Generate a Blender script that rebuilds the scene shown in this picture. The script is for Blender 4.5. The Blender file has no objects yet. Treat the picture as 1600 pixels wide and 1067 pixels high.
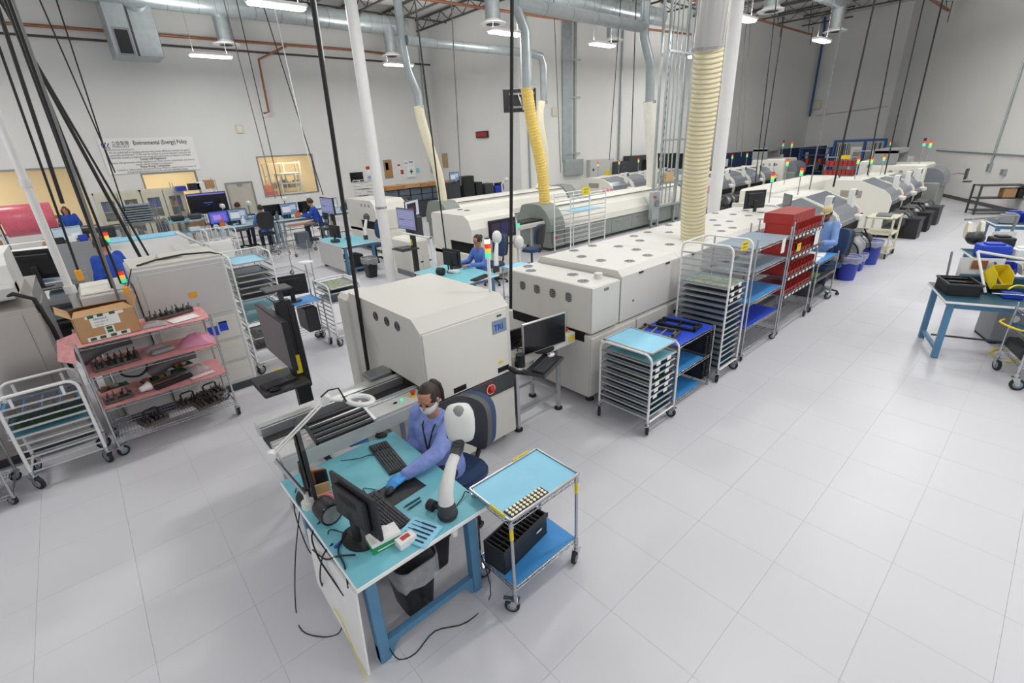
WORLD_S = 0.72; EXPO = -0.06; LAMP_W = 90; FILL_U = 92
import bpy, math, random
from mathutils import Matrix, Vector
random.seed(7)
D = bpy.data
SC = bpy.context.scene
COL = SC.collection
RAD = math.radians
# ---------------------------------------------------------------- camera
FPX = 742.29
CH = 3.05
RV = Vector((0.74193, -0.66876, -0.04952)); FV = Vector((0.0, 0, 0)); UV = Vector((0, 0, 0))
def _axes(yaw, pitch, roll):
    cy, sy, cp, sp = math.cos(yaw), math.sin(yaw), math.cos(pitch), math.sin(pitch)
    f = Vector((cy*cp, sy*cp, -sp)); r = Vector((sy, -cy, 0)); u = r.cross(f)
    cr, sr = math.cos(roll), math.sin(roll)
    return cr*r + sr*u, -sr*r + cr*u, f
RV, UV, FV = _axes(RAD(49.07279), RAD(22.64733), RAD(-2.83875))
CP = Vector((0, 0, CH))
cam_data = D.cameras.new('camera'); cam_data.sensor_width = 36; cam_data.lens = FPX/1600*36
cam_data.clip_end = 200
cam = D.objects.new('camera', cam_data); COL.objects.link(cam)
cam.matrix_world = Matrix(((RV.x, UV.x, -FV.x, 0), (RV.y, UV.y, -FV.y, 0), (RV.z, UV.z, -FV.z, CH), (0, 0, 0, 1)))
SC.camera = cam
# ---------------------------------------------------------------- world, exposure
w = D.worlds.new('world'); SC.world = w; w.use_nodes = True
bg = w.node_tree.nodes['Background']; bg.inputs[0].default_value = (0.93, 0.95, 1.0, 1); bg.inputs[1].default_value = WORLD_S
SC.view_settings.view_transform = 'Standard'; SC.view_settings.look = 'None'
SC.view_settings.gamma = 1; SC.view_settings.use_curve_mapping = False
SC.view_settings.exposure = EXPO
# surveyed points: where the sight line of a photograph position meets a plane of the room
def ray(px, py): return FV + (px-800)/FPX*RV - (py-533.5)/FPX*UV
def G(px, py, z=0.0):
    d = ray(px, py); return CP + d*((z-CH)/d.z)
def GY(px, py, y):
    d = ray(px, py); return CP + d*(y/d.y)
def GX(px, py, x):
    d = ray(px, py); return CP + d*(x/d.x)
# ---------------------------------------------------------------- materials
def s2l(c): return tuple(((v/255)/12.92 if v/255 <= .04045 else ((v/255+.055)/1.055)**2.4) for v in c)
MATS = {}
def mat(name, rgb, rough=.5, metal=0, noise=0, nscale=8, bump=0, emit=0, alpha=1, trans=0, spec=.5, rnd=0, coat=0):
    m = D.materials.new(name); m.use_nodes = True; nt = m.node_tree; b = nt.nodes['Principled BSDF']
    c = (*s2l(rgb), 1); b.inputs['Base Color'].default_value = c
    b.inputs['Roughness'].default_value = rough; b.inputs['Metallic'].default_value = metal
    b.inputs['Specular IOR Level'].default_value = spec
    if coat: b.inputs['Coat Weight'].default_value = coat
    if emit: b.inputs['Emission Color'].default_value = c; b.inputs['Emission Strength'].default_value = emit
    if alpha < 1: b.inputs['Alpha'].default_value = alpha
    if trans: b.inputs['Transmission Weight'].default_value = trans
    if noise or bump:
        tc = nt.nodes.new('ShaderNodeTexCoord'); n = nt.nodes.new('ShaderNodeTexNoise'); n.inputs['Scale'].default_value = nscale
        n.inputs['Detail'].default_value = 6; nt.links.new(tc.outputs['Object'], n.inputs['Vector'])
        if noise:
            mr = nt.nodes.new('ShaderNodeMapRange'); mr.inputs['From Min'].default_value = .3; mr.inputs['From Max'].default_value = .7
            mr.inputs['To Min'].default_value = 1-noise; mr.inputs['To Max'].default_value = 1+noise*.6
            mx = nt.nodes.new('ShaderNodeMix'); mx.data_type = 'RGBA'; mx.blend_type = 'MULTIPLY'; mx.inputs[0].default_value = 1
            nt.links.new(n.outputs['Fac'], mr.inputs['Value']); mx.inputs[6].default_value = c
            nt.links.new(mr.outputs[0], mx.inputs[7]); nt.links.new(mx.outputs[2], b.inputs['Base Color'])
        if bump:
            bp = nt.nodes.new('ShaderNodeBump'); bp.inputs['Strength'].default_value = bump; bp.inputs['Distance'].default_value = .01
            nt.links.new(n.outputs['Fac'], bp.inputs['Height']); nt.links.new(bp.outputs[0], b.inputs['Normal'])
    MATS[name] = m; return m
M_ = MATS
mat('wall', (226,226,223), .85, noise=.03, nscale=.6, bump=.02)
mat('ceiling', (216,216,214), .9, noise=.04, nscale=1.5)
mat('floor_gap', (184,184,188), .8, noise=.1)
mat('cream', (213,211,203), .42, noise=.02, nscale=2)
mat('cream2', (226,224,215), .4, noise=.02, nscale=2)
mat('ovenwhite', (214,212,206), .45, noise=.02, nscale=2)
mat('lightgrey', (198,198,196), .45, noise=.03, nscale=3)
mat('midgrey', (140,143,145), .5, noise=.04)
mat('sage', (135,142,136), .5, noise=.04)
mat('darkgrey', (62,64,68), .5, noise=.06)
mat('seam', (110,108,103), .7)
mat('black', (32,33,36), .5, noise=.08)
mat('gloss', (12,12,14), .12, noise=.02)
mat('rubber', (38,38,41), .7, noise=.08)
mat('slot', (10,10,11), .9, noise=.02)
mat('alu', (196,198,200), .36, .75, noise=.04, nscale=20)
mat('alud', (150,152,154), .4, .7, noise=.05, nscale=20)
mat('chrome', (190,192,195), .22, .92, noise=.04, nscale=30)
mat('steel', (186,180,173), .36, .78, noise=.05, nscale=1.5)
mat('steel2', (188,186,183), .3, .75, noise=.05, nscale=2)
mat('galv', (176,184,186), .38, .72, noise=.10, nscale=5)
mat('whitemetal', (232,232,230), .4, noise=.02)
mat('plastic', (226,226,222), .35, noise=.02)
mat('teal', (118,190,204), .5, noise=.05, nscale=5)
mat('darkteal', (30,74,96), .45, noise=.06)
mat('bluemat', (140,204,230), .45, noise=.04, nscale=6)
mat('skymat', (64,146,214), .5, noise=.06, nscale=6)
mat('royal', (34,72,196), .5, noise=.06, nscale=6)
mat('greyblue', (132,150,164), .5, noise=.05)
mat('benchblue', (82,132,168), .45, noise=.07, nscale=9)
mat('navy', (38,58,92), .7, noise=.08, nscale=30)
mat('chairblue', (50,72,108), .85, noise=.1, nscale=60, bump=.1)
mat('chairgrey', (84,84,84), .6, noise=.05)
mat('tan', (186,158,118), .7, noise=.06)
mat('smock', (134,152,216), .75, noise=.07, nscale=14, bump=.2)
mat('smock2', (86,126,206), .75, noise=.08, nscale=10, bump=.2)
mat('royalshirt', (34,78,178), .8, noise=.1, nscale=10, bump=.2)
mat('skyshirt', (126,158,212), .75, noise=.06, nscale=10, bump=.2)
mat('skin', (190,136,108), .55, noise=.06, nscale=25)
mat('skin2', (142,92,68), .55, noise=.06, nscale=25)
mat('hair', (46,32,28), .5, noise=.3, nscale=60, bump=.3)
mat('hairbrown', (92,58,40), .5, noise=.3, nscale=60, bump=.3)
mat('hairgrey', (150,145,140), .6, noise=.2, nscale=60, bump=.3)
mat('trousers', (38,44,62), .85, noise=.1)
mat('glove', (72,156,232), .45, noise=.06, nscale=30)
mat('mask', (228,228,226), .8, noise=.03, nscale=30)
mat('eye', (30,22,20), .2); mat('lip', (168,98,90), .5)
mat('cap', (202,180,136), .8, noise=.06)
mat('red', (190,40,34), .4, noise=.06); mat('binred', (162,44,38), .45, noise=.08, nscale=4)
mat('orange', (218,110,40), .5, noise=.06)
mat('yellow', (232,208,40), .5, noise=.04); mat('amber', (238,168,50), .4)
mat('green', (40,150,90), .4, noise=.05); mat('lime', (110,190,60), .5, noise=.05)
mat('pcb', (38,92,62), .45, noise=.12, nscale=40)
mat('pcb2', (150,156,128), .5, noise=.3, nscale=60)
mat('fixture', (86,81,76), .5, noise=.15, nscale=30)
mat('pinkwrap', (222,104,122), .3, noise=.12, nscale=18, bump=.3)
mat('pinkmat', (230,160,160), .42, noise=.2, nscale=25, bump=.25)
mat('pinkbag', (232,160,190), .25, noise=.08, nscale=12, alpha=.85)
mat('clearbag', (205,208,212), .2, noise=.15, nscale=20, alpha=.45)
mat('cardboard', (186,146,104), .8, noise=.06, nscale=12)
mat('paper', (236,236,234), .7, noise=.02); mat('print', (62,62,68), .8)
mat('binblue', (44,62,176), .4, noise=.06); mat('rackblue', (40,84,150), .45, noise=.06)
mat('hose', (240,232,204), .5, noise=.05, nscale=10); mat('hoserib', (206,194,150), .5, noise=.05)
mat('hoseyellow', (240,208,112), .5, noise=.07, nscale=8); mat('hosewhite', (226,224,214), .55, noise=.05)
mat('copper', (164,108,80), .4, .45, noise=.12, nscale=8)
mat('joist', (72,68,66), .6, noise=.1); mat('cableblack', (20,20,21), .55, noise=.05)
mat('cablegrey', (120,120,120), .55, noise=.05)
mat('warmwall', (226,208,166), .85, noise=.05, nscale=1); mat('wood', (176,128,78), .6, noise=.15, nscale=10)
mat('cabinet', (216,212,192), .5, noise=.02); mat('doorbeige', (186,180,168), .6, noise=.02)
mat('glasspane', (225,232,230), .08, noise=.01, alpha=.10); mat('smoke', (70,76,84), .12, noise=.04)
mat('greyhood', (118,124,132), .25, noise=.05); mat('skydark', (90,100,112), .2, noise=.05)
mat('emblemblue', (44,44,120), .6); mat('lamp', (255,255,255), .5, emit=9)
mat('scr_off', (20,22,25), .15, noise=.02); mat('brownpanel', (160,152,140), .5, noise=.05)
mat('lavender', (190,186,214), .45, noise=.03)
mat('baseboard', (92,90,92), .6, noise=.05); mat('greybin', (96,108,118), .5, noise=.08)
def emat(name, rgb, e): return mat(name, rgb, .3, emit=e)
emat('led_r', (232,60,40), .5); emat('led_y', (250,190,60), .6); emat('led_g', (60,220,160), .8); emat('led_w', (250,240,215), .8)
def screen(name, base, blocks, e=.7):
    """an LCD picture: flat rectangles over a base colour, in the pane's own 0..1 space"""
    m = D.materials.new(name); m.use_nodes = True; nt = m.node_tree; b = nt.nodes['Principled BSDF']
    tc = nt.nodes.new('ShaderNodeTexCoord'); sp = nt.nodes.new('ShaderNodeSeparateXYZ'); nt.links.new(tc.outputs['UV'], sp.inputs[0])
    prev = None; col = (*s2l(base), 1)
    def step(o, a, lo):
        n = nt.nodes.new('ShaderNodeMath'); n.operation = 'GREATER_THAN' if lo else 'LESS_THAN'; nt.links.new(sp.outputs[o], n.inputs[0]); n.inputs[1].default_value = a; return n
    for (x0, x1, y0, y1, c) in blocks:
        ms = [step(0, x0, 1), step(0, x1, 0), step(1, y0, 1), step(1, y1, 0)]
        p = ms[0].outputs[0]
        for q in ms[1:]:
            k = nt.nodes.new('ShaderNodeMath'); k.operation = 'MULTIPLY'; nt.links.new(p, k.inputs[0]); nt.links.new(q.outputs[0], k.inputs[1]); p = k.outputs[0]
        mx = nt.nodes.new('ShaderNodeMix'); mx.data_type = 'RGBA'; nt.links.new(p, mx.inputs[0])
        if prev: nt.links.new(prev, mx.inputs[6])
        else: mx.inputs[6].default_value = col
        mx.inputs[7].default_value = (*s2l(c), 1); prev = mx.outputs[2]
    b.inputs['Base Color'].default_value = (.01, .01, .01, 1); b.inputs['Roughness'].default_value = .2
    if prev: nt.links.new(prev, b.inputs['Emission Color'])
    else: b.inputs['Emission Color'].default_value = col
    b.inputs['Emission Strength'].default_value = e
    MATS[name] = m
screen('scr_blue', (70,110,230), [(.1,.9,.15,.85,(150,120,240)), (.2,.6,.3,.7,(190,170,250))])
screen('scr_pale', (196,214,224), [(.05,.95,.86,.95,(150,170,190)), (.6,.9,.2,.45,(240,240,240))])
screen('scr_lines', (150,156,206), [(.06,.94,y,y+.03,(196,200,232)) for y in (.2,.3,.4,.55,.65,.75,.85)] + [(.1,.4,.42,.5,(110,116,180))], .6)
screen('scr_win', (120,150,190), [(.08,.6,.2,.85,(230,234,240)), (.62,.92,.4,.85,(205,215,235)), (.1,.58,.75,.84,(90,110,170))])
screen('scr_dark', (18,18,34), [(.05,.38,.4,.9,(58,50,70)), (.42,.72,.08,.92,(44,40,96)), (.76,.95,.1,.9,(74,66,110)), (.05,.38,.08,.34,(130,110,180))])
screen('scr_logo', (6,8,22), [(0,1,.93,1,(140,130,230)), (.38,.62,.5,.54,(90,110,220)), (.46,.54,.4,.44,(70,90,200))])
screen('scr_text', (214,226,240), [(.12,.8,.2,.85,(28,24,40)), (.3,.6,.4,.6,(120,40,60))])
def floormat():
    m = mat('floortile', (205,204,210), .3, noise=0, coat=0)
    nt = m.node_tree; b = nt.nodes['Principled BSDF']
    g = nt.nodes.new('ShaderNodeNewGeometry'); oi = nt.nodes.new('ShaderNodeObjectInfo')
    n = nt.nodes.new('ShaderNodeTexNoise'); n.inputs['Scale'].default_value = .8; n.inputs['Detail'].default_value = 2
    n2 = nt.nodes.new('ShaderNodeTexNoise'); n2.inputs['Scale'].default_value = 14; n2.inputs['Detail'].default_value = 8
    v = nt.nodes.new('ShaderNodeTexNoise'); v.inputs['Scale'].default_value = 9; v.inputs['Detail'].default_value = 3; v.inputs['Distortion'].default_value = 1.5
    for k in (n, n2, v): nt.links.new(g.outputs['Position'], k.inputs['Vector'])
    def mr(src, a, c, lo, hi):
        k = nt.nodes.new('ShaderNodeMapRange'); nt.links.new(src, k.inputs[0])
        for i, t in enumerate((a, c, lo, hi)): k.inputs[i+1].default_value = t
        return k.outputs[0]
    def mul(p, q):
        k = nt.nodes.new('ShaderNodeMath'); k.operation = 'MULTIPLY'; nt.links.new(p, k.inputs[0]); nt.links.new(q, k.inputs[1]); return k.outputs[0]
    f = mr(n.outputs[0], .2, .8, .965, 1.02)

    mx = nt.nodes.new('ShaderNodeMix'); mx.data_type = 'RGBA'; mx.blend_type = 'MULTIPLY'; mx.inputs[0].default_value = 1
    mx.inputs[6].default_value = (*s2l((206,206,211)), 1); nt.links.new(f, mx.inputs[7]); nt.links.new(mx.outputs[2], b.inputs['Base Color'])
    b.inputs['Roughness'].default_value = .36; b.inputs['Specular IOR Level'].default_value = .35
floormat()
# ---------------------------------------------------------------- mesh helpers
class MB:
    def __init__(s): s.v = []; s.f = []; s.sm = []; s.M = Matrix(); s.uv = False
    def add(s, vs, fs, sm=False):
        o = len(s.v); s.v += [s.M @ Vector(p) for p in vs]
        for f in fs: s.f.append([i+o for i in f]); s.sm.append(sm)
        return s
    def box(s, x0, x1, y0, y1, z0, z1, b=0):
        if x0 > x1: x0, x1 = x1, x0
        if y0 > y1: y0, y1 = y1, y0
        if z0 > z1: z0, z1 = z1, z0
        b = min(b, (x1-x0)*.45, (y1-y0)*.45, (z1-z0)*.45)
        if b <= 0:
            return s.add([(x, y, z) for z in (z0, z1) for y in (y0, y1) for x in (x0, x1)], [(0,2,3,1),(4,5,7,6),(0,1,5,4),(2,6,7,3),(0,4,6,2),(1,3,7,5)])
        vs = []; X = (x0, x1); Y = (y0, y1); Z = (z0, z1); idx = {}
        for k in range(2):
            for j in range(2):
                for i in range(2):
                    sx, sy, sz = (b, -b)[i], (b, -b)[j], (b, -b)[k]
                    for a, p in enumerate(((X[i], Y[j]+sy, Z[k]+sz), (X[i]+sx, Y[j], Z[k]+sz), (X[i]+sx, Y[j]+sy, Z[k]))):
                        idx[i, j, k, a] = len(vs); vs.append(p)
        q = lambda *a: [idx[t] for t in a]
        F = []
        for i in range(2):
            f = q((i,0,0,0), (i,0,1,0), (i,1,1,0), (i,1,0,0)); F.append(f if i == 0 else f[::-1])
            f = q((0,i,0,1), (1,i,0,1), (1,i,1,1), (0,i,1,1)); F.append(f if i == 0 else f[::-1])
            f = q((0,0,i,2), (0,1,i,2), (1,1,i,2), (1,0,i,2)); F.append(f if i == 0 else f[::-1])
            for j in range(2):
                f = q((i,j,0,0), (i,j,0,1), (i,j,1,1), (i,j,1,0)); F.append(f if (i+j) % 2 else f[::-1])
                f = q((i,0,j,0), (i,1,j,0), (i,1,j,2), (i,0,j,2)); F.append(f if (i+j) % 2 == 0 else f[::-1])
                f = q((0,i,j,1), (0,i,j,2), (1,i,j,2), (1,i,j,1)); F.append(f if (i+j) % 2 == 0 else f[::-1])
                for k in range(2):
                    f = q((i,j,k,0), (i,j,k,1), (i,j,k,2)); F.append(f if (i+j+k) % 2 else f[::-1])
        return s.add(vs, F)
    def cb(s, c, size, b=0):
        return s.box(c[0]-size[0]/2, c[0]+size[0]/2, c[1]-size[1]/2, c[1]+size[1]/2, c[2]-size[2]/2, c[2]+size[2]/2, b)
    def cyl(s, p, q, r, n=10, r2=None, cap=True):
        p, q = Vector(p), Vector(q); r2 = r if r2 is None else r2
        d = (q-p).normalized(); a = d.orthogonal().normalized(); c = d.cross(a)
        ring = lambda o, rr: [o + (a*math.cos(t)+c*math.sin(t))*rr for t in [2*math.pi*i/n for i in range(n)]]
        A, B = ring(p, r), ring(q, r2)
        s.add(A+B, [(i, (i+1) % n, n+(i+1) % n, n+i) for i in range(n)], True)
        if cap: s.add(A, [list(range(n))[::-1]]); s.add(B, [list(range(n))])
        return s
    def tube(s, pts, r, n=6, closed=False):
        pts = [Vector(p) for p in pts]; N = len(pts); rings = []; ref = None
        for i, p in enumerate(pts):
            a = pts[(i-1) % N] if (closed or i > 0) else p; b = pts[(i+1) % N] if (closed or i < N-1) else p
            d = (b-a).normalized()
            if ref is None: ref = d.orthogonal().normalized()
            u = (ref - d*ref.dot(d)); u = u.normalized() if u.length > 1e-6 else d.orthogonal().normalized(); ref = u
            c = d.cross(u); rr = r[i] if isinstance(r, (list, tuple)) else r
            rings.append([p + (u*math.cos(t)+c*math.sin(t))*rr for t in [2*math.pi*k/n for k in range(n)]])
        vs = [v for R_ in rings for v in R_]; fs = []
        for i in range(N if closed else N-1):
            j = (i+1) % N
            for k in range(n): fs.append((i*n+k, i*n+(k+1) % n, j*n+(k+1) % n, j*n+k))
        s.add(vs, fs, True)
        if not closed: s.add(rings[0], [list(range(n))[::-1]]); s.add(rings[-1], [list(range(n))])
        return s
    def prism(s, poly, a, b, axis='x', sm=False):
        """polygon given in the two other axes, extruded from a to b along axis"""
        mk = {'x': lambda u, v, t: (t, u, v), 'y': lambda u, v, t: (u, t, v), 'z': lambda u, v, t: (u, v, t)}[axis]
        n = len(poly); A = [mk(u, v, a) for u, v in poly]; B = [mk(u, v, b) for u, v in poly]
        ar = sum(poly[i][0]*poly[(i+1) % n][1]-poly[(i+1) % n][0]*poly[i][1] for i in range(n))
        flip = (ar > 0) != (axis == 'y')
        flip = flip if b > a else not flip
        side = [(i, (i+1) % n, n+(i+1) % n, n+i) for i in range(n)]
        ca, cb_ = list(range(n))[::-1], list(range(n))
        if not flip: side = [f[::-1] for f in side]; ca, cb_ = ca[::-1], cb_[::-1]
        s.add(A+B, side, sm); s.add(A, [ca]); s.add(B, [cb_]); return s
    def lathe(s, prof, c=(0,0,0), n=16, axis='z', cap=True):
        vs = []; c = Vector(c)
        mk = {'z': lambda x, y, h: Vector((x, y, h)), 'x': lambda x, y, h: Vector((h, x, y)), 'y': lambda x, y, h: Vector((y, h, x))}[axis]
        for r, h in prof:
            for k in range(n):
                t = 2*math.pi*k/n; vs.append(c + mk(r*math.cos(t), r*math.sin(t), h))
        fs = [(i*n+k, i*n+(k+1) % n, (i+1)*n+(k+1) % n, (i+1)*n+k) for i in range(len(prof)-1) for k in range(n)]
        s.add(vs, fs, True)
        if cap:
            if prof[0][0] > 1e-4: s.add(vs[:n], [list(range(n))[::-1]])
            if prof[-1][0] > 1e-4: s.add(vs[-n:], [list(range(n))])
        return s
    def ball(s, c, rx, ry=None, rz=None, n=12, m=8):
        ry = ry or rx; rz = rz or rx; c = Vector(c); vs = []; fs = []
        for i in range(m+1):
            a = math.pi*i/m
            for k in range(n):
                t = 2*math.pi*k/n; vs.append(c+Vector((rx*math.sin(a)*math.cos(t), ry*math.sin(a)*math.sin(t), -rz*math.cos(a))))
        for i in range(m):
            for k in range(n): fs.append((i*n+k, i*n+(k+1) % n, (i+1)*n+(k+1) % n, (i+1)*n+k))
        return s.add(vs, fs, True)
    def quad(s, a, b, c, d): s.uv = True; return s.add([a, b, c, d], [(0, 1, 2, 3)])
    def mesh(s, name, m):
        me = D.meshes.new(name); me.from_pydata([tuple(v) for v in s.v], [], s.f); me.materials.append(M_[m] if isinstance(m, str) else m)
        me.polygons.foreach_set('use_smooth', s.sm)
        if s.uv:
            u = me.uv_layers.new(name='uv'); q = ((0,0),(1,0),(1,1),(0,1))
            for p in me.polygons:
                for i, li in enumerate(p.loop_indices): u.data[li].uv = q[i % 4]
        me.update(); return me
def B(): return MB()
def link(name, data, parent=None, loc=None, rz=0):
    o = D.objects.new(name, data); COL.objects.link(o)
    if parent: o.parent = parent
    if loc is not None: o.location = loc
    if rz: o.rotation_euler[2] = rz
    return o
def P(name, mb, m, parent, label=None, stuff=False):
    """a part: one mesh under its thing (or a sub-part under its part)"""
    o = link(name, mb.mesh(name, m), parent)
    if label: o['label'] = label
    if stuff: o['kind'] = 'stuff'
    return o
def T(name, label, cat, loc=(0,0,0), rz=0, group=None):
    """a thing: an Empty at its base that parents its parts"""
    o = link(name, None, None, loc, rz); o.empty_display_size = .1; o['label'] = label; o['category'] = cat
    if group: o['group'] = group
    return o
def S(name, label, cat, mb, m, loc=(0,0,0), rz=0, group=None):
    """a thing that is one mesh"""
    o = link(name, mb.mesh(name, m), None, loc, rz); o['label'] = label; o['category'] = cat
    if group: o['group'] = group
    return o
def ST(name, mb, m, parent=None):
    o = link(name, mb.mesh(name, m), parent); o['kind'] = 'structure'; return o
def dup(root, loc, rz=0, label=None, group=None):
    r = root.copy(); COL.objects.link(r); r.location = loc; r.rotation_euler[2] = rz
    if label: r['label'] = label
    if group: r['group'] = group
    for ch in list(root.children):
        c = ch.copy(); COL.objects.link(c); c.parent = r
        for g in list(ch.children):
            d = g.copy(); COL.objects.link(d); d.parent = c
    return r
def text(body, size, m, parent=None, loc=(0,0,0), rot=(0,0,0), name='lettering', ext=.0015, align='LEFT', bold=0, sx=1):
    cu = D.curves.new(name, 'FONT'); cu.body = body; cu.size = size; cu.extrude = ext; cu.align_x = align; cu.offset = bold; cu.resolution_u = 2
    t = D.objects.new(name, cu); COL.objects.link(t); dg = bpy.context.evaluated_depsgraph_get(); dg.update()
    me = D.meshes.new_from_object(t.evaluated_get(dg)); D.objects.remove(t); D.curves.remove(cu)
    me.materials.clear(); me.materials.append(M_[m]); o = D.objects.new(name, me); COL.objects.link(o)
    o.location = loc; o.rotation_euler = rot; o.scale = (sx, 1, 1)
    if parent: o.parent = parent
    return o
def fit(o, wd):
    xs = [v.co.x for v in o.data.vertices]
    if xs: o.scale[0] = min(1.2, wd/max(1e-3, max(xs)-min(xs)))
    return o
def arc(c, r, a0, a1, n=6): return [(c[0]+r*math.cos(RAD(a0+(a1-a0)*i/n)), c[1]+r*math.sin(RAD(a0+(a1-a0)*i/n))) for i in range(n+1)]
# ---------------------------------------------------------------- ceiling lamps (each gives its own light, plus added fill)
def lamp(x, y, z, label):
    t = T('ceiling_light', label, 'light', (x, y, z), 0, 'high bay ceiling lights')
    m = B(); m.box(-.66, .66, -.17, .17, .012, .09, .02); P('housing', m, 'whitemetal', t)
    m = B(); poly = [(-.62,-.1),(-.56,-.15),(.56,-.15),(.62,-.1),(.62,.1),(.56,.15),(-.56,.15),(-.62,.1)]; m.prism(poly, -.03, .012, 'z'); P('diffuser', m, 'lamp', t)
    for sx in (-.5, .5):
        m = B(); m.tube([(sx, 0, .09), (sx, 0, 8.95-z)], .006, 4); P('hanger', m, 'cablegrey', t)
    l = D.lights.new('lamp_light', 'AREA'); l.shape = 'RECTANGLE'; l.size = 1.2; l.size_y = .3; l.energy = LAMP_W; l.color = (1, .985, .96)
    o = link('lamp_light', l, None, (x, y, z-.05))
    l2 = D.lights.new('fill_uplight', 'AREA'); l2.shape = 'RECTANGLE'; l2.size = 1.2; l2.size_y = .3; l2.energy = FILL_U; l2.color = (1, .985, .96); o = link('fill_uplight', l2, None, (x, y, z+.1)); o.rotation_euler[0] = math.pi  # upward fill added to even out ceiling and walls
LG = {(1,0):(4.93,20.4),(1,1):(4.82,13.2),(2,0):(11.6,19.6),(2,1):(11.55,12.9),(3,1):(16.1,12.7),(3,2):(16.8,7.9),(4,2):(23.8,7.95),(4,1):(22.6,12.6),(1,2):(4.8,7.2),(2,2):(11.5,7.7),(0,0):(-2.6,20.4),(0,1):(-2.6,13.0),(0,2):(-3.5,7.0),(2,3):(11.9,1.3),(3,3):(17.6,1.4),(1,3):(5.4,1.2),(3,4):(21.3,1.9),(1,4):(5,-4.6),(2,4):(11.2,-4.2),(0,4):(-2.5,-4.6)}  # hidden lamp farthest along the diagonal wall is added to brighten that wall
vis = {(1,0): 'white linear ceiling light hanging before the wall left of the policy banner end', (1,1): 'largest ceiling light, hung highest above the front aisle by two thin wires',
       (2,0): 'ceiling light glowing behind the round white building column', (2,1): 'ceiling light beside the tall black hanging cable near the hung screen',
       (3,1): 'ceiling light hung below the white round air diffuser and silver duct bend', (3,2): 'ceiling light hung to the side of the thick cream exhaust hose',
       (4,2): 'small ceiling light hung in front of the blue conduit on the far wall', (4,1): 'small ceiling light half hidden behind the thick cream exhaust hose'}
for k_, (x, y) in LG.items():
    lamp(x, y, 6.2, vis.get(k_, 'overhead ceiling light past the frame, unseen, only its light reaches in'))
# ---------------------------------------------------------------- the room
m = B(); m.box(-16, 40, -14, 30, -.12, -.004); floor = ST('floor', m, 'floor_gap')
TP = .61; g_ = .0007
tm = B(); tm.box(g_, TP-g_, g_, TP-g_, -.02, 0); tmesh = tm.mesh('floor_tile', 'floortile')
cells = []
for i in range(-24, 64):
    for j in range(-20, 47):
        x, y = .15+i*TP, .15+j*TP
        v = Vector((x+.3, y+.3, -CH)); d = v.dot(FV)
        key = 1e9
        if d > .5:
            px, py = 800+FPX*v.dot(RV)/d, 533-FPX*v.dot(UV)/d
            if -90 < px < 1690 and py < 1160: key = v.length
        cells.append((key, x, y))
cells.sort()
for k, x, y in cells[:300]:
    o = link('floor_tile', tmesh, floor, (x, y, 0))
m = B()
for k, x, y in cells[300:]: m.box(x+g_, x+TP-g_, y+g_, y+TP-g_, -.02, 0)
P('floor_tile_field', m, 'floortile', floor, stuff=True)
ZC = 9.0
m = B(); m.box(-16, 40, -14, 30, ZC, ZC+.1); ST('ceiling', m, 'ceiling')
def wallseg(name, a, b, z0=0, z1=ZC, th=.2):
    a, b = Vector(a), Vector(b); d = (b-a).normalized(); n = Vector((-d.y, d.x))*th
    m = B(); m.prism([tuple(a), tuple(b), tuple(b+n), tuple(a+n)], z0, z1, 'z'); return ST(name, m, 'wall')
YL = 24.0
w1r = GY(118,262,YL); w2l = GY(222,273,YL); w2r = GY(303,266,YL); w3l = GY(402,247,YL); w3r = GY(486,240,YL)
W = [(-14, w1r.x, .95, 2.95, 'window_1'), (w2l.x, w2r.x, 1.0, w2l.z, 'window_2'), (w3l.x, w3r.x, 1.35, w3l.z+.02, 'window_3')]
m = B(); xs = -16.0
for x0, x1, z0, z1, nm in W:
    m.box(xs, x0, YL, YL+.2, 0, ZC); m.box(x0, x1, YL, YL+.2, 0, z0); m.box(x0, x1, YL, YL+.2, z1, ZC); xs = x1
m.box(xs, 16.2, YL, YL+.2, 0, ZC); ST('wall_left', m, 'wall')
for x0, x1, z0, z1, nm in W:
    f = B(); e = .05
    f.box(x0-e, x1+e, YL-.02, YL+.1, z1-.01, z1+e); f.box(x0-e, x1+e, YL-.02, YL+.1, z0-e, z0); f.box(x0-e, x0, YL-.02, YL+.1, z0, z1); f.box(x1, x1+e, YL-.02, YL+.1, z0, z1)
    n = 4 if nm == 'window_1' else 1
    for k in range(1, n): f.box(x0+(x1-x0)*k/n-.015, x0+(x1-x0)*k/n+.015, YL+.03, YL+.07, z0, z1)
    wf = ST(nm, f, 'alud')
    for k in range(n):
        q = B(); q.box(x0+(x1-x0)*k/n+.016, x0+(x1-x0)*(k+1)/n-.016, YL+.045, YL+.052, z0, z1-.011); ST('pane', q, 'glasspane', wf)
# rooms behind the windows
m = B(); m.box(-16, 12, YL+4, YL+4.1, 0, 3.4); ST('wall_behind', m, 'warmwall')
m = B(); m.box(-16, 12, YL+.2, YL+4, 3.4, 3.5); ST('ceiling_behind', m, 'warmwall')
m = B(); m.box(11.9, 12, YL+.2, YL+4, 0, 3.4); ST('wall_partition', m, 'warmwall')
for k, x in enumerate((-9, -3, 3.4, 8.8)):
    t = T('panel_light', ['flush office light over the far end of the long window', 'flush office light over the room behind the pink roll', 'flush office light behind the window over the cabinets', 'flush office light behind the wide lit window'][k], 'light', (x, YL+2, 3.39))
    q = B(); q.box(-.6, .6, -.3, .3, -.02, 0); P('lens', q, 'lamp', t)
    l = D.lights.new('panel_lamp', 'AREA'); l.shape = 'RECTANGLE'; l.size = 1.1; l.size_y = .5; l.energy = 75; l.color = (1, .86, .62); link('panel_lamp', l, None, (x, YL+2, 3.33))
XJ = 16.1
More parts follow.
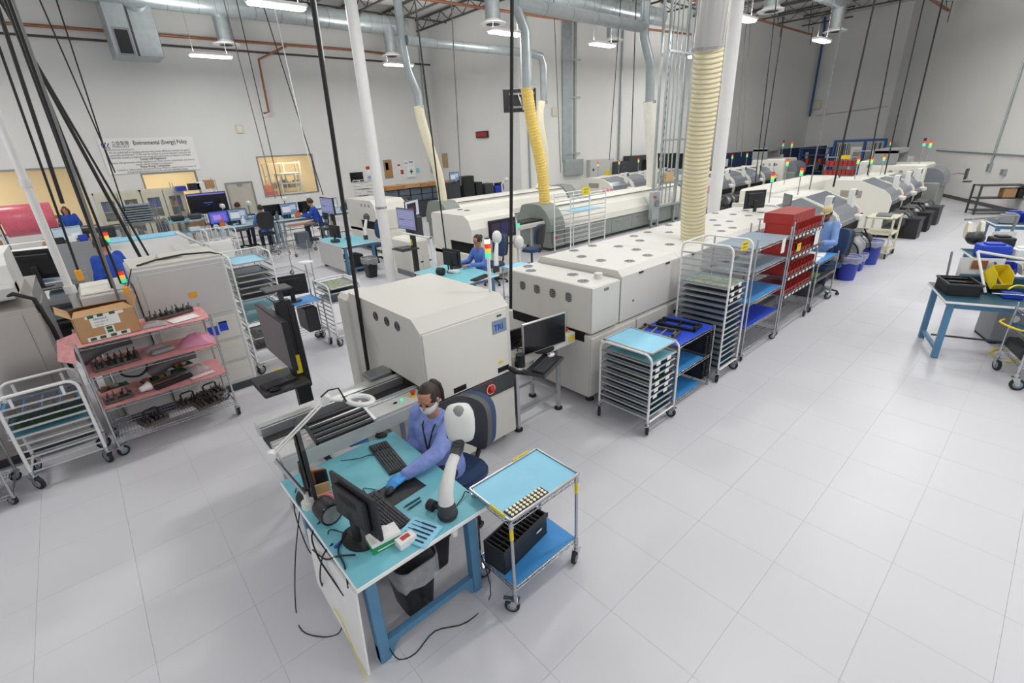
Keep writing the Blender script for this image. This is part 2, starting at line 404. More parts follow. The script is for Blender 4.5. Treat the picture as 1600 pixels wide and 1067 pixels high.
wallseg('wall_jog', (XJ, YL+.2), (XJ, 17.3)); wallseg('wall_back', (XJ, 17.3), (36.1, 12.0)); wallseg('wall_far', (36.1, 12.0), (36.1, 7.87))
wallseg('wall_diagonal', (36.1, 7.87), (10.0, -7.2))
dv = (Vector((10, -7.2))-Vector((36.1, 7.87))).normalized(); nv = Vector((dv.y, -dv.x))
if nv.x > 0: nv = -nv
def diagpt(s, off=.0, z=0): p = Vector((36.1, 7.87))+dv*s+nv*off; return (p.x, p.y, z)
m = B(); a = diagpt(.1, 0); b = diagpt(29, 0); c = diagpt(29, .02); d = diagpt(.1, .02); m.prism([a[:2], b[:2], c[:2], d[:2]], 0, .13, 'z'); ST('baseboard_diagonal', m, 'baseboard')
# door in the left wall
dl = GY(353,287,YL); dr = GY(391,283,YL)
m = B(); m.box(dl.x, dr.x, YL-.03, YL-.002, .02, dl.z-.03); dd = ST('door_1', m, 'doorbeige')
m = B(); m.box(dl.x-.06, dl.x, YL-.05, YL, 0, dl.z+.03); m.box(dr.x, dr.x+.06, YL-.05, YL, 0, dl.z+.03); m.box(dl.x, dr.x, YL-.05, YL, dl.z-.03, dl.z+.03); ST('frame', m, 'alud', dd)
m = B(); m.cyl((dl.x+.1, YL-.03, 1.02), (dl.x+.1, YL-.09, 1.02), .02); m.box(dl.x+.06, dl.x+.22, YL-.1, YL-.085, 1.0, 1.03); ST('handle', m, 'chrome', dd)
m = B(); m.box(dl.x+.4, dl.x+.6, YL-.07, YL-.03, dl.z-.12, dl.z-.05); ST('closer', m, 'alud', dd)
# ---------------------------------------------------------------- builders for things that repeat
def caster(parent, x, y, r=.055, w=.032, yaw=0, top=None, brake=False):
    top = top or r*2.5; c, s = math.cos(yaw), math.sin(yaw); off = r*.45
    m = B(); m.M = Matrix.Translation((x, y, 0)) @ Matrix.Rotation(yaw, 4, 'Z')
    m.cyl((0,0,top-.02), (0,0,top+.03), r*.3, 8); m.box(-r*.55, r*.5, -w*.8, w*.8, top-.03, top-.02)
    for sg in (-1, 1): m.prism([(-r*.5, top-.025), (r*.5, top-.025), (off+r*.22, r*.8), (off-r*.22, r*.8)], sg*w*.72-.003, sg*w*.72+.003, 'y')
    if brake: m.box(off-.1*r, off+r*1.1, -w*.5, w*.5, r*2.05, r*2.2)
    f = P('caster', m, 'chrome', parent)
    m = B(); m.M = Matrix.Translation((x, y, 0)) @ Matrix.Rotation(yaw, 4, 'Z')
    m.lathe([(r*.8,-w*.5),(r*.97,-w*.42),(r,-w*.2),(r,w*.2),(r*.97,w*.42),(r*.8,w*.5)], (off, 0, r), 16, 'y'); wl = P('wheel', m, 'rubber', f)
    m = B(); m.M = Matrix.Translation((x, y, 0)) @ Matrix.Rotation(yaw, 4, 'Z')
    m.lathe([(0,-w*.56),(r*.62,-w*.54),(r*.62,w*.54),(0,w*.56)], (off, 0, r), 12, 'y'); P('hub', m, 'greyblue', f)
def rail_wave(m, p, q, z0, z1, n):
    p, q = Vector(p), Vector(q); pts = []
    for i in range(n+1):
        t = i/n; v = p+(q-p)*t; pts.append((v.x, v.y, z0 if i % 2 else z1))
    m.tube(pts, .0025, 3)
def wire_shelf(parent, w, d, z, step=.03, wave=True, m0='chrome'):
    m = B(); r = .004
    for a, b in (((0,0),(w,0)), ((w,0),(w,d)), ((w,d),(0,d)), ((0,d),(0,0))):
        m.tube([(a[0],a[1],z), (b[0],b[1],z)], r, 5); m.tube([(a[0],a[1],z-.032), (b[0],b[1],z-.032)], r, 5)
        if wave:
            L = math.hypot(a[0]-b[0], a[1]-b[1]); n = max(4, int(L/.035))*1; rail_wave(m, (*a,0), (*b,0), z-.03, z-.002, n)
    for k in range(1, 4): m.tube([(0,d*k/4,z-.006), (w,d*k/4,z-.006)], r, 4)
    n = int(w/step)
    for i in range(1, n): m.box(w*i/n-.0018, w*i/n+.0018, 0, d, z-.003, z+.001)
    return P('wire_shelf', m, m0, parent)
def wire_cart(label, loc, w, d, zs, H, rz=0, group=None, cr=.055, step=.03, solid=None, name='wire_shelf_cart', collars=True, cap=True, yaw=.6, postm='chrome', nocaster=False):
    t = T(name, label, 'cart', loc, rz, group)
    for i, (x, y) in enumerate(((0,0), (w,0), (w,d), (0,d))):
        m = B(); m.cyl((x,y,.0 if nocaster else cr*2.5), (x,y,H), .0125, 8)
        if cap: m.ball((x,y,H), .0125, .0125, .008, 8, 4)
        if collars:
            for z in zs: m.cyl((x,y,z-.04), (x,y,z+.006), .019, 8, .016)
        P('post', m, postm, t)
        if not nocaster: caster(t, x, y, cr, yaw=yaw+i*1.3, brake=(i == 0))
    for k, z in enumerate(zs):
        if solid and k in solid:
            m = B(); m.box(0, w, 0, d, z-.03, z); P('shelf', m, solid[k], t)
        else: wire_shelf(t, w, d, z, step)
    return t
def mat_sheet(label, m0, loc, w, d, rz=0, sag=0, group=None, th=.004, cat='mat'):
    m = B(); n = 8
    if sag:
        vs = []; fs = []
        for j in range(n+1):
            for i in range(n+1):
                vs.append((w*i/n, d*j/n, th+sag*random.uniform(0, 1)))
        for j in range(n):
            for i in range(n): a = j*(n+1)+i; fs.append((a, a+1, a+n+2, a+n+1))
        m.add(vs, fs, True); m.box(.005, w-.005, .005, d-.005, 0, th)
    else: m.box(0, w, 0, d, 0, th)
    return S('shelf_mat' if cat == 'mat' else cat, label, cat, m, m0, loc, rz, group)
# sheet pans for the tray racks: pan (+ liner, boards, tags)
def tray_proto(liner, w=.455, d=.63, pcb=None, tags=0, seed=0):
    t = T('tray', 'x', 'tray', (0,0,-50)); h = .019
    m = B(); e = .012
    m.box(0, w, 0, d, 0, .0015)
    for x0, x1, y0, y1 in ((0,e,0,d), (w-e,w,0,d), (0,w,0,e), (0,w,d-e,d)): m.box(x0, x1, y0, y1, 0, h, .003)
    P('pan', m, 'alu', t)
    m = B(); m.box(e+.003, w-e-.003, e+.003, d-e-.003, .0015, .006); P('liner', m, liner, t)
    if pcb:
        rr = random.Random(seed); nx, ny = (3, 4)
        for i in range(nx):
            for j in range(ny):
                if rr.random() < .85:
                    m = B(); x = .03+(w-.06)*i/nx; y = .03+(d-.06)*j/ny; bw = (w-.06)/nx-.012; bd = (d-.06)/ny-.012
                    m.box(x, x+bw, y, y+bd, .007, .0095)
                    for q in range(7): a, c = x+rr.uniform(.01, bw-.025), y+rr.uniform(.01, bd-.025); m.box(a, a+.016, c, c+.012, .0095, .014)
                    P('circuit_board', m, pcb, t)
    for k in range(tags):
        m = B(); x = w*(.25+.45*k); m.box(x-.055, x+.02, -.004, 0, -.026, .022); P('tag', m, 'paper', t)
    return t
PT = {}
def tray(kind):
    if kind not in PT: PT[kind] = tray_proto(*kind)
    return PT[kind]
ORD = ['top', 'second', 'third', 'fourth', 'fifth', 'sixth', 'seventh', 'eighth', 'ninth', 'tenth', 'eleventh', 'twelfth', 'thirteenth', 'fourteenth', 'fifteenth', 'sixteenth', 'seventeenth', 'eighteenth', 'nineteenth', 'twentieth']
def speed_rack(label, short, loc, W, Dp, H, nlev, fill, rz=0, z0=.2, ztop=None, cr=.065, rail=.03, post=.013, toptray=None, sheath=True, name='tray_rack'):
    """aluminium rack: two inverted U end frames (x=0 and x=W) with runners, trays slide in along y from y=0"""
    t = T(name, label, 'rack', loc, rz, 'aluminium tray racks on casters'); cz = cr*2.5; R_ = .09
    for x in (0, W):
        m = B(); pts = [(x, 0, cz), (x, 0, H-R_)]
        pts += [(x, R_-R_*math.cos(a*math.pi/12), H-R_+R_*math.sin(a*math.pi/12)) for a in range(1, 7)]
        pts += [(x, Dp-R_+R_*math.sin(a*math.pi/12), H-R_+R_*math.cos(a*math.pi/12)) for a in range(0, 7)] + [(x, Dp, cz)]
        m.tube(pts, post, 8); P('end_frame', m, 'whitemetal', t)
    ztop = ztop or H-.12
    zs = [z0+(ztop-z0)*i/(nlev-1) for i in range(nlev)]
    for x, sg in ((0, 1), (W, -1)):
        for z in zs:
            m = B(); m.box(x-.002, x+.002, .0, Dp, z-.004, z-.004+rail*.62); m.box(x, x+sg*.03, 0, Dp, z-.006, z-.003); P('runner', m, 'alu', t)
    for y in (0, Dp):
        for z in ((cz+.01, H-.02) if y else (cz+.01,)):
            m = B(); m.cyl((0,y,z), (W,y,z), .011, 8); P('crossbar', m, 'whitemetal', t)
    for i, (x, y) in enumerate(((0,0), (W,0), (W,Dp), (0,Dp))): caster(t, x, y, cr, .036, yaw=.5+1.1*i, brake=i % 2 == 0)
    M0 = Matrix.Translation(loc) @ Matrix.Rotation(rz, 4, 'Z')
    for k, kind in enumerate(fill):
        if kind is None: continue
        lev = nlev-1-k; p = M0 @ Vector(((W-.455)/2, .004+.02*((k*7) % 3)/3, zs[lev]))
        lb = {'bluemat': 'blue lined', 'teal': 'teal lined', 'darkteal': 'dark teal lined'}.get(kind[0], 'lined')
        dup(tray(kind), p, rz, f'{lb} tray{" of boards" if kind[3] else ""}, {ORD[k]} level of {short}', 'trays in '+short)
    return t, zs
# ---- computer bits
def monitor(label, loc, rz, w=.53, h=.31, scr='scr_off', tilt=0, lift=.12, stand='black', name='monitor', base=True, th=.035, bez='black'):
    """screen faces local -y"""
    t = T(name, label, 'monitor', loc, rz); c, s = math.cos(tilt), math.sin(tilt)
    T4 = Matrix.Translation((0, 0, lift+h/2)) @ Matrix.Rotation(-tilt, 4, 'X')
    m = B(); m.M = T4; m.box(-w/2, w/2, -.012, .012, -h/2, h/2, .004); m.box(-w*.36, w*.36, .012, th, -h*.36, h*.36, .012)
    for k in range(5): m.box(-w*.2, w*.2, th, th+.002, h*.1+k*.012, h*.1+k*.012+.005)
    P('casing', m, bez, t)
    m = B(); m.M = T4; a, b = w/2-.014, h/2-.016; m.quad((-a,-.0135,-b), (a,-.0135,-b), (a,-.0135,b), (-a,-.0135,b)); P('display', m, scr, t)
    if base:
        m = B(); m.box(-.035, .035, .02, .05, .01, lift+h*.45, .008); P('stand', m, stand, t)
        m = B(); m.prism([(x*.13, y*.1+.02) for x, y in arc((0,0), 1, 0, 360, 20)[:-1]], 0, .015, 'z'); P('foot', m, stand, t)
    return t
def keyboard(label, loc, rz, w=.45, d=.15, name='keyboard', hero=False, kc='black'):
    t = T(name, label, 'keyboard', loc, rz)
    m = B(); m.prism([(0, 0), (d, 0), (d, .022), (0, .012)], 0, w, 'x'); P('case', m, 'black', t)
    m = B(); rows = 6; kw = .019
    for r_ in range(rows):
        y = .012+r_*(d-.02)/rows; z = .012+.01*(y/d); x = .012
        while x < w-.022:
            ww = kw*.80
            if r_ == 0 and .1 < x < .22: ww = kw*4.6
            if r_ == 5 and abs((x*100) % 9) < 1: x += kw; continue
            if not (.70 < x/w < .725 or .85 < x/w < .868): m.box(x, x+ww, y, y+(d-.02)/rows*.78, z, z+.008, .002)
            x += ww+kw*.16
    P('keys', m, kc, t, stuff=True)
    return t
def mouse(label, loc, rz, m0='black', s=1):
    t = T('mouse', label, 'mouse', loc, rz)
    m = B(); m.ball((0,0,.012*s), .032*s, .055*s, .024*s, 12, 8)
    m.v = [Vector((v.x, v.y, max(v.z, 0))) for v in m.v]; P('shell', m, m0, t)
    m = B(); m.cyl((-.004,.03*s,.034*s), (.004,.03*s,.034*s), .008*s, 8); P('wheel', m, 'rubber', t); return t
def cable(label, pts, r=.004, m0='cableblack', cat='cable', name='cable', n=6, group=None, smooth=4):
    pts = [Vector(p) for p in pts]
    if smooth and len(pts) > 2:
        out = []
        for i in range(len(pts)-1):
            p0, p1, p2, p3 = pts[max(i-1, 0)], pts[i], pts[i+1], pts[min(i+2, len(pts)-1)]
            for k in range(smooth):
                u = k/smooth; out.append(.5*((2*p1)+(p2-p0)*u+(2*p0-5*p1+4*p2-p3)*u*u+(3*p1-p0-3*p2+p3)*u**3))
        pts = out+[pts[-1]]
    m = B(); m.tube(pts, r, n); return S(name, label, cat, m, m0, group=group)
def tower_light(parent, p, h, r=.025, pole=.012, order=('led_r','led_y','led_g'), seg=.05, polem='chrome', name='signal_light'):
    x, y, z = p
    m = B(); m.cyl((x,y,z), (x,y,z+h), pole, 8); m.cyl((x,y,z+h), (x,y,z+h+.02), r, 10); k = P(name, m, polem, parent); zz = z+h+.02
    for c in order[::-1]:
        m = B(); m.cyl((x,y,zz), (x,y,zz+seg), r, 12); P('lens', m, c, k); zz += seg
    m = B(); m.cyl((x,y,zz), (x,y,zz+.012), r*.9, 10); P('lens_cap', m, 'darkgrey', k)
def bench(label, loc, w, d, z, rz=0, top='teal', inset=.09, name='workbench', legm='benchblue', stretch=True, th=.035, ends='x'):
    """blue steel bench; end frames at y=0 side and y=d side span x"""
    t = T(name, label, 'workbench', loc, rz)
    m = B(); m.box(0, w, 0, d, z-th, z-.004, .004); P('tabletop', m, 'paper', t)
    m = B(); m.box(.006, w-.006, .006, d-.006, z-.004, z); P('top_mat', m, top, t)
    a = .035
    for x in (inset, w-inset):
        for y in (inset, d-inset):
            m = B(); m.box(x-a, x+a, y-a, y+a, .0, z-th, .004)
            for k in range(3): m.cyl((x, y-a-.001, z-.2-k*.06), (x, y-a+.002, z-.2-k*.06), .006, 6)
            P('leg', m, legm, t)
    fr = [((inset, inset), (w-inset, inset)), ((inset, d-inset), (w-inset, d-inset))] if ends == 'x' else [((inset, inset), (inset, d-inset)), ((w-inset, inset), (w-inset, d-inset))]
    for (x0, y0), (x1, y1) in fr:
        m = B(); b = .022
        if ends == 'x': m.prism([(x0-a, 0), (x0+.05, 0), (x0+.08, .06), (x0+.12, .1), (x1-.12, .1), (x1-.08, .06), (x1-.05, 0), (x1+a, 0), (x1+a, .15), (x0-a, .15)], y0-b, y0+b, 'y')
        else: m.box(x0-b, x0+b, y0, y1, .1, .15, .004)
        P('end_rail', m, legm, t); m = B(); m.box(*((x0, x1, y0-b, y0+b) if ends == 'x' else (x0-b, x0+b, y0, y1)), z-th-.07, z-th); P('end_beam', m, legm, t)
    for s_ in ((0,1) if ends == 'x' else (0,1)):
        m = B()
        if ends == 'x': x = inset if s_ == 0 else w-inset; m.box(x-.015, x+.015, inset, d-inset, z-th-.07, z-th)
        else: y = inset if s_ == 0 else d-inset; m.box(inset, w-inset, y-.015, y+.015, z-th-.08, z-th)
        P('apron', m, legm, t)
    if stretch:
        m = B()
        if ends == 'x': m.cyl((w/2, inset, .13), (w/2, d-inset, .13), .014, 8)
        else: m.cyl((inset, d/2, .2), (w-inset, d/2, .2), .014, 8)
        P('stretcher', m, 'darkgrey', t)
    return t
def task_chair(label, loc, rz, seat='chairblue', backm='chairblue', shell='rubber', zs=.48, hb=.5, name='task_chair', wide=.42):
    """faces local +y"""
    t = T(name, label, 'chair', loc, rz)
    m = B(); n = 14
    prof = lambda k: [( .23*k*math.copysign(abs(math.cos(a))**.6, math.cos(a)), .22*k*math.copysign(abs(math.sin(a))**.6, math.sin(a))) for a in [2*math.pi*i/24 for i in range(24)]]
    m.prism(prof(1), zs-.05, zs-.01, 'z', True); m.prism(prof(.94), zs-.01, zs+.02, 'z', True); P('seat', m, seat, t)
    def back(sc, y0, y1):
        pl = []; wd = wide*sc/2; h0, h1 = zs+.14+(1-sc)*.3, zs+.14+hb-(1-sc)*.3
        for i in range(28):
            a = 2*math.pi*i/28; ca, sa = math.cos(a), math.sin(a)
            pl.append((wd*math.copysign(abs(ca)**.55, ca), (h0+h1)/2+(h1-h0)/2*math.copysign(abs(sa)**.7, sa)))
        vs = []; fs = []; N = 28
        for y in (y0, y1):
            for x, z in pl: vs.append((x, y+(x/wd)**2*.05-(z-zs-.14)*.12, z))
        mm = B(); mm.add(vs, [(i, (i+1) % N, N+(i+1) % N, N+i) for i in range(N)], True)
        mm.add(vs[:N]+[(0, y0-.09*hb*.7, (h0+h1)/2)], [(N, (i+1) % N, i) for i in range(N)], True); mm.add(vs[N:]+[(0, y1-.09*hb*.7, (h0+h1)/2)], [(N, i, (i+1) % N) for i in range(N)], True); return mm
    P('backrest', back(1, -.25, -.19), backm, t); P('back_shell', back(.99, -.315, -.25), shell, t)
    m = B(); m.tube([(0,-.05,zs-.06), (0,-.24,zs-.06), (0,-.3,zs+.05), (0,-.3,zs+.3)], .022, 6); P('back_bar', m, 'black', t)
    m = B(); m.cyl((0,0,.1), (0,0,zs-.05), .028, 10); m.box(-.1, .1, -.1, .1, zs-.07, zs-.05); P('column', m, 'black', t)
    m = B()
    for k in range(5):
        a = 2*math.pi*k/5+.3; m.tube([(0,0,.13), (.28*math.cos(a), .28*math.sin(a), .08)], [.028, .018], 6)
    P('base', m, 'black', t)
    for k in range(5):
        a = 2*math.pi*k/5+.3; m = B(); m.cyl((.29*math.cos(a)-.018, .29*math.sin(a), .03), (.29*math.cos(a)+.018, .29*math.sin(a), .03), .03, 10); m.cyl((.29*math.cos(a), .29*math.sin(a), .03), (.29*math.cos(a), .29*math.sin(a), .085), .01, 6); P('caster', m, 'black', t)
    return t
def bin_can(label, loc, m0, h=.62, r0=.15, r1=.2, liner='clearbag', rz=0, square=True, name='waste_bin', lid=None):
    t = T(name, label, 'bin', loc, rz); e = 5 if square else 1
    def ring(r, z):
        out = []
        for i in range(20):
            a = 2*math.pi*i/20; ca, sa = math.cos(a), math.sin(a); k = .42 if square else 1
            out.append((r*(.8 if square else 1)*math.copysign(abs(ca)**k, ca), r*math.copysign(abs(sa)**k, sa), z))
        return out
    def shell(levels):
        m = B(); vs = [p for r, z in levels for p in ring(r, z)]; n = 20
        m.add(vs, [(i*n+k, i*n+(k+1) % n, (i+1)*n+(k+1) % n, (i+1)*n+k) for i in range(len(levels)-1) for k in range(n)], True); return m
    m = shell([(r0,0), (r1*.97,h-.05), (r1*1.04,h-.05), (r1*1.04,h), (r1*.98,h), (r0*.95,.02)]); m.add(ring(r0*.95,.02), [list(range(20))]); m.add(ring(r0, 0), [list(range(20))[::-1]]); P('body', m, m0, t)
    if liner:
        rr = random.Random(h); m = B(); n = 20; lv = [(r1*1.07, h-.13), (r1*1.09, h-.02), (r1*1.05, h+.012), (r1*.9, h-.05), (r0*.9, .1)]; vs = []
        for q, (r, z) in enumerate(lv): vs += [(x*rr.uniform(.97,1.03), y*rr.uniform(.97,1.03), zz+(rr.uniform(-.04,.02) if q == 0 else 0)) for x, y, zz in ring(r, z)]
        m.add(vs, [(i*n+k, i*n+(k+1) % n, (i+1)*n+(k+1) % n, (i+1)*n+k) for i in range(len(lv)-1) for k in range(n)], True); P('liner', m, liner, t)
    if lid: m = B(); m.prism([(x, y) for x, y, z in ring(r1*1.06, 0)], h, h+.03, 'z'); P('lid', m, lid, t)
    return t
# ================================================================ inspection machine (cream, in front)
def rot_to(a, b): return math.atan2(b.y-a.y, b.x-a.x)
t = T('inspection_machine', 'large cream inspection machine with sloped front hood and maker badge, behind the seated woman', 'machine', (1.93, 3.45, 0))
W_, D_, H_ = 1.04, 1.42, 1.65
prof = [(0,.86), (0,1.545), (.13,1.65), (1.42,1.65), (1.42,.86)]          # y, z
# left wall with the board slot, so the body is made of shells round a dark opening
m = B()
m.prism(prof, .03, W_, 'x'); 
P('hood', m, 'cream', t)
m = B(); m.prism([(0,.98), (0,1.545), (.13,1.65), (1.42,1.65), (1.42,.98)], 0, .03, 'x'); m.box(0, .03, 0, .1, .62, .98); m.box(0, .03, .72, 1.42, .62, .98); P('side_panel', m, 'cream', t)
m = B(); m.box(.02, .03, .1, .72, .62, .98); P('board_slot', m, 'slot', t)
m = B(); m.box(.03, W_, .02, 1.40, .14, .62); m.box(.0, W_, .02, 1.4, .14, .61); m.box(.03, .2, .72, 1.4, .6, .9); P('base_cabinet', m, 'cream', t)
m = B(); m.box(.02, W_+.01, -.012, .03, .08, .63, .006); m.box(.12, W_-.03, -.017, -.012, .12, .6, .002); P('front_door', m, 'cream', t)
m = B(); m.box(.0, W_+.005, -.02, .01, .63, .82, .004); P('control_strip', m, 'darkgrey', t)
m = B(); m.box(.012, W_-.05, -.012, .0, .83, 1.53, .004); P('hood_door', m, 'cream2', t)
for x0, z0 in ((.28, .845), (.84, .86)):
    m = B(); m.box(x0, x0+.15, -.016, -.01, z0, z0+.055, .002); P('grip', m, 'slot', t)
m = B(); m.cyl((.72,-.02,.725), (.72,-.028,.725), .062, 20); m2 = P('stop_plate', m, 'red', t)
m = B(); m.lathe([(.032,0),(.032,-.01),(.028,-.03),(0,-.036)], (.72,-.028,.725), 16, 'y'); P('stop_button', m, 'red', m2)
m = B(); m.lathe([(.05,-.001),(.056,-.001)], (.72,-.029,.725), 20, 'y', False); P('ring', m, 'paper', m2)
text('STOP', .022, 'paper', m2, (.69, -.0285, .765), (RAD(90),0,0))
text('EMERGENCY', .014, 'red', t, (.665, -.0215, .80), (RAD(90),0,0))
m = B(); m.box(.4, .52, -.024, -.018, .755, .785, .003); P('label_plate', m, 'paper', t)
m = B(); m.box(.38, .56, -.026, -.018, .66, .735, .003); q = P('switch_panel', m, 'tan', t)
m = B(); m.cyl((.43,-.026,.7), (.43,-.034,.7), .014, 10); P('green_lamp', m, 'led_g', q); m = B(); m.box(.47, .5, -.034, -.026, .685, .715); P('rocker', m, 'red', q)
m = B(); m.box(.80, .985, -.018, -.011, 1.30, 1.44, .004); q = P('badge', m, 'greyblue', t); text('TRI', .085, 'royal', q, (.815, -.0185, 1.335), (RAD(90),0,0), bold=.002)
m = B(); m.box(.865, .925, -.018, -.012, 1.47, 1.49, .002); P('latch', m, 'darkgrey', t)
m = B(); m.box(.855, .91, -.014, -.011, .96, .99); P('warning_label', m, 'yellow', t)
for yv in (.35+.05, .55+.05, .78+.05):
    m = B(); m.cyl((-.001, yv, 1.52), (.004, yv, 1.52), .05, 16); q = P('fan_vent', m, 'midgrey', t)
    m = B()
    for rr in (.018, .032, .045): m.tube([(-.004, yv+rr*math.cos(a*.524), 1.52+rr*math.sin(a*.524)) for a in range(12)], .0025, 4, True)
    P('guard', m, 'darkgrey', q)
for i in range(3):
    for j in range(4):
        m = B(); m.cyl((.66+.035*i+.0, -.0172, .26+.04*j), (.66+.035*i, -.0195, .26+.04*j), .008, 8); P('vent_hole', m, 'slot', t)
m = B(); m.box(-.02, .35, 1.42, 1.75, .1, 1.6, .05); P('rear_housing', m, 'cream', t)
for x in (.1, W_-.1):
    for y in (.12, 1.3): m = B(); m.cyl((x,y,0), (x,y,.14), .03, 10); m.cyl((x,y,0), (x,y,.02), .05, 12); P('foot', m, 'darkgrey', t)
tower_light(t, (W_-.03, .24, 1.65), .34, .03, .017, ('led_g','led_y','led_r','led_w')[::-1], .045, 'whitemetal')
# left infeed conveyor
t = T('infeed_conveyor', 'grey board conveyor with red stop button feeding the front cream inspection machine', 'conveyor', (.62, 3.42, 0))
L_ = 1.32
m = B(); m.box(0, L_-.02, 0, .2, .9, .95, .004); m.box(0, L_-.02, -.005, .012, .80, .92, .003); P('front_beam', m, 'lightgrey', t)
m = B(); m.box(0, L_+.05, .2, .24, .88, .962, .003); m.box(0, L_+.05, .255, .275, .88, .955); P('front_rail', m, 'alu', t)
m = B(); m.box(0, L_+.05, .242, .253, .9, .95); m.box(0, L_, .28, .52, .86, .88); P('belt', m, 'rubber', t)
m = B(); m.box(0, L_+.05, .52, .54, .88, .955); m.box(0, L_+.05, .555, .62, .88, .962, .003); P('rear_rail', m, 'alu', t)
m = B(); m.box(0, L_-.02, .62, .74, .84, .94, .004); P('rear_beam', m, 'lightgrey', t)
m = B(); m.box(L_-.26, L_-.02, .66, .86, .94, .985, .01); P('sensor_box', m, 'alud', t)
for x in (.12, L_-.3):
    for y in (.06, .66): m = B(); m.box(x-.025, x+.025, y-.025, y+.025, .03, .85, .004); m.cyl((x,y,0), (x,y,.03), .04, 10); P('leg', m, 'alu', t)
m = B(); m.box(.12, L_-.3, .04, .08, .3, .34); P('crossbar', m, 'alu', t)
m = B(); m.cyl((L_-.12,.1,.95), (L_-.12,.1,.965), .03, 14); q = P('stop_collar', m, 'yellow', t)
m = B(); m.lathe([(.014,0),(.014,.02),(.026,.024),(.024,.036),(0,.04)], (L_-.12,.1,.965), 14); P('stop_button', m, 'red', q)
m = B(); m.cyl((L_-.24,.1,.95), (L_-.24,.1,.967), .014, 12); P('start_button', m, 'led_g', t)
m = B(); m.box(L_-.32, L_-.29, .09, .11, .95, .96); P('selector', m, 'black', t)
m = B(); m.box(L_-.16, L_-.05, -.008, -.004, .86, .9); P('warning_label', m, 'yellow', t)
# black slotted pallet lying across the conveyor
a = G(487,652,1.0); 
t = T('board_pallet', 'black slotted board pallet lying tilted across the infeed conveyor', 'pallet', (.86, 3.34, .975), RAD(-2)); t.rotation_euler[0] = RAD(9)
m = B(); m.box(0, .50, 0, .035, 0, .03, .004); m.box(0, .5, .265, .3, 0, .03, .004); m.box(0, .02, 0, .3, 0, .03); P('frame', m, 'black', t)
for k in range(3): m = B(); m.box(.02, .48, .07+k*.058, .10+k*.058, .004, .026, .003); P('bar', m, 'black', t)
m = B(); m.box(.47, .5, -.006, .306, .006, .036, .004); P('end_bar', m, 'alu', t)
# ================================================================ the front workbench
t = bench('blue framed workbench with teal top and white side panel where the masked woman works', (.56, 2.08, 0), .955, 1.31, .78, inset=.1)
m = B(); m.M = Matrix.Translation((-.004, .03, 0)); m.add([(0,0,.72), (-.01,.74,.70), (-.05,.66,.30), (-.03,0.02,.02), (.012,0,.72), (.002,.74,.70), (-.038,.66,.30), (-.018,.02,.02)], [(0,1,2,3), (7,6,5,4), (0,3,7,4), (1,5,6,2), (0,4,5,1), (3,2,6,7)]); P('side_panel', m, 'whitemetal', t)
ZD = .78
def kb2(label, pa, pb, z, **k):
    a, b = G(*pa, z), G(*pb, z); return keyboard(label, tuple(a), rot_to(a, b), **k)
kb2('black keyboard nearest the masked woman, beyond the mouse', (638,731), (601,687), ZD, w=.45, d=.15, kc='darkgrey')
kb2('black keyboard just in front of the tissue box and squat black monitor', (643,815), (581,764), ZD, w=.45, d=.15, kc='darkgrey')
m = B(); m.box(0, .28, 0, .225, 0, .004, .001); a, b = G(615,791,ZD), G(653,767,ZD)
S('mouse_pad', 'black mouse pad beneath the gloved hand', 'mouse pad', m, 'black', tuple(a), rot_to(a, b))
mouse('black mouse held by the blue gloved hand', (1.10, 2.68, ZD+.004), RAD(115))
mouse('black mouse on the blue cloth at the back edge of the front bench', tuple(G(596,682,ZD+.004)), RAD(60))
m = B(); m.box(0, .2, 0, .16, 0, .003); S('wiping_cloth', 'blue cloth under the mouse at the back edge of the front bench', 'cloth', m, 'skymat', tuple(G(577,690,ZD)), RAD(75))
monitor('squat black monitor turned away on the front bench, beside the tissue box', (.765, 2.43, ZD), RAD(99), .47, .31, 'scr_off', 0, .1, th=.05)
monitor('black monitor seen edge on behind the magnifier lamp arm of the front bench', (.69, 3.05, ZD), RAD(78), .46, .40, 'scr_off', 0, .12)
# tissue box
t = T('tissue_box', 'green and white tissue box with a tissue sticking out, at the bench corner', 'box', tuple(G(584,868,ZD)), rot_to(G(583,872,ZD), G(624,850,ZD)))
m = B(); m.box(0, .19, 0, .11, 0, .075, .003); P('carton', m, 'paper', t)
m = B(); m.box(-.001, .191, -.001, .111, .0, .05); P('green_band', m, 'green', t)
m = B(); m.box(.03, .16, -.0015, -.0005, .012, .022); P('lettering_stripe', m, 'paper', t)
m = B(); rr = random.Random(3); ring = [(.095+.035*math.cos(a), .055+.02*math.sin(a)) for a in [i*.628 for i in range(10)]]
vs = [(x, y, .074) for x, y in ring]+[(.095+(x-.095)*rr.uniform(.9,1.9), .055+(y-.055)*rr.uniform(.9,1.9), .1+rr.uniform(0,.03)) for x, y in ring]+[(.095+rr.uniform(-.02,.02), .055, .13)]
m.add(vs, [(i,(i+1)%10,10+(i+1)%10,10+i) for i in range(10)]+[(10+i,10+(i+1)%10,20) for i in range(10)], True); P('tissue', m, 'paper', t)
t = T('small_carton', 'small white carton with a red mark between tissue box and tool tray', 'box', tuple(G(627,862,ZD)), rot_to(G(627,862,ZD), G(650,846,ZD)))
m = B(); m.box(0, .12, 0, .07, 0, .05, .003); P('carton', m, 'paper', t); m = B(); m.box(.03, .09, .02, .055, .05, .0515); P('mark', m, 'red', t)
t = T('tool_tray', 'pale blue foam board holding small hand tools at the front bench edge', 'tray', tuple(G(664,859,ZD)), rot_to(G(664,859,ZD), G(691,826,ZD)))
m = B(); m.box(0, .2, 0, .23, 0, .014, .003); P('foam', m, 'bluemat', t)
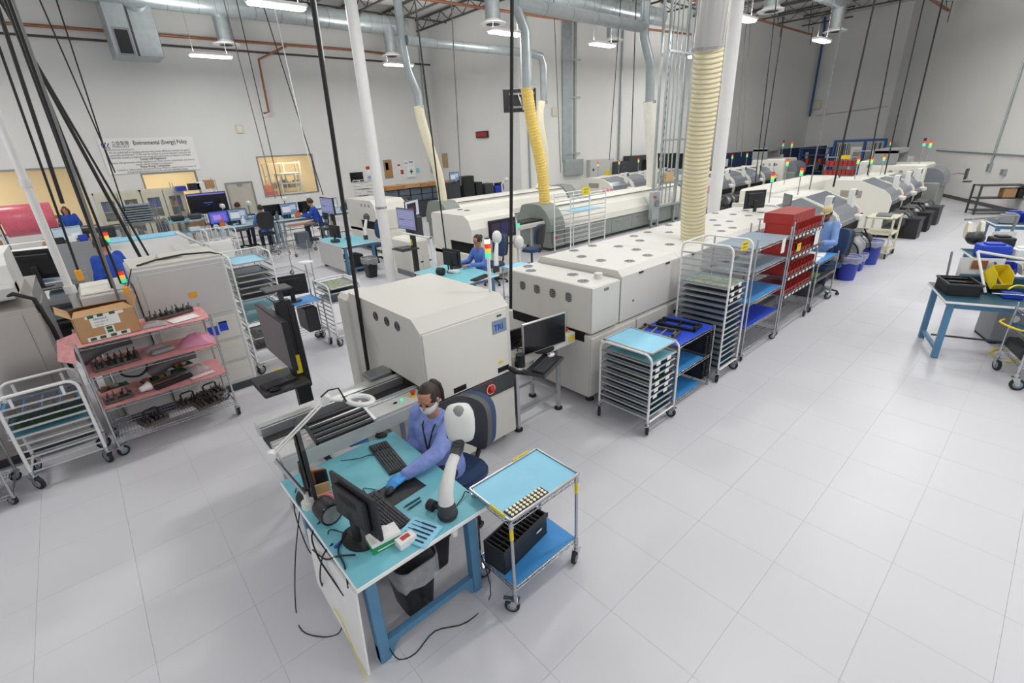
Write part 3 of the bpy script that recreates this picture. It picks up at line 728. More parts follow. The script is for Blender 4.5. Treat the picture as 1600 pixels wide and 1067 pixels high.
for k in range(5): m = B(); m.cyl((.03+.034*k, .03, .017), (.03+.034*k, .12+.02*(k % 3), .017), .005, 6); m.cyl((.03+.034*k, .12+.02*(k % 3), .017), (.03+.034*k, .2, .016), .002, 5); P('hand_tool', m, 'navy', t)
for k, (pa, pb) in enumerate((((630,793),(656,777)), ((636,797),(658,782)))):
    a, b = G(*pa, ZD+.006), G(*pb, ZD+.006); m = B(); m.tube([a, a+(b-a)*.2, b], [.002, .006, .006], 8); S('tweezer_pen', ['longer of the two dark pens beside the mouse pad', 'shorter dark pen lying outermost beside the mouse pad'][k], 'pen', m, 'darkteal')
# wooden tape holder, pink tape, round loupe light
t = T('tape_holder', 'wooden tape holder by the magnifier lamp base on the front bench', 'holder', tuple(G(494,795,ZD)), RAD(75))
m = B(); m.box(0, .13, -.12, 0, 0, .02); m.box(0, .012, -.12, 0, .02, .1); m.box(.118, .13, -.12, 0, .02, .1); m.box(.012, .118, -.012, 0, .02, .08); P('wood_frame', m, 'tan', t)
t2 = S('tape_roll', 'pink tape roll standing in the wooden holder', 'tape', B().lathe([(.026,0),(.045,0),(.045,.02),(.026,.02)], (0,0,0), 20, 'x'), 'pinkwrap', tuple(G(511,781,ZD+.06)), RAD(60))
t = T('loupe_light', 'squat black round lamp with milky face behind the squat black monitor', 'lamp', tuple(G(516,812,ZD)+Vector((0,0,.075))), RAD(5))
m = B(); m.lathe([(.05,.09),(.07,.085),(.075,.05),(.075,-.05),(.07,-.055)], (0,0,0), 20, 'y'); P('drum', m, 'black', t); m = B(); m.lathe([(0,-.062),(.05,-.06),(.067,-.054)], (0,0,0), 20, 'y'); P('milky_face', m, 'clearbag', t); m = B(); m.lathe([(.068,-.06),(.076,-.056),(.076,-.04)], (0,0,0), 20, 'y', False); P('rim', m, 'gloss', t)
# little things by the edge-on monitor
for lb, px, sz, mt, rz in (('crumpled silver bag beside the edge-on monitor', (494,748), (.06,.09,.1), 'steel2', 20), ('black calculator leaning by the silver bag', (505,757), (.02,.09,.13), 'black', 70), ('orange notebook edge behind the black calculator', (500,752), (.015,.1,.11), 'orange', 70), ('blue marker set before the edge-on monitor', (492,772), (.12,.03,.02), 'royal', 40), ('red screwdriver in front of the edge-on monitor', (505,773), (.1,.02,.02), 'red', 30)):
    m = B(); p = G(*px, ZD); m.box(-sz[0]/2, sz[0]/2, -sz[1]/2, sz[1]/2, 0, sz[2], .008); S(lb.split(' ')[1]+'_item' if False else {'crumpled':'silver_bag','black':'calculator','orange':'notebook','blue':'marker_set','red':'screwdriver'}[lb.split()[0]], lb, 'desk item', m, mt, tuple(p), RAD(rz))
# magnifier lamp
t = T('magnifier_lamp', 'white jointed magnifier lamp clamped to the back left of the front bench', 'lamp', (0,0,0))
b0 = G(483,792,ZD); e1 = GY(424,712,3.02); e2 = GY(509,624,3.08); hd = GY(563,625,3.1)
m = B(); m.cyl(b0, b0+Vector((0,0,.05)), .045, 14); m.cyl(b0+Vector((0,0,.05)), b0+Vector((0,0,.12)), .018, 10); P('base', m, 'plastic', t)
m = B(); a = b0+Vector((0,0,.1)); m.tube([a, e1], .014, 8); P('lower_arm', m, 'alu', t)
m = B(); 
for o in (-.012, .012): m.tube([e1+Vector((0,0,o)), e2+Vector((0,0,o))], .007, 6)
P('upper_arm', m, 'plastic', t)
for p in (e1, e2): m = B(); m.cyl(p-Vector((.012,.02,0)), p+Vector((.012,.02,0)), .034, 14); P('joint', m, 'plastic', t)
m = B(); m.tube([e2, e2+(hd-e2)*.45+Vector((0,0,.0))], .016, 8); P('neck', m, 'plastic', t)
m = B(); m.M = Matrix.Translation(hd) @ Matrix.Rotation(RAD(14), 4, 'Y'); m.lathe([(.072,-.012),(.105,-.014),(.112,0),(.105,.014),(.072,.012),(.072,-.012)], (0,0,0), 24, 'z', False); P('lamp_ring', m, 'plastic', t)
m = B(); m.M = Matrix.Translation(hd) @ Matrix.Rotation(RAD(14), 4, 'Y'); m.lathe([(0,.004),(.05,.003),(.073,0),(.05,-.003),(0,-.004)], (0,0,0), 20); P('lens', m, 'glasspane', t)
m = B(); m.tube([e2+Vector((-.03,0,.03)), e2+Vector((.03,0,.06)), e2+Vector((.1,0,.05)), hd+Vector((-.1,0,.02))], .006, 5); P('cord', m, 'cableblack', t)
# stereo viewer on its arm
t = T('stereo_viewer', 'white and grey swing arm inspection viewer in front of the masked woman', 'viewer', (1.26, 2.19, ZD))
m = B(); m.lathe([(.062,0),(.066,.02),(.058,.10),(.05,.135)], (0,0,0), 20); P('base', m, 'darkgrey', t)
m = B(); m.lathe([(.066,.018),(.069,.022),(.069,.03),(.066,.034)], (0,0,0), 20, 'z', False); P('base_ring', m, 'black', t)
m = B(); m.tube([(-.004,-.06,-.12), (0,-.05,-.05), (0,-.03,0.0)], [.022,.03,.03], 10); P('bench_clamp', m, 'plastic', t)
m = B(); m.tube([(0,0,.12), (0,.0,.17), (.045,.03,.24), (.12,.08,.31), (.2,.12,.36)], [.055,.052,.045,.038,.034], 12); P('arm', m, 'plastic', t)
m = B(); m.tube([(.17,.105,.345), (.215,.13,.375), (.245,.145,.42), (.262,.15,.455)], [.04,.042,.045,.04], 12); q = P('elbow', m, 'darkgrey', t)
m = B()
for k in range(5): p = Vector((.20+.012*k, .12+.007*k, .365+.018*k)); m.lathe([(.044,-.003),(.047,0),(.044,.003)], p, 12, 'z', False)
P('bellows', m, 'rubber', q)
m = B(); m.M = Matrix.Translation((.275,.165,.52)) @ Matrix.Rotation(RAD(-33), 4, 'Z'); N = 18
lv = [(a*1.13, b*1.15, z*1.13) for a, b, z in [(.045,.035,-.115), (.075,.055,-.1), (.088,.068,-.05), (.092,.075,.02), (.088,.072,.07), (.07,.058,.11), (.03,.026,.13)]]
vs = [(a*math.copysign(abs(math.cos(k*2*math.pi/N))**.75, math.cos(k*2*math.pi/N)), b*math.copysign(abs(math.sin(k*2*math.pi/N))**.75, math.sin(k*2*math.pi/N)), z) for a, b, z in lv for k in range(N)]
m.add(vs, [(i*N+k, i*N+(k+1) % N, (i+1)*N+(k+1) % N, (i+1)*N+k) for i in range(len(lv)-1) for k in range(N)]+[tuple(range(N))[::-1], tuple(range((len(lv)-1)*N, len(lv)*N))], True); P('head', m, 'plastic', t)
m = B(); m.M = Matrix.Translation((.275,.165,.52)) @ Matrix.Rotation(RAD(-33), 4, 'Z'); m.ball((0,-.04,.118), .04, .038, .045, 14, 8); P('top_window', m, 'midgrey', t)
m = B(); m.M = Matrix.Translation((.275,.165,.52)) @ Matrix.Rotation(RAD(-33), 4, 'Z'); m.box(-.08, .08, .02, .1, -.14, -.09, .02); m.box(-.1, -.06, .0, .07, -.12, -.08, .012); P('lens_block', m, 'chairgrey', t)
m = B(); m.cyl((-.03,.11,.03), (-.045,.16,.03), .038, 14); m.cyl((0,.05,.03), (-.03,.11,.03), .014, 8); P('focus_knob', m, 'rubber', t)
# under the bench
bin_can('black waste bin with clear liner under the front workbench', tuple(Vector((1.03, 2.42, 0))), 'black', .48, .13, .19, rz=0)
bin_can('small dark bin behind the lined bin under the front workbench', (1.33, 2.62, 0), 'rubber', .34, .11, .15, None)
m = B(); m.box(0, .26, 0, .3, 0, .14, .004); S('cardboard_box', 'low cardboard box on the floor under the front workbench', 'box', m, 'cardboard', (1.12, 2.84, 0), .1)
m = B(); m.box(0, .2, 0, .45, 0, .42, .01); S('computer_tower', 'black computer tower on the floor under the front workbench back', 'computer', m, 'black', (.74, 2.85, 0))
# cables
cable('black cable looping on the floor outside the white bench panel', [(.57,3.0,.77), (.45,2.98,.4), (.36,2.95,.02), (.33,2.75,.006), (.42,2.6,.006), (.5,2.55,.006), (.53,2.5,.1)], .004)
cable('black cable drooping beside the magnifier lamp base', [(.62,3.2,.8), (.55,3.1,.7), (.54,2.95,.45), (.56,2.8,.5), (.58,2.6,.74)], .004)
cable('black cord from the squat monitor over the bench top', [(.72,2.42,.8), (.68,2.55,.79), (.62,2.62,.79), (.58,2.5,.7)], .004)
cable('thin black mouse cable curling over the teal bench top', [(1.05,2.74,.79), (.98,2.86,.785), (.96,2.78,.785), (.9,2.75,.785), (.84,2.6,.785)], .0025)
cable('thin keyboard cable at the back of the teal bench top', [(1.28,3.1,.79), (1.2,3.2,.785), (1.12,3.22,.785), (1.0,3.3,.785)], .0025)
cable('black cable along the front bench edge by the viewer base', [(1.3,2.2,.79), (1.42,2.25,.79), (1.48,2.28,.8), (1.53,2.25,.7), (1.54,2.25,.5), (1.5,2.2,.3)], .004)
cable('black cable trailing on the floor under the bench foot rail', [(1.5,2.2,.25), (1.45,2.05,.01), (1.2,2.0,.006), (1.0,2.1,.006), (.82,2.06,.006), (.72,2.1,.006), (.69,2.15,.1)], .004)
cable('yellow coil of cable hanging behind the white bench panel', [(.5,2.1,.03), (.5,2.2,.2), (.51,2.4,.3), (.52,2.6,.22)], .003, 'yellow')
for k, pts in enumerate(([(.60,2.5,.79),(.53,2.52,.72),(.50,2.6,.5),(.52,2.7,.3),(.55,2.8,.12)], [(.62,2.75,.79),(.54,2.72,.74),(.52,2.6,.66),(.53,2.45,.6),(.54,2.3,.56)], [(.66,2.3,.80),(.58,2.38,.79),(.54,2.5,.7),(.53,2.7,.62),(.55,2.9,.5)], [(.70,2.52,.80),(.60,2.42,.79),(.58,2.28,.79),(.55,2.2,.7)])): cable(['black cable hanging down the open left side of the front bench','black cable sagging along the left edge of the front bench','black cable crossing the left edge of the front bench','short black cable at the front left bench corner'][k], pts, .0055)
m = B(); m.box(0, .07, 0, .02, 0, .014, .003); S('blue_plug', 'blue plug lying by the squat monitor foot', 'plug', m, 'royal', tuple(G(525,858,ZD)), RAD(20))
# tray cart
t = wire_cart('small chrome wire cart with one blue lined tray on top beside the front bench', (1.5, 1.83, 0), .64, .39, [.22, .80], .84, cr=.055, yaw=2.2)
for x, y in ((0,0), (.64,0)):
    m = B(); m.cyl((x,y,.66), (x,y,.78), .0135, 8); P('tape_band', m, 'yellow', t)
t = tray_proto('bluemat', .67, .44); t.name = 'tray'; t.location = (1.475, 1.805, .835); t['label'] = 'blue lined aluminium sheet tray on top of the small wire cart'
for x0, x1, y0, y1 in ((.42,.58,.437,.445), (-.003,.004,.05,.2)): m = B(); m.box(x0, x1, y0, y1, .005, .03); P('tape_strip', m, 'yellow', t)
m = B(); m.box(.03, .37, .02, .1, .006, .012); P('blister_strip', m, 'black', t)
for i in range(10):
    for j in range(3): m = B(); m.cyl((.05+.033*i, .033+.027*j, .012), (.05+.033*i, .033+.027*j, .018), .011, 10); P('pellet', m, 'hose', t)
mat_sheet('bright blue sheet lining the bottom shelf of the small wire cart', 'skymat', (1.505, 1.835, .222), .63, .38, sag=.004)
t = T('parts_crate', 'long black open parts crate with dividers on the small wire cart', 'crate', (1.52, 1.95, .232), RAD(8))
m = B(); m.box(0, .5, 0, .2, 0, .012); m.box(0, .5, 0, .012, 0, .2, .004); m.box(0, .5, .188, .2, 0, .2, .004); m.box(0, .012, 0, .2, 0, .2, .004); m.box(.488, .5, 0, .2, 0, .2, .004); m.box(-.008, .508, -.008, .0, .16, .2); P('shell', m, 'black', t)
for k in range(11): m = B(); m.box(.04+.04*k, .05+.04*k, .012, .188, .05, .185); P('divider', m, 'rubber', t)
m = B(); m.box(.01, .49, .09, .1, .012, .17); P('divider', m, 'rubber', t)
m = B(); m.box(.36, .42, -.0095, -.008, .1, .115); P('tag', m, 'paper', t)
# ================================================================ builders for the big line machines
def reflow_oven_box():
    t = T('reflow_oven', 'long off white reflow oven with rows of round roof vents, nearest the aisle', 'oven', (4.03, 3.245, 0))
    # lower cabinets
    m = B(); m.box(0, 6.9, .02, 1.45, .12, .93, .006); P('base_cabinet', m, 'ovenwhite', t)
    for x0, x1 in ((0,.9), (.91,2.1), (2.11,3.3), (3.31,4.5), (4.51,5.7), (5.71,6.9)):
        m = B(); m.box(x0+.01, x1-.01, -.004, .02, .14, .9, .004); q = P('lower_door', m, 'ovenwhite', t)
        if x0 > .5: m = B(); m.box(x1-.3, x1-.16, -.008, -.003, .74, .79, .003); P('grip', m, 'slot', q)
    m = B()
    for z in range(6): m.box(-.004, 0.0, .5, .56, .42+z*.03, .435+z*.03); m.box(-.004, 0, .58, .64, .42+z*.03, .435+z*.03)
    P('side_vent', m, 'slot', t)
    m = B()
    for z in range(6): m.box(-.004, 0.0, 1.05, 1.1, .5+z*.03, .515+z*.03); m.box(-.004, 0, 1.15, 1.2, .5+z*.03, .515+z*.03)
    P('side_vent', m, 'slot', t)
    m = B(); m.box(-.004, .01, .1, 1.35, .84, .96); P('board_slot', m, 'slot', t)
    # small hood at the near end
    m = B(); m.box(-.005, .5, -.0, 1.42, .96, 1.52, .012); P('end_hood', m, 'ovenwhite', t)
    m = B(); m.box(-.006, .505, -.012, .0, .97, 1.51, .004); P('end_door', m, 'ovenwhite', t)
    m = B(); m.box(.2, .29, -.016, -.011, 1.44, 1.475, .003); P('latch', m, 'alud', t)
    for k, y in enumerate((.34, .6, .87, 1.13)):
        m = B(); n = 6; m.prism([(y+.055*math.cos(a), 1.345+.06*math.sin(a)) for a in [i*math.pi/3+math.pi/6 for i in range(n)]], -.012, -.002, 'x'); q = P('fan_vent', m, 'alud', t)
        m = B()
        for s in range(5): m.box(-.0135, -.0122, y-.04, y+.04, 1.3+s*.022, 1.31+s*.022)
        P('louvre', m, 'darkgrey', q)
    def vent(x, y, z, r=.07):
        m = B(); m.lathe([(r,0),(r,.004),(r*.8,.006)], (x,y,z), 16); q = P('roof_vent', m, 'alud', t)
        m = B()
        for a in range(6): c, s = math.cos(a*1.047), math.sin(a*1.047); m.tube([(x+c*r*.2, y+s*r*.2, z+.007), (x+c*r*.75, y+s*r*.75, z+.007)], .006, 4)
        P('spoke', m, 'midgrey', q)
    for x, y in ((.12,1.1), (.26,1.3), (.16,.26), (.3,.55)): vent(x, y, 1.521)
    m = B(); m.cyl((.36,.2,1.52), (.36,.2,1.585), .05, 16); P('stub_duct', m, 'ovenwhite', t)
    # long hood: sections
    xs = [.54, 1.8, 3.3, 4.8, 6.3]
    for k in range(4):
        m = B(); a, b = xs[k], xs[k+1]-.006
        m.prism([(.0,.96), (-.008,1.53), (.06,1.6), (1.32,1.6), (1.4,1.53), (1.42,.96)], a, b, 'x'); q = P('hood_section', m, 'ovenwhite', t)
        for dx in (.35, .95): m = B(); m.box(a+dx, a+dx+.09, -.018, -.005, 1.50, 1.525, .003); P('latch', m, 'black', q)
        m = B(); m.box(a+.25, a+.27, -.009, -.004, 1.17, 1.19); P('lock', m, 'slot', q)
    for x, y in ((4.88,4.12),(4.86,3.78),(5.05,3.47),(5.45,3.47),(5.11,4.45),(5.52,4.45),(5.7,4.12),(5.66,3.79),(6.22,3.61),(6.22,4.11),(6.47,4.39),(7.05,4.12),(6.87,4.4),(7.64,4.48),(8.05,3.81),(7.94,3.5),(7.58,3.51),(8.52,3.82),(8.51,4.12),(9.32,4.13),(9.3,3.83),(9.79,3.8),(9.91,4.15),(9.0,3.48),(9.3,4.47)): vent(x-4.03, y-3.245, 1.6)
    m = B(); m.prism([(.0,.96), (.0,1.5), (.06,1.56), (1.32,1.56), (1.4,1.5), (1.42,.96)], 6.3, 6.9, 'x'); P('end_hood', m, 'ovenwhite', t)
    for x in (.15, 2.3, 4.5, 6.7):
        for y in (.12, 1.3): m = B(); m.cyl((x,y,0), (x,y,.13), .03, 8); m.cyl((x,y,0), (x,y,.02), .055, 12); P('foot', m, 'darkgrey', t)
    return t
reflow_oven_box()
def exhaust_hose(label, p, q, r, m0='hose', ribs=0, ribm='hoserib', sway=.05, cat='hose'):
    """flexible hose from p (low) to q (high)"""
    t = T('exhaust_hose', label, cat, (0,0,0)); p, q = Vector(p), Vector(q); n = 10
    pts = [p+(q-p)*(i/n)+Vector((sway*math.sin(math.pi*2*i/n*.9), -sway*.6*math.sin(math.pi*i/n), 0)) for i in range(n+1)]
    m = B(); m.tube(pts, r, 18); P('sleeve', m, m0, t)
    if ribs:
        m = B()
        for k in range(ribs):
            u = (k+.5)/ribs*n; i = min(int(u), n-1); c = pts[i]+(pts[i+1]-pts[i])*(u-i); d = (pts[i+1]-pts[i]).normalized(); h = (q-p).length/ribs*.27
            m.tube([c-d*h, c-d*h*.4, c+d*h*.4, c+d*h], [r*1.0, r*1.045, r*1.045, r*1.0], 18)
        P('rib', m, ribm, t, stuff=True)
    m = B(); m.cyl(q-(q-p).normalized()*.06, q+(q-p).normalized()*.02, r*1.05, 18); P('clamp_collar', m, 'chrome', t)
    return t
def curved_oven(label, loc, L, D_=1.4, H=1.32, drawers=6, cap='sage'):
    t = T('reflow_oven', label, 'oven', loc)
    prof = [(.05,.62), (.05,.8), (.18,1.08), (.42,H-.04), (.6,H), (D_-.4,H), (D_-.22,H-.04), (D_-.05,.85), (D_-.05,.62)]
    caps = [(-.02,.6), (-.02,.78), (.06,.98), (.22,1.18), (.42,H+.005), (.6,H+.03), (D_-.42,H+.03), (D_-.2,H-.02), (D_,.9), (D_,.6)]
    m = B(); m.prism(prof, .62, L-.62, 'x'); P('hood', m, 'cream2', t)
    m = B(); m.box(.62, L-.62, .3, .33, 1.24, 1.27); P('hood_seam', m, 'seam', t)
    m = B(); m.prism(caps, .0, .6, 'x'); P('end_cap', m, cap, t)
    m = B(); m.prism(caps, L-.6, L, 'x'); P('end_cap', m, cap, t)
    m = B(); m.box(-.004, .03, .25, D_-.3, .66, .76); P('board_slot', m, 'slot', t)
    m = B(); m.box(.05, L-.05, .06, D_-.02, .1, .6, .01); P('base', m, 'sage', t)
    w = (L-1.3)/drawers
    for k in range(drawers):
        x0 = .65+k*w; m = B(); m.box(x0+.01, x0+w-.01, .03, .06, .14, .57, .006); q = P('drawer', m, 'sage', t)
        m = B(); pts = [(x0+w*(.2+.06*i), .025, .5-.05*math.sin(math.pi*i/10)) for i in range(11)]; m.tube(pts, .008, 5); P('grip', m, 'midgrey', q)
    m = B(); m.box(.12, .3, .0, .05, .2, .56, .004); q = P('power_panel', m, 'sage', t); m = B(); m.box(.17, .26, -.006, .0, .34, .46); P('warning_label', m, 'red', q)
    for x in (.2, L-.2):
        for y in (.2, D_-.2): m = B(); m.cyl((x,y,0), (x,y,.12), .04, 8); P('foot', m, 'darkgrey', t)
    return t
curved_oven('long cream reflow oven with sage green rounded ends in the second machine row', (10.15, 9.75, 0), 8.2)
curved_oven('shorter cream reflow oven with rounded ends in the third machine row, behind the round column', (9.2, 13.5, 0), 6.6)
def mounter(label, loc, w=1.42, panel=True, pink=False, seed=0, H=1.5, group=None):
    """chip placer: curved hood with smoked window, screen, feeder bank towards y=0"""
    t = T('chip_placer', label, 'machine', loc, 0, group); rr = random.Random(seed)
    body = [(.1,.25), (.1,.62), (.02,.75), (.0,1.02), (.08,1.2), (.25,1.34), (.55,1.46), (.85,H), (1.75,H), (1.75,.25)]
    m = B(); m.prism(body, 0, .06, 'x'); P('side_cover', m, 'cream2', t); m = B(); m.prism(body, w-.06, w, 'x'); P('side_cover', m, 'cream2', t)
    inner = [(.16,.25), (.16,.7), (.1,.8), (.09,1.0), (.15,1.16), (.3,1.3), (.58,1.42), (.85,H-.03), (1.72,H-.03), (1.72,.25)]
    m = B(); m.prism(inner, .06, w-.06, 'x'); P('body', m, 'plastic', t)
    hood = [(.04,1.02), (.11,1.185), (.27,1.325), (.57,1.445), (.85,H-.008), (.85,H-.03), (.58,1.42), (.3,1.3), (.14,1.16), (.08,1.02)]
    m = B(); m.prism(hood, .07, w-.07, 'x'); P('smoked_hood', m, 'greyhood', t)
    m = B(); m.prism([(.02,.92), (.02,1.02), (.09,1.05), (.09,.9)], .07, w-.07, 'x'); P('hood_lip', m, 'alud', t)
    m = B(); m.box(.08, w-.08, .02, .16, .72, .9, .01); P('feeder_mouth', m, 'slot', t)
    if panel: m = B(); m.box(-.006, .0, .75, 1.3, 1.1, 1.3, .003); P('inspection_panel', m, 'brownpanel', t)
    m = B(); m.box(w-.30, w-.12, .16, .3, 1.2, 1.66, .02); q = P('operator_post', m, 'plastic', t)
    m = B(); m.box(w-.28, w-.14, .152, .16, 1.5, 1.63); P('display', m, 'skydark', q)
    m = B(); m.box(w-.38, w-.1, -.08, .1, .94, 1.08, .03); q = P('keypad_box', m, 'plastic', t)
    m = B(); m.cyl((w-.2,-.04,1.08), (w-.2,-.04,1.105), .03, 10); P('stop_button', m, 'red', q)
    for k in range(6):
        m = B(); x = .14+k*(w-.5)/6
        m.box(x, x+.07, -.28, .06, .62, .7, .01); m.lathe([(.03,0),(.15,.0),(.15,.03),(.03,.03)], (x+.02, -.26-.03*(k % 2), .46+.05*(k % 3)), 14, 'x'); P('feeder', m, ['darkgrey','alud','chairgrey'][k % 3], t)
    m = B()
    for k in range(5):
        x = .15+k*(w-.4)/5; m.tube([(x,-.3,.6), (x+.05,-.36,.4), (x+.03,-.3,.18), (x+.12,-.22,.1)], .018, 6)
    P('feeder_tape', m, 'rubber', t)
    m = B(); m.box(.06, w-.06, -.3, .15, .08, .3, .02); P('feeder_cart', m, 'darkgrey', t)
    m = B(); m.box(.02, w-.02, .12, 1.73, .08, .25); P('plinth', m, 'midgrey', t)
    if pink:
        m = B(); m.box(-.03, .02, -.01, .14, .75, 1.12, .01); m.box(-.03, .02, .2, .55, .8, 1.1, .06); P('pink_guard', m, 'pinkbag', t)
    if H > 1: tower_light(t, (.35, 1.1, H), .42, .035, .012, ('led_r','led_y','led_g'), .06)
    for x in (.1, w-.1):
        for y in (.2, 1.6): m = B(); m.cyl((x,y,0), (x,y,.09), .04, 8); P('foot', m, 'darkgrey', t)
    return t
# front row, going away from the oven
mounter('white chip placer with smoked hood just behind the man in the tan cap', (11.05, 3.2, 0), 1.62, seed=1, H=1.58)
mounter('second white chip placer beyond the man in the tan cap, above the blue bins', (12.72, 3.2, 0), 1.62, seed=2, panel=False, H=1.58)
mounter('white chip placer with a bare brown side panel beside the cream trolley', (17.2, 3.2, 0), seed=3, H=1.58)
mounter('chip placer second past the brown side panel in the front row', (18.65, 3.2, 0), seed=4, panel=False)
mounter('last chip placer of the front row, next to the grey printer drum', (20.1, 3.2, 0), seed=5, panel=False)
def printer(label, loc, mirror=False):
    t = T('stencil_printer', label, 'machine', loc)
    m = B(); m.box(0, 1.6, .35, 1.9, .3, 1.75, .05); P('body', m, 'cream2', t)
    m = B(); m.box(.05, 1.55, .3, 1.85, 0, .3); P('plinth', m, 'midgrey', t)
    for k in range(3): m = B(); m.cyl((-.004, .7+.3*k, 1.5), (.003, .7+.3*k, 1.5), .06, 12); P('fan_vent', m, 'midgrey', t)
    m = B(); m.cyl((.3,.25,1.2), (1.5,.25,1.2), .42, 20); P('drum_hood', m, 'greyhood', t)
    m = B(); m.box(.25, 1.55, -.1, .5, .3, 1.15, .04); P('front_cabinet', m, 'sage', t)
    m = B(); m.box(1.5, 1.62, .05, .45, .98, 1.38, .04); P('white_cap', m, 'plastic', t)
    m = B(); m.tube([(1.5,.0,1.3), (1.75,-.3,1.35), (1.8,-.5,1.32)], .02, 6); P('screen_arm', m, 'alud', t)
    m = B(); m.box(1.6, 2.0, -.56, -.5, 1.15, 1.5, .01); m.box(1.6, 2.0, -.72, -.5, 1.06, 1.09); P('screen_box', m, 'darkgrey', t)
    m = B(); m.box(0, .1, 1.2, 1.9, 1.75, 2.2); m.box(1.5, 1.6, 1.2, 1.9, 1.75, 2.2); m.box(0, 1.6, 1.2, 1.9, 2.1, 2.25, .01); P('top_frame', m, 'midgrey', t)
    tower_light(t, (.2, .6, 1.75), .55, .04, .012, ('black','led_r','led_g'), .08); tower_light(t, (1.3, .6, 1.75), .45, .04, .012, ('led_r','led_y','led_g'), .08)
    return t
printer('cream stencil printer with grey drum hood ending the front machine row by the diagonal wall', (21.75, 3.0, 0))
def long_box(label, loc, w, d, h, m0='cream2', holes=3, name='line_cabinet', cat='machine', tower=True):
    t = T(name, label, cat, loc)
    m = B(); m.box(0, w, 0, d, .12, h, .05); P('body', m, m0, t); m = B(); m.box(.04, w-.04, .04, d-.04, 0, .12); P('plinth', m, 'midgrey', t)
    n = max(2, int(w/1.3))
    for k in range(n): m = B(); m.box(w*k/n+.02, w*(k+1)/n-.02, -.012, .0, .2, h*.58, .004); q = P('door', m, m0, t); m = B(); m.box(w*(k+.8)/n, w*(k+.8)/n+.08, -.02, -.012, h*.4, h*.43); P('grip', m, 'slot', q)
    for k in range(holes): m = B(); m.cyl((-.004, d*.25+.25*k, h-.2), (.003, d*.25+.25*k, h-.2), .06, 12); P('fan_vent', m, 'midgrey', t)
    if tower: tower_light(t, (w*.3, d*.4, h), .5, .035, .012, ('led_r','led_y','led_g'), .06)
    return t
long_box('long low cream line cabinet behind the front row chip placers', (14.2, 5.2, 0), 5.2, 1.0, 1.55, holes=0)
long_box('cream cabinet with three round fans standing behind the front row, by the red bin shelves', (23.9, 4.7, 0), 3.6, 1.1, 1.75)
# second row
mounter('first chip placer of the second row, partly behind the thick cream hose', (19.3, 9.3, 0), seed=11, pink=True)
mounter('second chip placer of the second row behind the squat monitor on the oven', (20.8, 9.3, 0), seed=12, panel=False)
mounter('third chip placer of the second row by the dark monitor', (22.3, 9.3, 0), seed=13, panel=False)
mounter('fourth chip placer of the second row next to its grey printer drum', (23.8, 9.3, 0), seed=14, panel=False)
printer('cream stencil printer with grey drum ending the second row before the blue partition', (25.9, 9.0, 0))
# third row
mounter('first chip placer of the third row with lilac and pink guards', (16.9, 12.6, 0), seed=21, pink=True)
mounter('second chip placer of the third row', (18.4, 12.6, 0), seed=22, panel=False)
mounter('third chip placer of the third row with pink guards', (19.9, 12.6, 0), seed=23, pink=True, panel=False)
mounter('last chip placer of the third row beside the white hose', (21.4, 12.4, 0), seed=24, panel=False)
# ================================================================ racks, carts and operator's side by the front oven
# stand with monitor between the cream inspection machine and the oven
t = T('link_conveyor', 'short conveyor on aluminium legs linking inspection machine and oven, red button on its end', 'conveyor', (3.02, 3.46, 0))
m = B(); m.box(0, .98, 0, .14, .82, .95, .004); P('front_beam', m, 'cream', t)
m = B(); m.box(0, 1.0, .14, .17, .86, .96); m.box(0, 1.0, .42, .45, .86, .96); P('rail', m, 'alu', t); m = B(); m.box(0, 1.0, .17, .42, .86, .88); P('belt', m, 'rubber', t); m = B(); m.box(0, .98, .45, .56, .82, .95); P('rear_beam', m, 'cream', t)
for x in (.05, .72):
    for y in (.04, .5): m = B(); m.box(x-.022, x+.022, y-.022, y+.022, .03, .83, .003); m.cyl((x,y,.02), (x,y,.03), .02, 8); q = P('leg', m, 'alu', t); m = B(); m.cyl((x,y,0), (x,y,.022), .05, 12); P('foot', m, 'rubber', q)
for a in (((.05,.04,.22),(.72,.04,.22)), ((.05,.5,.22),(.72,.5,.22)), ((.72,.04,.22),(.72,.5,.22)), ((.05,.04,.22),(.05,.5,.22))):
    m = B(); d = .018; (x0,y0,z0),(x1,y1,z1) = a; m.box(x0-d, x1+d, y0-d, y1+d, z0-d, z1+d); P('crossbar', m, 'alu', t)
m = B(); m.cyl((.9,.07,.95), (.9,.07,.965), .03, 12); q = P('stop_collar', m, 'yellow', t); m = B(); m.lathe([(.014,0),(.014,.015),(.026,.02),(.022,.034),(0,.036)], (.9,.07,.965), 12); P('stop_button', m, 'red', q)
m = B(); m.cyl((.8,.07,.95), (.8,.07,.965), .014, 10); P('start_button', m, 'led_g', t)
m = B(); m.box(.86, .96, -.004, 0, .86, .92); P('warning_label', m, 'yellow', t)
m = B(); m.cyl((.05,-.04,.84), (.05,-.04,.98), .05, 14); m.box(.0, .1, -.06, .0, .84, .9); P('arm_clamp', m, 'black', t)
t2 = T('keyboard_shelf', 'black keyboard shelf on an arm in front of the link conveyor', 'shelf', (3.0, 2.98, .9), RAD(20)); m = B(); m.box(0, .52, 0, .26, -.04, 0, .02); P('tray', m, 'black', t2); m = B(); m.tube([(.05,.2,-.03), (.02,.34,-.03), (.06,.44,-.02)], .025, 8); P('arm', m, 'black', t2)
M0 = Matrix.Translation((3.0, 2.98, .9)) @ Matrix.Rotation(RAD(20), 4, 'Z')
keyboard('black keyboard on the shelf arm in front of the link conveyor', tuple(M0 @ Vector((.03,.03,0))), RAD(20), .36, .14, kc='darkgrey')
mouse('white mouse beside the keyboard on the shelf arm', tuple(M0 @ Vector((.46,.14,0))), RAD(100), 'plastic')
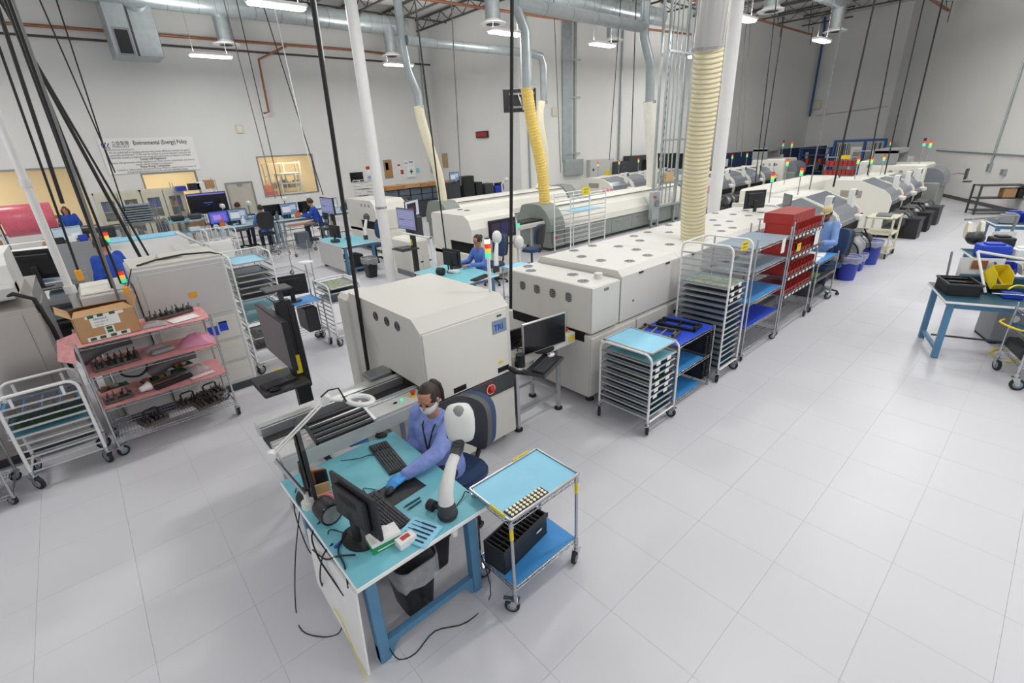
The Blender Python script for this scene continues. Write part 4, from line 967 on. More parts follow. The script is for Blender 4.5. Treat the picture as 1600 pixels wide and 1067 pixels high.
monitor('wide monitor with silver bezel over the keyboard shelf by the oven', (3.40, 3.38, .93), RAD(-6), .60, .36, 'scr_off', .0, .02, bez='steel2')
cable('tangle of black cables behind the wide monitor over the link conveyor', [(3.1,3.5,.98), (3.2,3.55,1.08), (3.12,3.62,1.0), (3.25,3.5,.97), (3.3,3.6,1.1), (3.18,3.66,.98)], .006)
monitor('small dark monitor between inspection machine and wide monitor', (3.2, 3.62, .882), RAD(-8), .34, .24, 'scr_off', 0, .06)
# short tray rack
speed_rack('short aluminium tray rack full of teal lined trays, next to the oven corner', 'the short oven side rack', (3.98, 2.40, 0), .53, .66, .96, 9, [('teal', .455, .63, None, 2, 0), *[('darkteal', .455, .63, 'pcb' if k in (3,) else None, 2 if k < 6 else 0, k) for k in range(1, 9)]], z0=.2, ztop=.84, cr=.06)
t = tray_proto('bluemat', .5, .62); t.location = (3.995, 2.42, .965); t['label'] = 'pale blue lined tray lying on top of the short rack by the oven corner'
# black pcb cart with blue mats
t = T('utility_cart', 'low cart with bright blue mats and black slotted side racks between two tray racks', 'cart', (4.68, 2.5, 0))
for x in (0, .84):
    for y in (0, .62):
        m = B(); m.box(x-.013, x+.013, y-.013, y+.013, .0, .84); P('post', m, 'chrome', t)
for z in (.09, .45, .82): wire_shelf(t, .84, .62, z, .035)
for x, y in ((.02,.03), (.82,.03), (.02,.59), (.82,.59)): pass
for z in (.12, .48):
    for x in (.70, .79):
        m = B(); m.box(x, x+.012, .03, .6, z, z+.28)
        for k in range(9): m.box(x-.02, x+.03, .0, .04, z+.02+k*.028, z+.03+k*.028)
        P('slotted_side', m, 'black', t)
mat_sheet('royal blue mat on top of the low cart holding two black frames', 'royal', (4.675, 2.495, .822), .85, .63)
mat_sheet('blue mat on the middle shelf of the low cart', 'skymat', (4.69, 2.51, .452), .66, .6); mat_sheet('blue mat on the bottom shelf of the low cart', 'skymat', (4.69, 2.51, .092), .66, .6)
def pallet(label, loc, rz, w, d, m1, m2, bars=3):
    t = T('board_pallet', label, 'pallet', loc, rz)
    m = B(); m.box(0, w, 0, .03, 0, .04, .004); m.box(0, w, d-.03, d, 0, .04, .004); m.box(0, .03, 0, d, 0, .04, .004); m.box(w-.03, w, 0, d, 0, .04, .004); P('frame', m, m1, t)
    for k in range(bars): y = .05+(d-.1)*k/max(1, bars-1); m = B(); m.box(.03, w-.03, y-.008, y+.008, .005, .03); P('bar', m, m2, t)
    for x in (.04, w-.08):
        for y in (.01, d-.04): m = B(); m.box(x, x+.04, y, y+.03, .04, .06, .004); P('clip', m, 'black', t)
    return t
pallet('brass and black board frame on the near end of the royal blue mat', (4.76, 2.62, .828), RAD(12), .3, .46, 'fixture', 'steel2', 4)
pallet('plain black board frame on the far end of the royal blue mat', (5.16, 2.56, .828), RAD(8), .24, .5, 'black', 'black', 3)
m = B(); m.box(0, .12, 0, .2, 0, .03, .003); m.box(.02, .1, .02, .18, .03, .036); S('parts_box', 'yellow and blue parts box on the bottom mat of the low cart', 'box', m, 'royal', (4.72, 2.54, .098), RAD(15))
m = B(); m.box(0, .18, 0, .3, 0, .09, .01); m.box(.02, .16, .03, .27, .09, .11); S('fixture_block', 'dark fixture block on the middle mat of the low cart', 'fixture', m, 'fixture', (4.75, 2.6, .458), RAD(8))
# tall tray rack
speed_rack('tall aluminium tray rack with a yellow sign, half full of trays', 'the tall yellow signed rack', (5.66, 2.44, 0), .53, .66, 1.80, 20, [None]*5+[('teal', .455, .63, 'pcb2', 2, 30), ('darkgrey', .455, .63, None, 2, 31), ('darkgrey', .455, .63, None, 2, 31)]+[('darkteal', .455, .63, None, 0, 32+k % 3) for k in range(12)], z0=.17, ztop=1.66, cr=.065)
def sign(label, loc, rz, words, w=.2, h=.14, m0='yellow', tilt=90, name='sign', sz=None):
    t = T(name, label, 'sign', loc, rz); m = B(); m.box(0, w, 0, .003, 0, h); P('card', m, m0, t)
    n = len(words); sz = sz or h/(n+1.2)
    for i, wd in enumerate(words): text(wd, sz, 'print', t, (w*.5, -.001, h-(i+1)*h/(n+.5)), (RAD(tilt),0,0), align='CENTER', ext=.0006)
    return t
sign('yellow card sign hung on the top bar of the tall tray rack', (5.93, 2.47, 1.70), RAD(-8), ['TRAYS', 'SMT  2'], .15, .11)
# wire shelf with blue mats
t = wire_cart('tall chrome wire shelf with grey and blue mats beside the tall tray rack', (6.48, 2.5, 0), 1.15, .58, [.16, .5, .87, 1.3, 1.62], 1.75, cr=.05, yaw=1.2)
for z, mm, lb in ((1.622, 'greyblue', 'grey blue mat on the top shelf of the tall wire shelf'), (1.302, 'greyblue', 'grey blue mat on the second shelf of the tall wire shelf'), (.872, 'skymat', 'bright blue mat on the third shelf of the tall wire shelf'), (.502, 'royal', 'deep blue mat on the fourth shelf of the tall wire shelf')):
    mat_sheet(lb, mm, (6.485, 2.505, z), 1.14, .57)
# wire shelf with red bins
def red_bin(label, loc, rz, group, w=.11, d=.3, h=.12, m0='binred', name='parts_bin'):
    k = 'bin'+m0+str(w)
    if k not in PT:
        t = T(name, 'x', 'bin', (0,0,-50)); m = B(); e = .004
        m.box(0, w, 0, d, 0, e); m.box(0, e, 0, d, 0, h); m.box(w-e, w, 0, d, 0, h); m.box(0, w, d-e, d, 0, h); m.box(0, w, 0, e, 0, h*.45); m.box(-.004, w+.004, .06, d+.004, h-.012, h)
        P('shell', m, m0, t)
        m = B(); m.box(w*.1, w*.9, -.008, 0, h*.40, h*.45); P('lip', m, m0, t); PT[k] = t
    return dup(PT[k], loc, rz, label, group)
t = wire_cart('chrome wire shelf crowded with red parts bins, nearest the man in the cap', (7.78, 2.52, 0), 1.25, .5, [.22, .66, .95, 1.27, 1.58], 1.78, cr=.05, yaw=1.9)
for k, z in enumerate((.66, .95, 1.27, 1.58)):
    for i in range(8): red_bin(f'{ORD[i].replace("top","first")} red bin from the blue mat shelf, {["lowest","second lowest","third","top"][k]} row of the red bin shelf', (7.835+i*.15, 2.535, z+.003), 0, 'red bins on the wire shelf', .122, .42, .15)
    m = B(); m.box(0, 1.24, 0, .012, 0, .05); s_ = T('label_strip', ['black label strip along the lowest binned shelf','black label strip along the second lowest binned shelf','black label strip along the second highest binned shelf','black label strip along the top binned shelf'][k], 'label strip', (7.785, 2.495, z-.045)); P('strip', m, 'black', s_)
    for i in range(8): m = B(); m.box(.03+i*.15, .11+i*.15, -.002, 0, .008, .042); P('card', m, 'paper', s_)
    # upturned nests on the top shelf
for i in range(7): red_bin(f'{ORD[i].replace("top","first")} upturned red bin from the blue mat shelf, on the very top', (7.86+i*.128, 3.0, 1.885), 0, 'upturned red bins on the wire shelf', .122, .42, .15).rotation_euler = (math.pi, 0, 0)
sign('yellow card sign on the shelf of red parts bins', (7.95, 2.49, 1.33), 0, ['SMT', '5'], .15, .12)
m = B(); m.box(0, .2, 0, .003, 0, .28); S('hanging_paper', 'white paper hanging at the end of the red bin shelf', 'paper', m, 'paper', (8.72, 2.50, 1.3), 0)
m = B(); m.box(0, .12, 0, .003, 0, .2); S('hanging_paper', 'white paper tag hanging off the corner of the tall wire shelf', 'paper', m, 'paper', (7.30, 2.485, 1.42), 0)
# small cart in front of the operator
t = wire_cart('low three shelf cart with papers and a green board, before the man in the cap', (9.25, 2.52, 0), 1.05, .5, [.24, .58, .88], .93, cr=.06, yaw=.9)
mat_sheet('blue mat on top of the low cart before the man in the cap', 'skymat', (9.26, 2.53, .882), 1.03, .48)
m = B(); m.box(0, .34, 0, .26, 0, .03, .004); S('paper_stack', 'thick paper stack on the low cart before the man in the cap', 'papers', m, 'paper', (9.75, 2.6, .888), RAD(10))
m = B(); m.box(0, .32, 0, .24, 0, .03, .004); S('binder', 'white binder nearest the bins on the low cart before the man in the cap', 'binder', m, 'paper', (9.32, 2.58, .888), RAD(4))
m = B(); m.box(0, .3, 0, .3, 0, .012, .003); S('green_board', 'bright green board on the middle shelf of the low cart', 'board', m, 'lime', (9.5, 2.58, .583), RAD(5))
m = B(); m.box(0, .3, 0, .36, 0, .06, .01); S('tool_case', 'dark case on the middle shelf of the low cart', 'case', m, 'navy', (9.95, 2.58, .583), RAD(5))
m = B(); m.box(0, .6, 0, .4, 0, .12, .01); S('dark_crate', 'dark crate on the bottom shelf of the low cart', 'crate', m, 'darkgrey', (9.35, 2.56, .243), RAD(2))
# chair behind the operator, bins, trolley
task_chair('blue task chair behind the man in the tan cap', (10.55, 2.75, 0), RAD(60), zs=.62)
bin_can('nearest blue bin with a clear liner, at the low cart', (12.0, 2.72, 0), 'binblue', .5, .17, .22, square=False)
bin_can('middle small blue bin full of plastic bags', (12.95, 2.8, 0), 'binblue', .38, .15, .19, square=True)
bin_can('farthest blue bin with a milky lid by the cream trolley', (13.75, 2.75, 0), 'binblue', .55, .19, .24, square=False)
for k, p in enumerate(((12.75, 2.8, .36), (12.5, 2.86, .0))):
    rr = random.Random(k); m = B(); m.ball((0,0,.2), .2, .16, .22, 12, 8); m.v = [Vector((v.x*rr.uniform(.8,1.15), v.y*rr.uniform(.8,1.15), v.z*rr.uniform(.9,1.1))) for v in m.v]
    S('plastic_bag', ['clear plastic bag heaped on the middle blue bin', 'clear plastic bag on the floor between the blue bins'][k], 'bag', m, 'clearbag', p)
t = T('trolley', 'cream metal trolley with shelves at the front row chip placers', 'trolley', (14.42, 2.55, 0))
for x in (0, .75):
    for y in (0, .55): m = B(); m.box(x-.02, x+.02, y-.02, y+.02, .12, 1.0); P('post', m, 'cabinet', t); caster(t, x, y, .06, yaw=x+y)
for z in (.2, .6, .98): m = B(); m.box(-.02, .77, -.02, .57, z-.03, z, .005); P('shelf', m, 'cabinet', t)
m = B(); m.tube([(.75,0,.2), (.0,0,.6)], .012, 5); P('brace', m, 'cabinet', t)
m = B(); m.box(0, .4, 0, .3, 0, .05, .01); S('clip_tray', 'flat metal parts tray on top of the cream trolley', 'tray', m, 'alud', (14.57, 2.65, .983), .1)
for k, (x, lb) in enumerate(((12.35, 'black hose loop before the first chip placers'), (13.3, 'black air hose loop above the middle blue bin'), (17.6, 'grey hose loop hanging off the far feeders'), (19.0, 'black hose loop off the far feeders'))):
    cable(lb, [(x,2.9,.8), (x+.1,2.72,.6), (x+.25,2.7,.35), (x+.45,2.75,.3), (x+.5,2.85,.6), (x+.45,2.95,.8)], .018, 'cableblack' if k != 2 else 'cablegrey', 'hose', 'air_hose')
for k, x in enumerate((17.5, 18.9, 20.3)):
    m = B(); m.prism([(0,0), (.5,0), (.56,.55), (-.06,.55)], 0, .5, 'y'); m.box(-.08, .58, -.02, .52, .53, .57); S('scrap_bin', ['dark scrap bin at the feeders past the trolley', 'second dark scrap bin along the far feeders', 'farthest dark scrap bin along the front row'][k], 'bin', m, ['black','rubber','darkgrey'][k], (x, 2.5, 0), 0)
monitor('squat dark monitor standing on the far end of the oven roof', (9.85, 3.98, 1.56), RAD(150), .45, .34, 'scr_off', 0, .1)
m = B(); m.box(0, .42, 0, .02, 0, .28, .01); S('clear_panel', 'tilted smoked panel at the oven roof end', 'panel', m, 'smoke', (10.7, 3.6, 1.56), RAD(40))
exhaust_hose('thick cream ribbed exhaust hose rising from the oven roof', (6.75, 3.55, 1.6), (6.2, 3.3, 4.05), .165, 'hose', 46, sway=-.03)
# ================================================================ left side
PX, PY = -.39, 6.33
t = wire_cart('wire cart with pink anti static sheets, a cardboard box and fixtures, beside the stainless machine', (PX, PY, 0), 1.21, .6, [.2, .6, .98, 1.32], 1.37, cr=.06, yaw=.4)
for z, lb in ((1.322, 'pink anti static sheet on the top shelf under the cardboard box'), (.982, 'pink anti static sheet on the second shelf of the left wire cart'), (.602, 'pink anti static sheet on the third shelf of the left wire cart')):
    mat_sheet(lb, 'pinkmat', (PX-.02, PY-.015, z), 1.24, .63, sag=.006)
m = B(); m.add([(0,0,0),(0,.6,0),(-.14,.6,-.03),(-.16,.1,-.12),(-.02,-.02,-.16)], [(0,1,2,3),(0,3,4)]); S('pink_flap', 'loose pink sheet end drooping off the cart below the cardboard box', 'sheet', m, 'pinkmat', (PX-.02, PY, 1.325))
# cardboard box with flaps
t = T('cardboard_box', 'open cardboard box with printed board pictures and a white label, on the pink cart', 'box', (PX+.05, PY+.06, 1.332), RAD(4))
m = B(); w, d, h, e = .52, .42, .27, .006
m.box(0, w, 0, e, 0, h); m.box(0, w, d-e, d, 0, h); m.box(0, e, 0, d, 0, h); m.box(w-e, w, 0, d, 0, h); m.box(0, w, 0, d, 0, e); P('carton', m, 'cardboard', t)
for vs in ([(0,0,h),(w,0,h),(w-.06,-.01+.16,h+.04),(.04,.17,h+.03)], [(0,d,h),(w,d,h),(w-.1,d-.18,h+.05),(.08,d-.2,h+.06)], [(0,0,h),(0,d,h),(-.09,d-.05,h+.09),(-.1,.06,h+.07)], [(w,0,h),(w,d,h),(w+.05,d-.05,h+.12),(w+.06,.05,h+.1)]):
    m = B(); up = [(x, y, z+.005) for x, y, z in vs]; m.add(vs+up, [(0,1,2,3),(7,6,5,4),(0,4,5,1),(1,5,6,2),(2,6,7,3),(3,7,4,0)]); P('flap', m, 'cardboard', t)
m = B(); m.box(.13, .37, -.002, 0, .14, .25); q = P('label', m, 'paper', t)
for k, (s, wd) in enumerate((('FRAGILE', .03), ('THIS SIDE UP', .02), ('QTY 24', .02))): text(s, wd, 'print', q, (.16, -.0025, .215-.03*k), (RAD(90),0,0), ext=.0004)
m = B(); m.box(.06, .42, -.0018, 0, .004, .05); m.box(.22, .3, -.0018, 0, .05, .13); m.box(.1, .42, -.0018, 0, .24, .268); P('printed_band', m, 'paper', t)
for x, z in ((.08,.01), (.16,.012), (.25,.012), (.34,.014), (.235,.06), (.235,.095), (.12,.243), (.2,.246), (.3,.246)): m = B(); m.box(x, x+.05, -.003, -.0017, z, z+.03); P('printed_board', m, 'pcb', t)
def fixture_block(label, loc, rz, w=.34, d=.1, handle=False, m0='fixture', n=6, name='solder_fixture'):
    t = T(name, label, 'fixture', loc, rz)
    m = B(); m.box(0, w, 0, d, 0, .03, .004); m.box(0, .02, 0, d, .03, .06); m.box(w-.02, w, 0, d, .03, .06); P('plate', m, m0, t)
    rr = random.Random(int(w*1000)+n)
    for k in range(n):
        x = .03+(w-.07)*k/max(1, n-1); m = B(); m.box(x, x+.03, d*.1, d*.9, .03, .05+.03*rr.random(), .003); m.cyl((x+.015,d*.5,.05), (x+.015+rr.uniform(-.02,.02),d*.5,.10+.03*rr.random()), .006, 6); P('clamp', m, ['darkgrey', 'fixture', 'black'][k % 3], t)
    if handle:
        m = B(); m.tube([(w*.22,d/2,.04), (w*.22,d/2,.15), (w*.3,d/2,.165), (w*.7,d/2,.165), (w*.78,d/2,.15), (w*.78,d/2,.04)], .011, 6); P('carry_handle', m, 'black', t)
    return t
fixture_block('long solder fixture with upright clips at the back of the pink cart top', (PX+.66, PY+.3, 1.335), RAD(14), .48, .12, n=8)
fixture_block('dark solder fixture at the front left of the second pink shelf', (PX+.06, PY+.08, .992), RAD(9), .42, .09, n=7)
fixture_block('second dark solder fixture behind it on the second pink shelf', (PX+.05, PY+.22, .992), RAD(7), .42, .09, n=7)
fixture_block('small dark fixture on the left end of the third pink shelf', (PX+.03, PY+.06, .612), RAD(5), .26, .1, n=4)
fixture_block('black handled solder fixture on the left of the bottom wire shelf', (PX+.28, PY+.06, .205), RAD(18), .26, .2, True, n=5)
fixture_block('black handled solder fixture at the right front of the bottom wire shelf', (PX+.82, PY+.05, .205), RAD(10), .28, .2, True, n=5)
fixture_block('rearmost black handled solder fixture on the right of the bottom wire shelf', (PX+.92, PY+.3, .205), RAD(12), .27, .2, True, n=5)
fixture_block('black handled solder fixture wedged in the middle of the bottom shelf right half', (PX+.66, PY+.26, .205), RAD(6), .24, .18, True, n=4)
m = B(); m.box(0, .28, 0, .2, 0, .002); S('paper_sheet', 'white paper at the right end of the pink cart top', 'paper', m, 'paper', (PX+.86, PY+.05, 1.336), RAD(12))
def bag(label, loc, w, d, h, m0, seed=0, cat='bag', name='plastic_bag'):
    rr = random.Random(seed); m = B(); n = 9
    vs = [(w*i/n, d*j/n, .002+h*math.sin(math.pi*i/n)**.6*math.sin(math.pi*j/n)**.6*rr.uniform(.6,1.1)) for j in range(n+1) for i in range(n+1)]
    m.add(vs, [(j*(n+1)+i, j*(n+1)+i+1, (j+1)*(n+1)+i+1, (j+1)*(n+1)+i) for j in range(n) for i in range(n)], True); m.box(0.01, w-.01, .01, d-.01, 0, .002)
    return S(name, label, cat, m, m0, loc, RAD(rr.uniform(-15,15)))
bag('crumpled clear bag in the middle of the pink cart top', (PX+.55, PY+.12, 1.335), .26, .14, .06, 'clearbag', 1)
bag('puffy pink bag at the right of the second pink shelf', (PX+.82, PY+.15, .992), .36, .3, .12, 'pinkbag', 2)
bag('clear bag of green boards on the second pink shelf', (PX+.5, PY+.3, .992), .3, .14, .07, 'clearbag', 3)
m = B(); m.box(0, .24, 0, .13, 0, .05, .02); S('grey_case', 'flat grey case in front of the pink bag', 'case', m, 'midgrey', (PX+.58, PY+.12, .992), RAD(12))
def pcb_assembly(label, loc, rz, w, d):
    t = T('circuit_board', label, 'circuit board', loc, rz); m = B(); m.box(0, w, 0, d, 0, .008); P('board', m, 'pcb', t); rr = random.Random(int(w*100))
    for k in range(5): x = .02+(w-.09)*k/5; m = B(); m.box(x, x+.05, d*.2, d*.75, .008, .02+.03*rr.random(), .003); P('component', m, ['copper', 'black', 'copper', 'steel2', 'darkgrey'][k], t)
    return t
pcb_assembly('long green board assembly lying on the third pink shelf', (PX+.42, PY+.2, .66), RAD(16), .46, .16)
pcb_assembly('short green board assembly at the left of the third pink shelf', (PX+.03, PY+.24, .70), RAD(10), .26, .12)
pcb_assembly('green board standing at the back of the third pink shelf', (PX+.75, PY+.34, .70), RAD(14), .2, .13)
m = B(); m.box(0, .4, 0, .06, 0, .05, .006); S('black_bar', 'black bar fixture in front of the long green board', 'fixture', m, 'black', (PX+.5, PY+.06, .612), RAD(16))
m = B(); m.lathe([(.0,0),(.03,0),(.04,.06),(.06,.1),(.055,.1),(.03,.05)], (0,0,0), 14, 'x'); S('white_funnel', 'white funnel part lying on the third pink shelf', 'funnel', m, 'plastic', (PX+.36, PY+.08, .67), RAD(30))
bag('clear bag of wires at the right of the third pink shelf', (PX+.82, PY+.22, .612), .3, .18, .08, 'clearbag', 5)
m = B(); m.box(0, .26, 0, .09, 0, .002); S('paper_sheet', 'white label strip on the front right of the third pink shelf', 'paper', m, 'paper', (PX+.86, PY+.06, .616), RAD(12))
for k, (lb, x0, z0) in enumerate((('thick grey duct hose behind the left end of the second pink shelf', -.05, 1.05), ('thick grey duct hose behind the third pink shelf', .5, .68))):
    cable(lb, [(PX+x0, PY+.50, z0), (PX+x0+.25, PY+.5, z0+.1), (PX+x0+.5, PY+.5, z0+.12)], .075, 'cablegrey', 'hose', 'duct_hose', 12)
cable('black cable loop hanging behind the third pink shelf', [(PX+.3,PY+.5,.95), (PX+.25,PY+.45,.78), (PX+.4,PY+.42,.72), (PX+.5,PY+.45,.8), (PX+.45,PY+.5,.95)], .012)
# aluminium rack at the left, runners along x
def side_rack():
    t, zs = speed_rack('empty looking aluminium tray rack with bright rails in front of the stainless machine', 'the bright railed left rack', (-.49, 6.27, 0), .44, .6, 1.03, 10, [None, ('skymat', .455, .63, 'fixture', 0, 71), None, ('darkteal', .455, .63, 'pcb', 0, 72), ('teal', .455, .63, None, 0, 73)]+[None]*5, rz=RAD(90), z0=.19, ztop=.9, cr=.07, post=.016, rail=.028)
    for x in (0, .44):
        m = B(); m.cyl((x,.12,.9), (x,.12,1.0), .014, 8); m.cyl((x,.5,.9), (x,.5,1.0), .014, 8); P('upright', m, 'whitemetal', t)
side_rack()
t = wire_cart('chrome cart corner with papers and blue mat at the far left edge', (-2.3, 6.1, 0), 1.05, .55, [.12, .5], .72, cr=.05, yaw=1.0)
mat_sheet('blue mat on the shelf of the chrome cart at the far left edge', 'skymat', (-2.28, 6.12, .502), 1.0, .5)
m = B(); m.box(0, .3, 0, .3, 0, .12, .01); S('black_case', 'black case with papers on the bottom of the far left chrome cart', 'case', m, 'black', (-1.65, 6.15, .123), RAD(8))
# stainless machine
t = T('washing_machine', 'large stainless steel machine with grey hoods behind the left aluminium rack', 'machine', (-2.6, 7.0, 0))
w = 2.0
m = B(); m.prism([(0,.12), (0,1.68), (.25,1.78), (1.5,1.78), (1.5,.12)], 0, w, 'x'); P('body', m, 'steel', t)
m = B(); m.box(.1, w-.12, -.012, 0, .62, 1.62, .004); P('front_panel', m, 'steel', t); m = B(); m.box(.1, w-.12, -.012, 0, .18, .6, .004); P('lower_panel', m, 'steel', t)
m = B(); m.box(.1, w-.04, -.02, .0, .60, .635, .004); P('ledge', m, 'steel', t)
m = B(); m.box(w-.03, w+.012, .03, 1.4, .18, 1.6, .004); P('side_panel', m, 'steel2', t)
for y in (.35, .42): m = B(); m.box(w+.012, w+.02, y, y+.03, 1.45, 1.62); P('hinge', m, 'chrome', t)
m = B(); m.prism([(.25,1.78), (.3,2.1), (.5,2.2), (1.3,2.2), (1.3,1.78)], .2, w-.1, 'x'); P('top_hood', m, 'plastic', t)
m = B(); m.box(w-.55, w-.1, .05, .5, 1.78, 1.92, .02); P('side_box', m, 'lightgrey', t); m = B(); m.box(w-1.2, w-.75, .0, .4, 1.78, 2.05, .03); P('front_box', m, 'lightgrey', t)
m = B(); m.box(0, w, .05, 1.45, 0, .12); P('plinth', m, 'darkgrey', t)
m = B(); m.tube([(w-.25,.1,1.8), (w-.12,.05,1.84), (w+.01,.06,1.75), (w+.05,.08,1.4), (w+.06,.1,.9)], .022, 8); P('black_hose', m, 'rubber', t)
# big off-white machine
t = T('coating_machine', 'tall off white machine with panelled side standing behind the pink cart', 'machine', (.27, 7.1, 0))
w = 1.0
m = B(); m.box(0, w, 0, .85, .1, 1.87, .025); P('body', m, 'lightgrey', t)
m = B(); m.box(.02, w-.02, .02, .83, 1.87, 1.89); P('roof', m, 'cream', t)
m = B(); m.box(.06, w-.04, -.01, .0, 1.15, 1.8, .004); P('upper_door', m, 'lightgrey', t)
for z0, z1 in ((.78,1.1), (.46,.74), (.16,.42)): m = B(); m.box(.08, w-.06, -.012, .0, z0, z1, .006); m.box(.12, w-.1, -.016, -.01, z1-.09, z1-.03, .006); P('lower_panel', m, 'cream', t)
m = B(); m.box(.5, .59, -.016, -.01, 1.42, 1.49); P('warning_label', m, 'amber', t)
m = B(); m.box(.72, .82, -.016, -.011, .9, 1.03); P('blue_notice', m, 'royal', t); m = B(); m.box(.56, .70, -.016, -.011, .86, .99); P('blue_notice', m, 'royal', t)
m = B(); m.tube([(.1,.1,1.9), (.3,.25,1.91), (.6,.3,1.92), (.9,.2,1.91), (.99,.05,1.88)], .012, 6); P('cable', m, 'cableblack', t)
m = B(); m.box(.35, .6, .3, .6, 1.89, 1.93, .01); P('roof_plate', m, 'cream', t)
m = B(); m.box(.02, w-.02, .02, .8, 0, .1); P('plinth', m, 'darkgrey', t)
t = T('loader_machine', 'lower grey machine with signal light joined to the tall off white machine', 'machine', (-.24, 7.15, 0))
m = B(); m.box(0, .5, 0, .75, .1, 1.66, .02); P('body', m, 'lightgrey', t); m = B(); m.box(.02, .48, .02, .73, 1.66, 1.69, .01); P('roof', m, 'cream2', t); m = B(); m.box(.04, .46, -.01, 0, .3, 1.5, .005); P('front_panel', m, 'lightgrey', t)
m = B(); m.box(.02, .48, .02, .7, 0, .1); P('plinth', m, 'darkgrey', t)
tower_light(t, (.44, .08, 1.55), .16, .028, .01, ('led_r','led_y','led_g'), .045)
# tall tray rack behind
speed_rack('tall aluminium tray rack with a blue topped first tray beside the tall off white machine', 'the rack by the off white machine', (1.38, 7.4, 0), .53, .66, 1.78, 18, [('bluemat', .455, .63, None, 0, 0), None, ('darkteal', .455, .63, None, 0, 41), ('sage', .455, .63, None, 0, 0), ('darkteal', .455, .63, None, 0, 41), ('sage', .455, .63, None, 0, 0), ('darkgrey', .455, .63, None, 0, 0), None, ('teal', .455, .63, None, 0, 0), None, ('teal', .455, .63, None, 0, 0), None, None, ('darkteal', .455, .63, 'fixture', 0, 44), None, ('darkgrey', .455, .63, 'fixture', 0, 45), None, None], z0=.2, ztop=1.66, cr=.07)
# TV cart
t = T('monitor_cart', 'tall black post stand with side mounted screen and a keyboard shelf, by the infeed conveyor', 'stand', (1.24, 4.8, 0))
m = B(); m.box(-.07, .07, -.045, .045, .05, 1.75, .006); P('post', m, 'black', t); m = B(); m.box(.02, .09, -.05, .05, .8, 1.7, .01); P('cable_cover', m, 'black', t)
m = B(); m.box(-.03, .03, -.048, -.045, .98, 1.18); P('warning_label', m, 'yellow', t)
m = B(); m.box(-.3, .3, -.03, .03, .04, .09, .01); m.box(-.03, .03, -.3, .3, .04, .09, .01); P('base', m, 'black', t)
for x, y in ((.28,0), (-.28,0), (0,.28), (0,-.28)): caster(t, x, y, .03, .02, top=.05)
m = B(); m.box(-.02, .02, -.02, .02, 1.7, 1.86); m.box(-.14, .1, -.1, .12, 1.86, 1.88, .006); P('camera_shelf', m, 'darkgrey', t)
m = B(); m.M = Matrix.Translation((-.12,.05,1.4)) @ Matrix.Rotation(RAD(0), 4, 'Z'); m.box(-.02, .03, -.42, .42, -.25, .25, .006); P('screen_case', m, 'black', t)
m = B(); m.M = Matrix.Translation((-.12,.05,1.4)); m.quad((-.0215,.40,-.235), (-.0215,-.40,-.235), (-.0215,-.40,.235), (-.0215,.40,.235)); P('display', m, 'alud', t)  # pale grey of the screen's reflection is put into its colour
m = B(); m.box(-.1, -.02, -.1, .1, 1.3, 1.5); P('bracket', m, 'black', t)
m = B(); m.box(-.42, .02, -.28, .26, .93, .965, .015); q = P('keyboard_shelf', m, 'black', t)
keyboard('black keyboard on the shelf of the tall post stand', (.87, 4.62, .967), RAD(8), .32, .15, kc='darkgrey'); mouse('black mouse on the shelf of the tall post stand', (.93, 4.57, .967), RAD(70), 'gloss', .9)
# cart with monitor and pc, short rack
t = wire_cart('chrome cart with a black monitor and black computer box beside the short rack', (2.0, 7.75, 0), .62, .5, [.3, .8], .9, cr=.06, yaw=.3, step=.04)
mat_sheet('blue mat under the monitor on the chrome cart', 'skymat', (2.01, 7.76, .802), .6, .48)
monitor('black monitor with its back turned, standing on the chrome cart', (2.26, 8.05, .81), RAD(168), .52, .33, 'scr_off', 0, .1)
m = B(); m.box(0, .2, 0, .46, 0, .4, .012); S('computer_tower', 'black computer box on the lower shelf of the chrome cart', 'computer', m, 'black', (2.32, 7.77, .305), 0)
speed_rack('short aluminium tray rack with boards on its top tray, behind the tall post stand', 'the short rack behind the post stand', (2.68, 7.55, 0), .53, .66, 1.05, 11, [('sage', .455, .63, 'pcb2', 0, 51), ('darkteal', .455, .63, None, 0, 41), None, ('darkteal', .455, .63, None, 0, 41)]+[None]*7, z0=.2, ztop=.98, cr=.065)
t = S('cable_heap', 'yellow and black cable heap on the floor by the tall rack', 'cables', B().tube([(0,0,.02),(.1,.05,.03),(.2,-.02,.02),(.3,.04,.05),(.42,.0,.02)], .015, 6), 'yellow', (1.5, 7.3, 0))
# white pole and clutter behind the stainless machine
t = T('white_pole', 'slim white pole with a collar near its foot, behind the cardboard box', 'pole', (-.3, 7.5, 0))
m = B(); m.cyl((0,0,0), (0,0,9), .04, 14); P('pipe', m, 'whitemetal', t); m = B(); m.cyl((0,0,1.66), (0,0,1.75), .056, 14); m.cyl((0,0,2.85), (0,0,2.93), .05, 14); P('collar', m, 'plastic', t)
monitor('dark monitor back tilted above the stainless machine by the white pole', (-.62, 9.2, 1.5), RAD(160), .6, .42, 'scr_off', .2, .1)
for k in range(2):
    t = T('equipment_rack', ['grey equipment frame behind the dark tilted monitor', 'grey equipment frame nearest the off white loader'][k], 'rack', (-.75+.0*k, 8.8+1.3*k, 0))
    for x in (0, .6):
        for y in (0, .5): m = B(); m.box(x-.02, x+.02, y-.02, y+.02, 0, 1.6-.15*k); P('post', m, 'alu', t)
    for z in (.5, .8, 1.05, 1.3): m = B(); m.box(0, .6, 0, .5, z-.02, z); P('shelf', m, 'darkgrey', t)
    for z in (.52, .82, 1.07): m = B(); m.box(.08, .52, .06, .4, z, z+.14, .02); P('module', m, ['rubber','greyblue','black'][int(z*10) % 3], t)
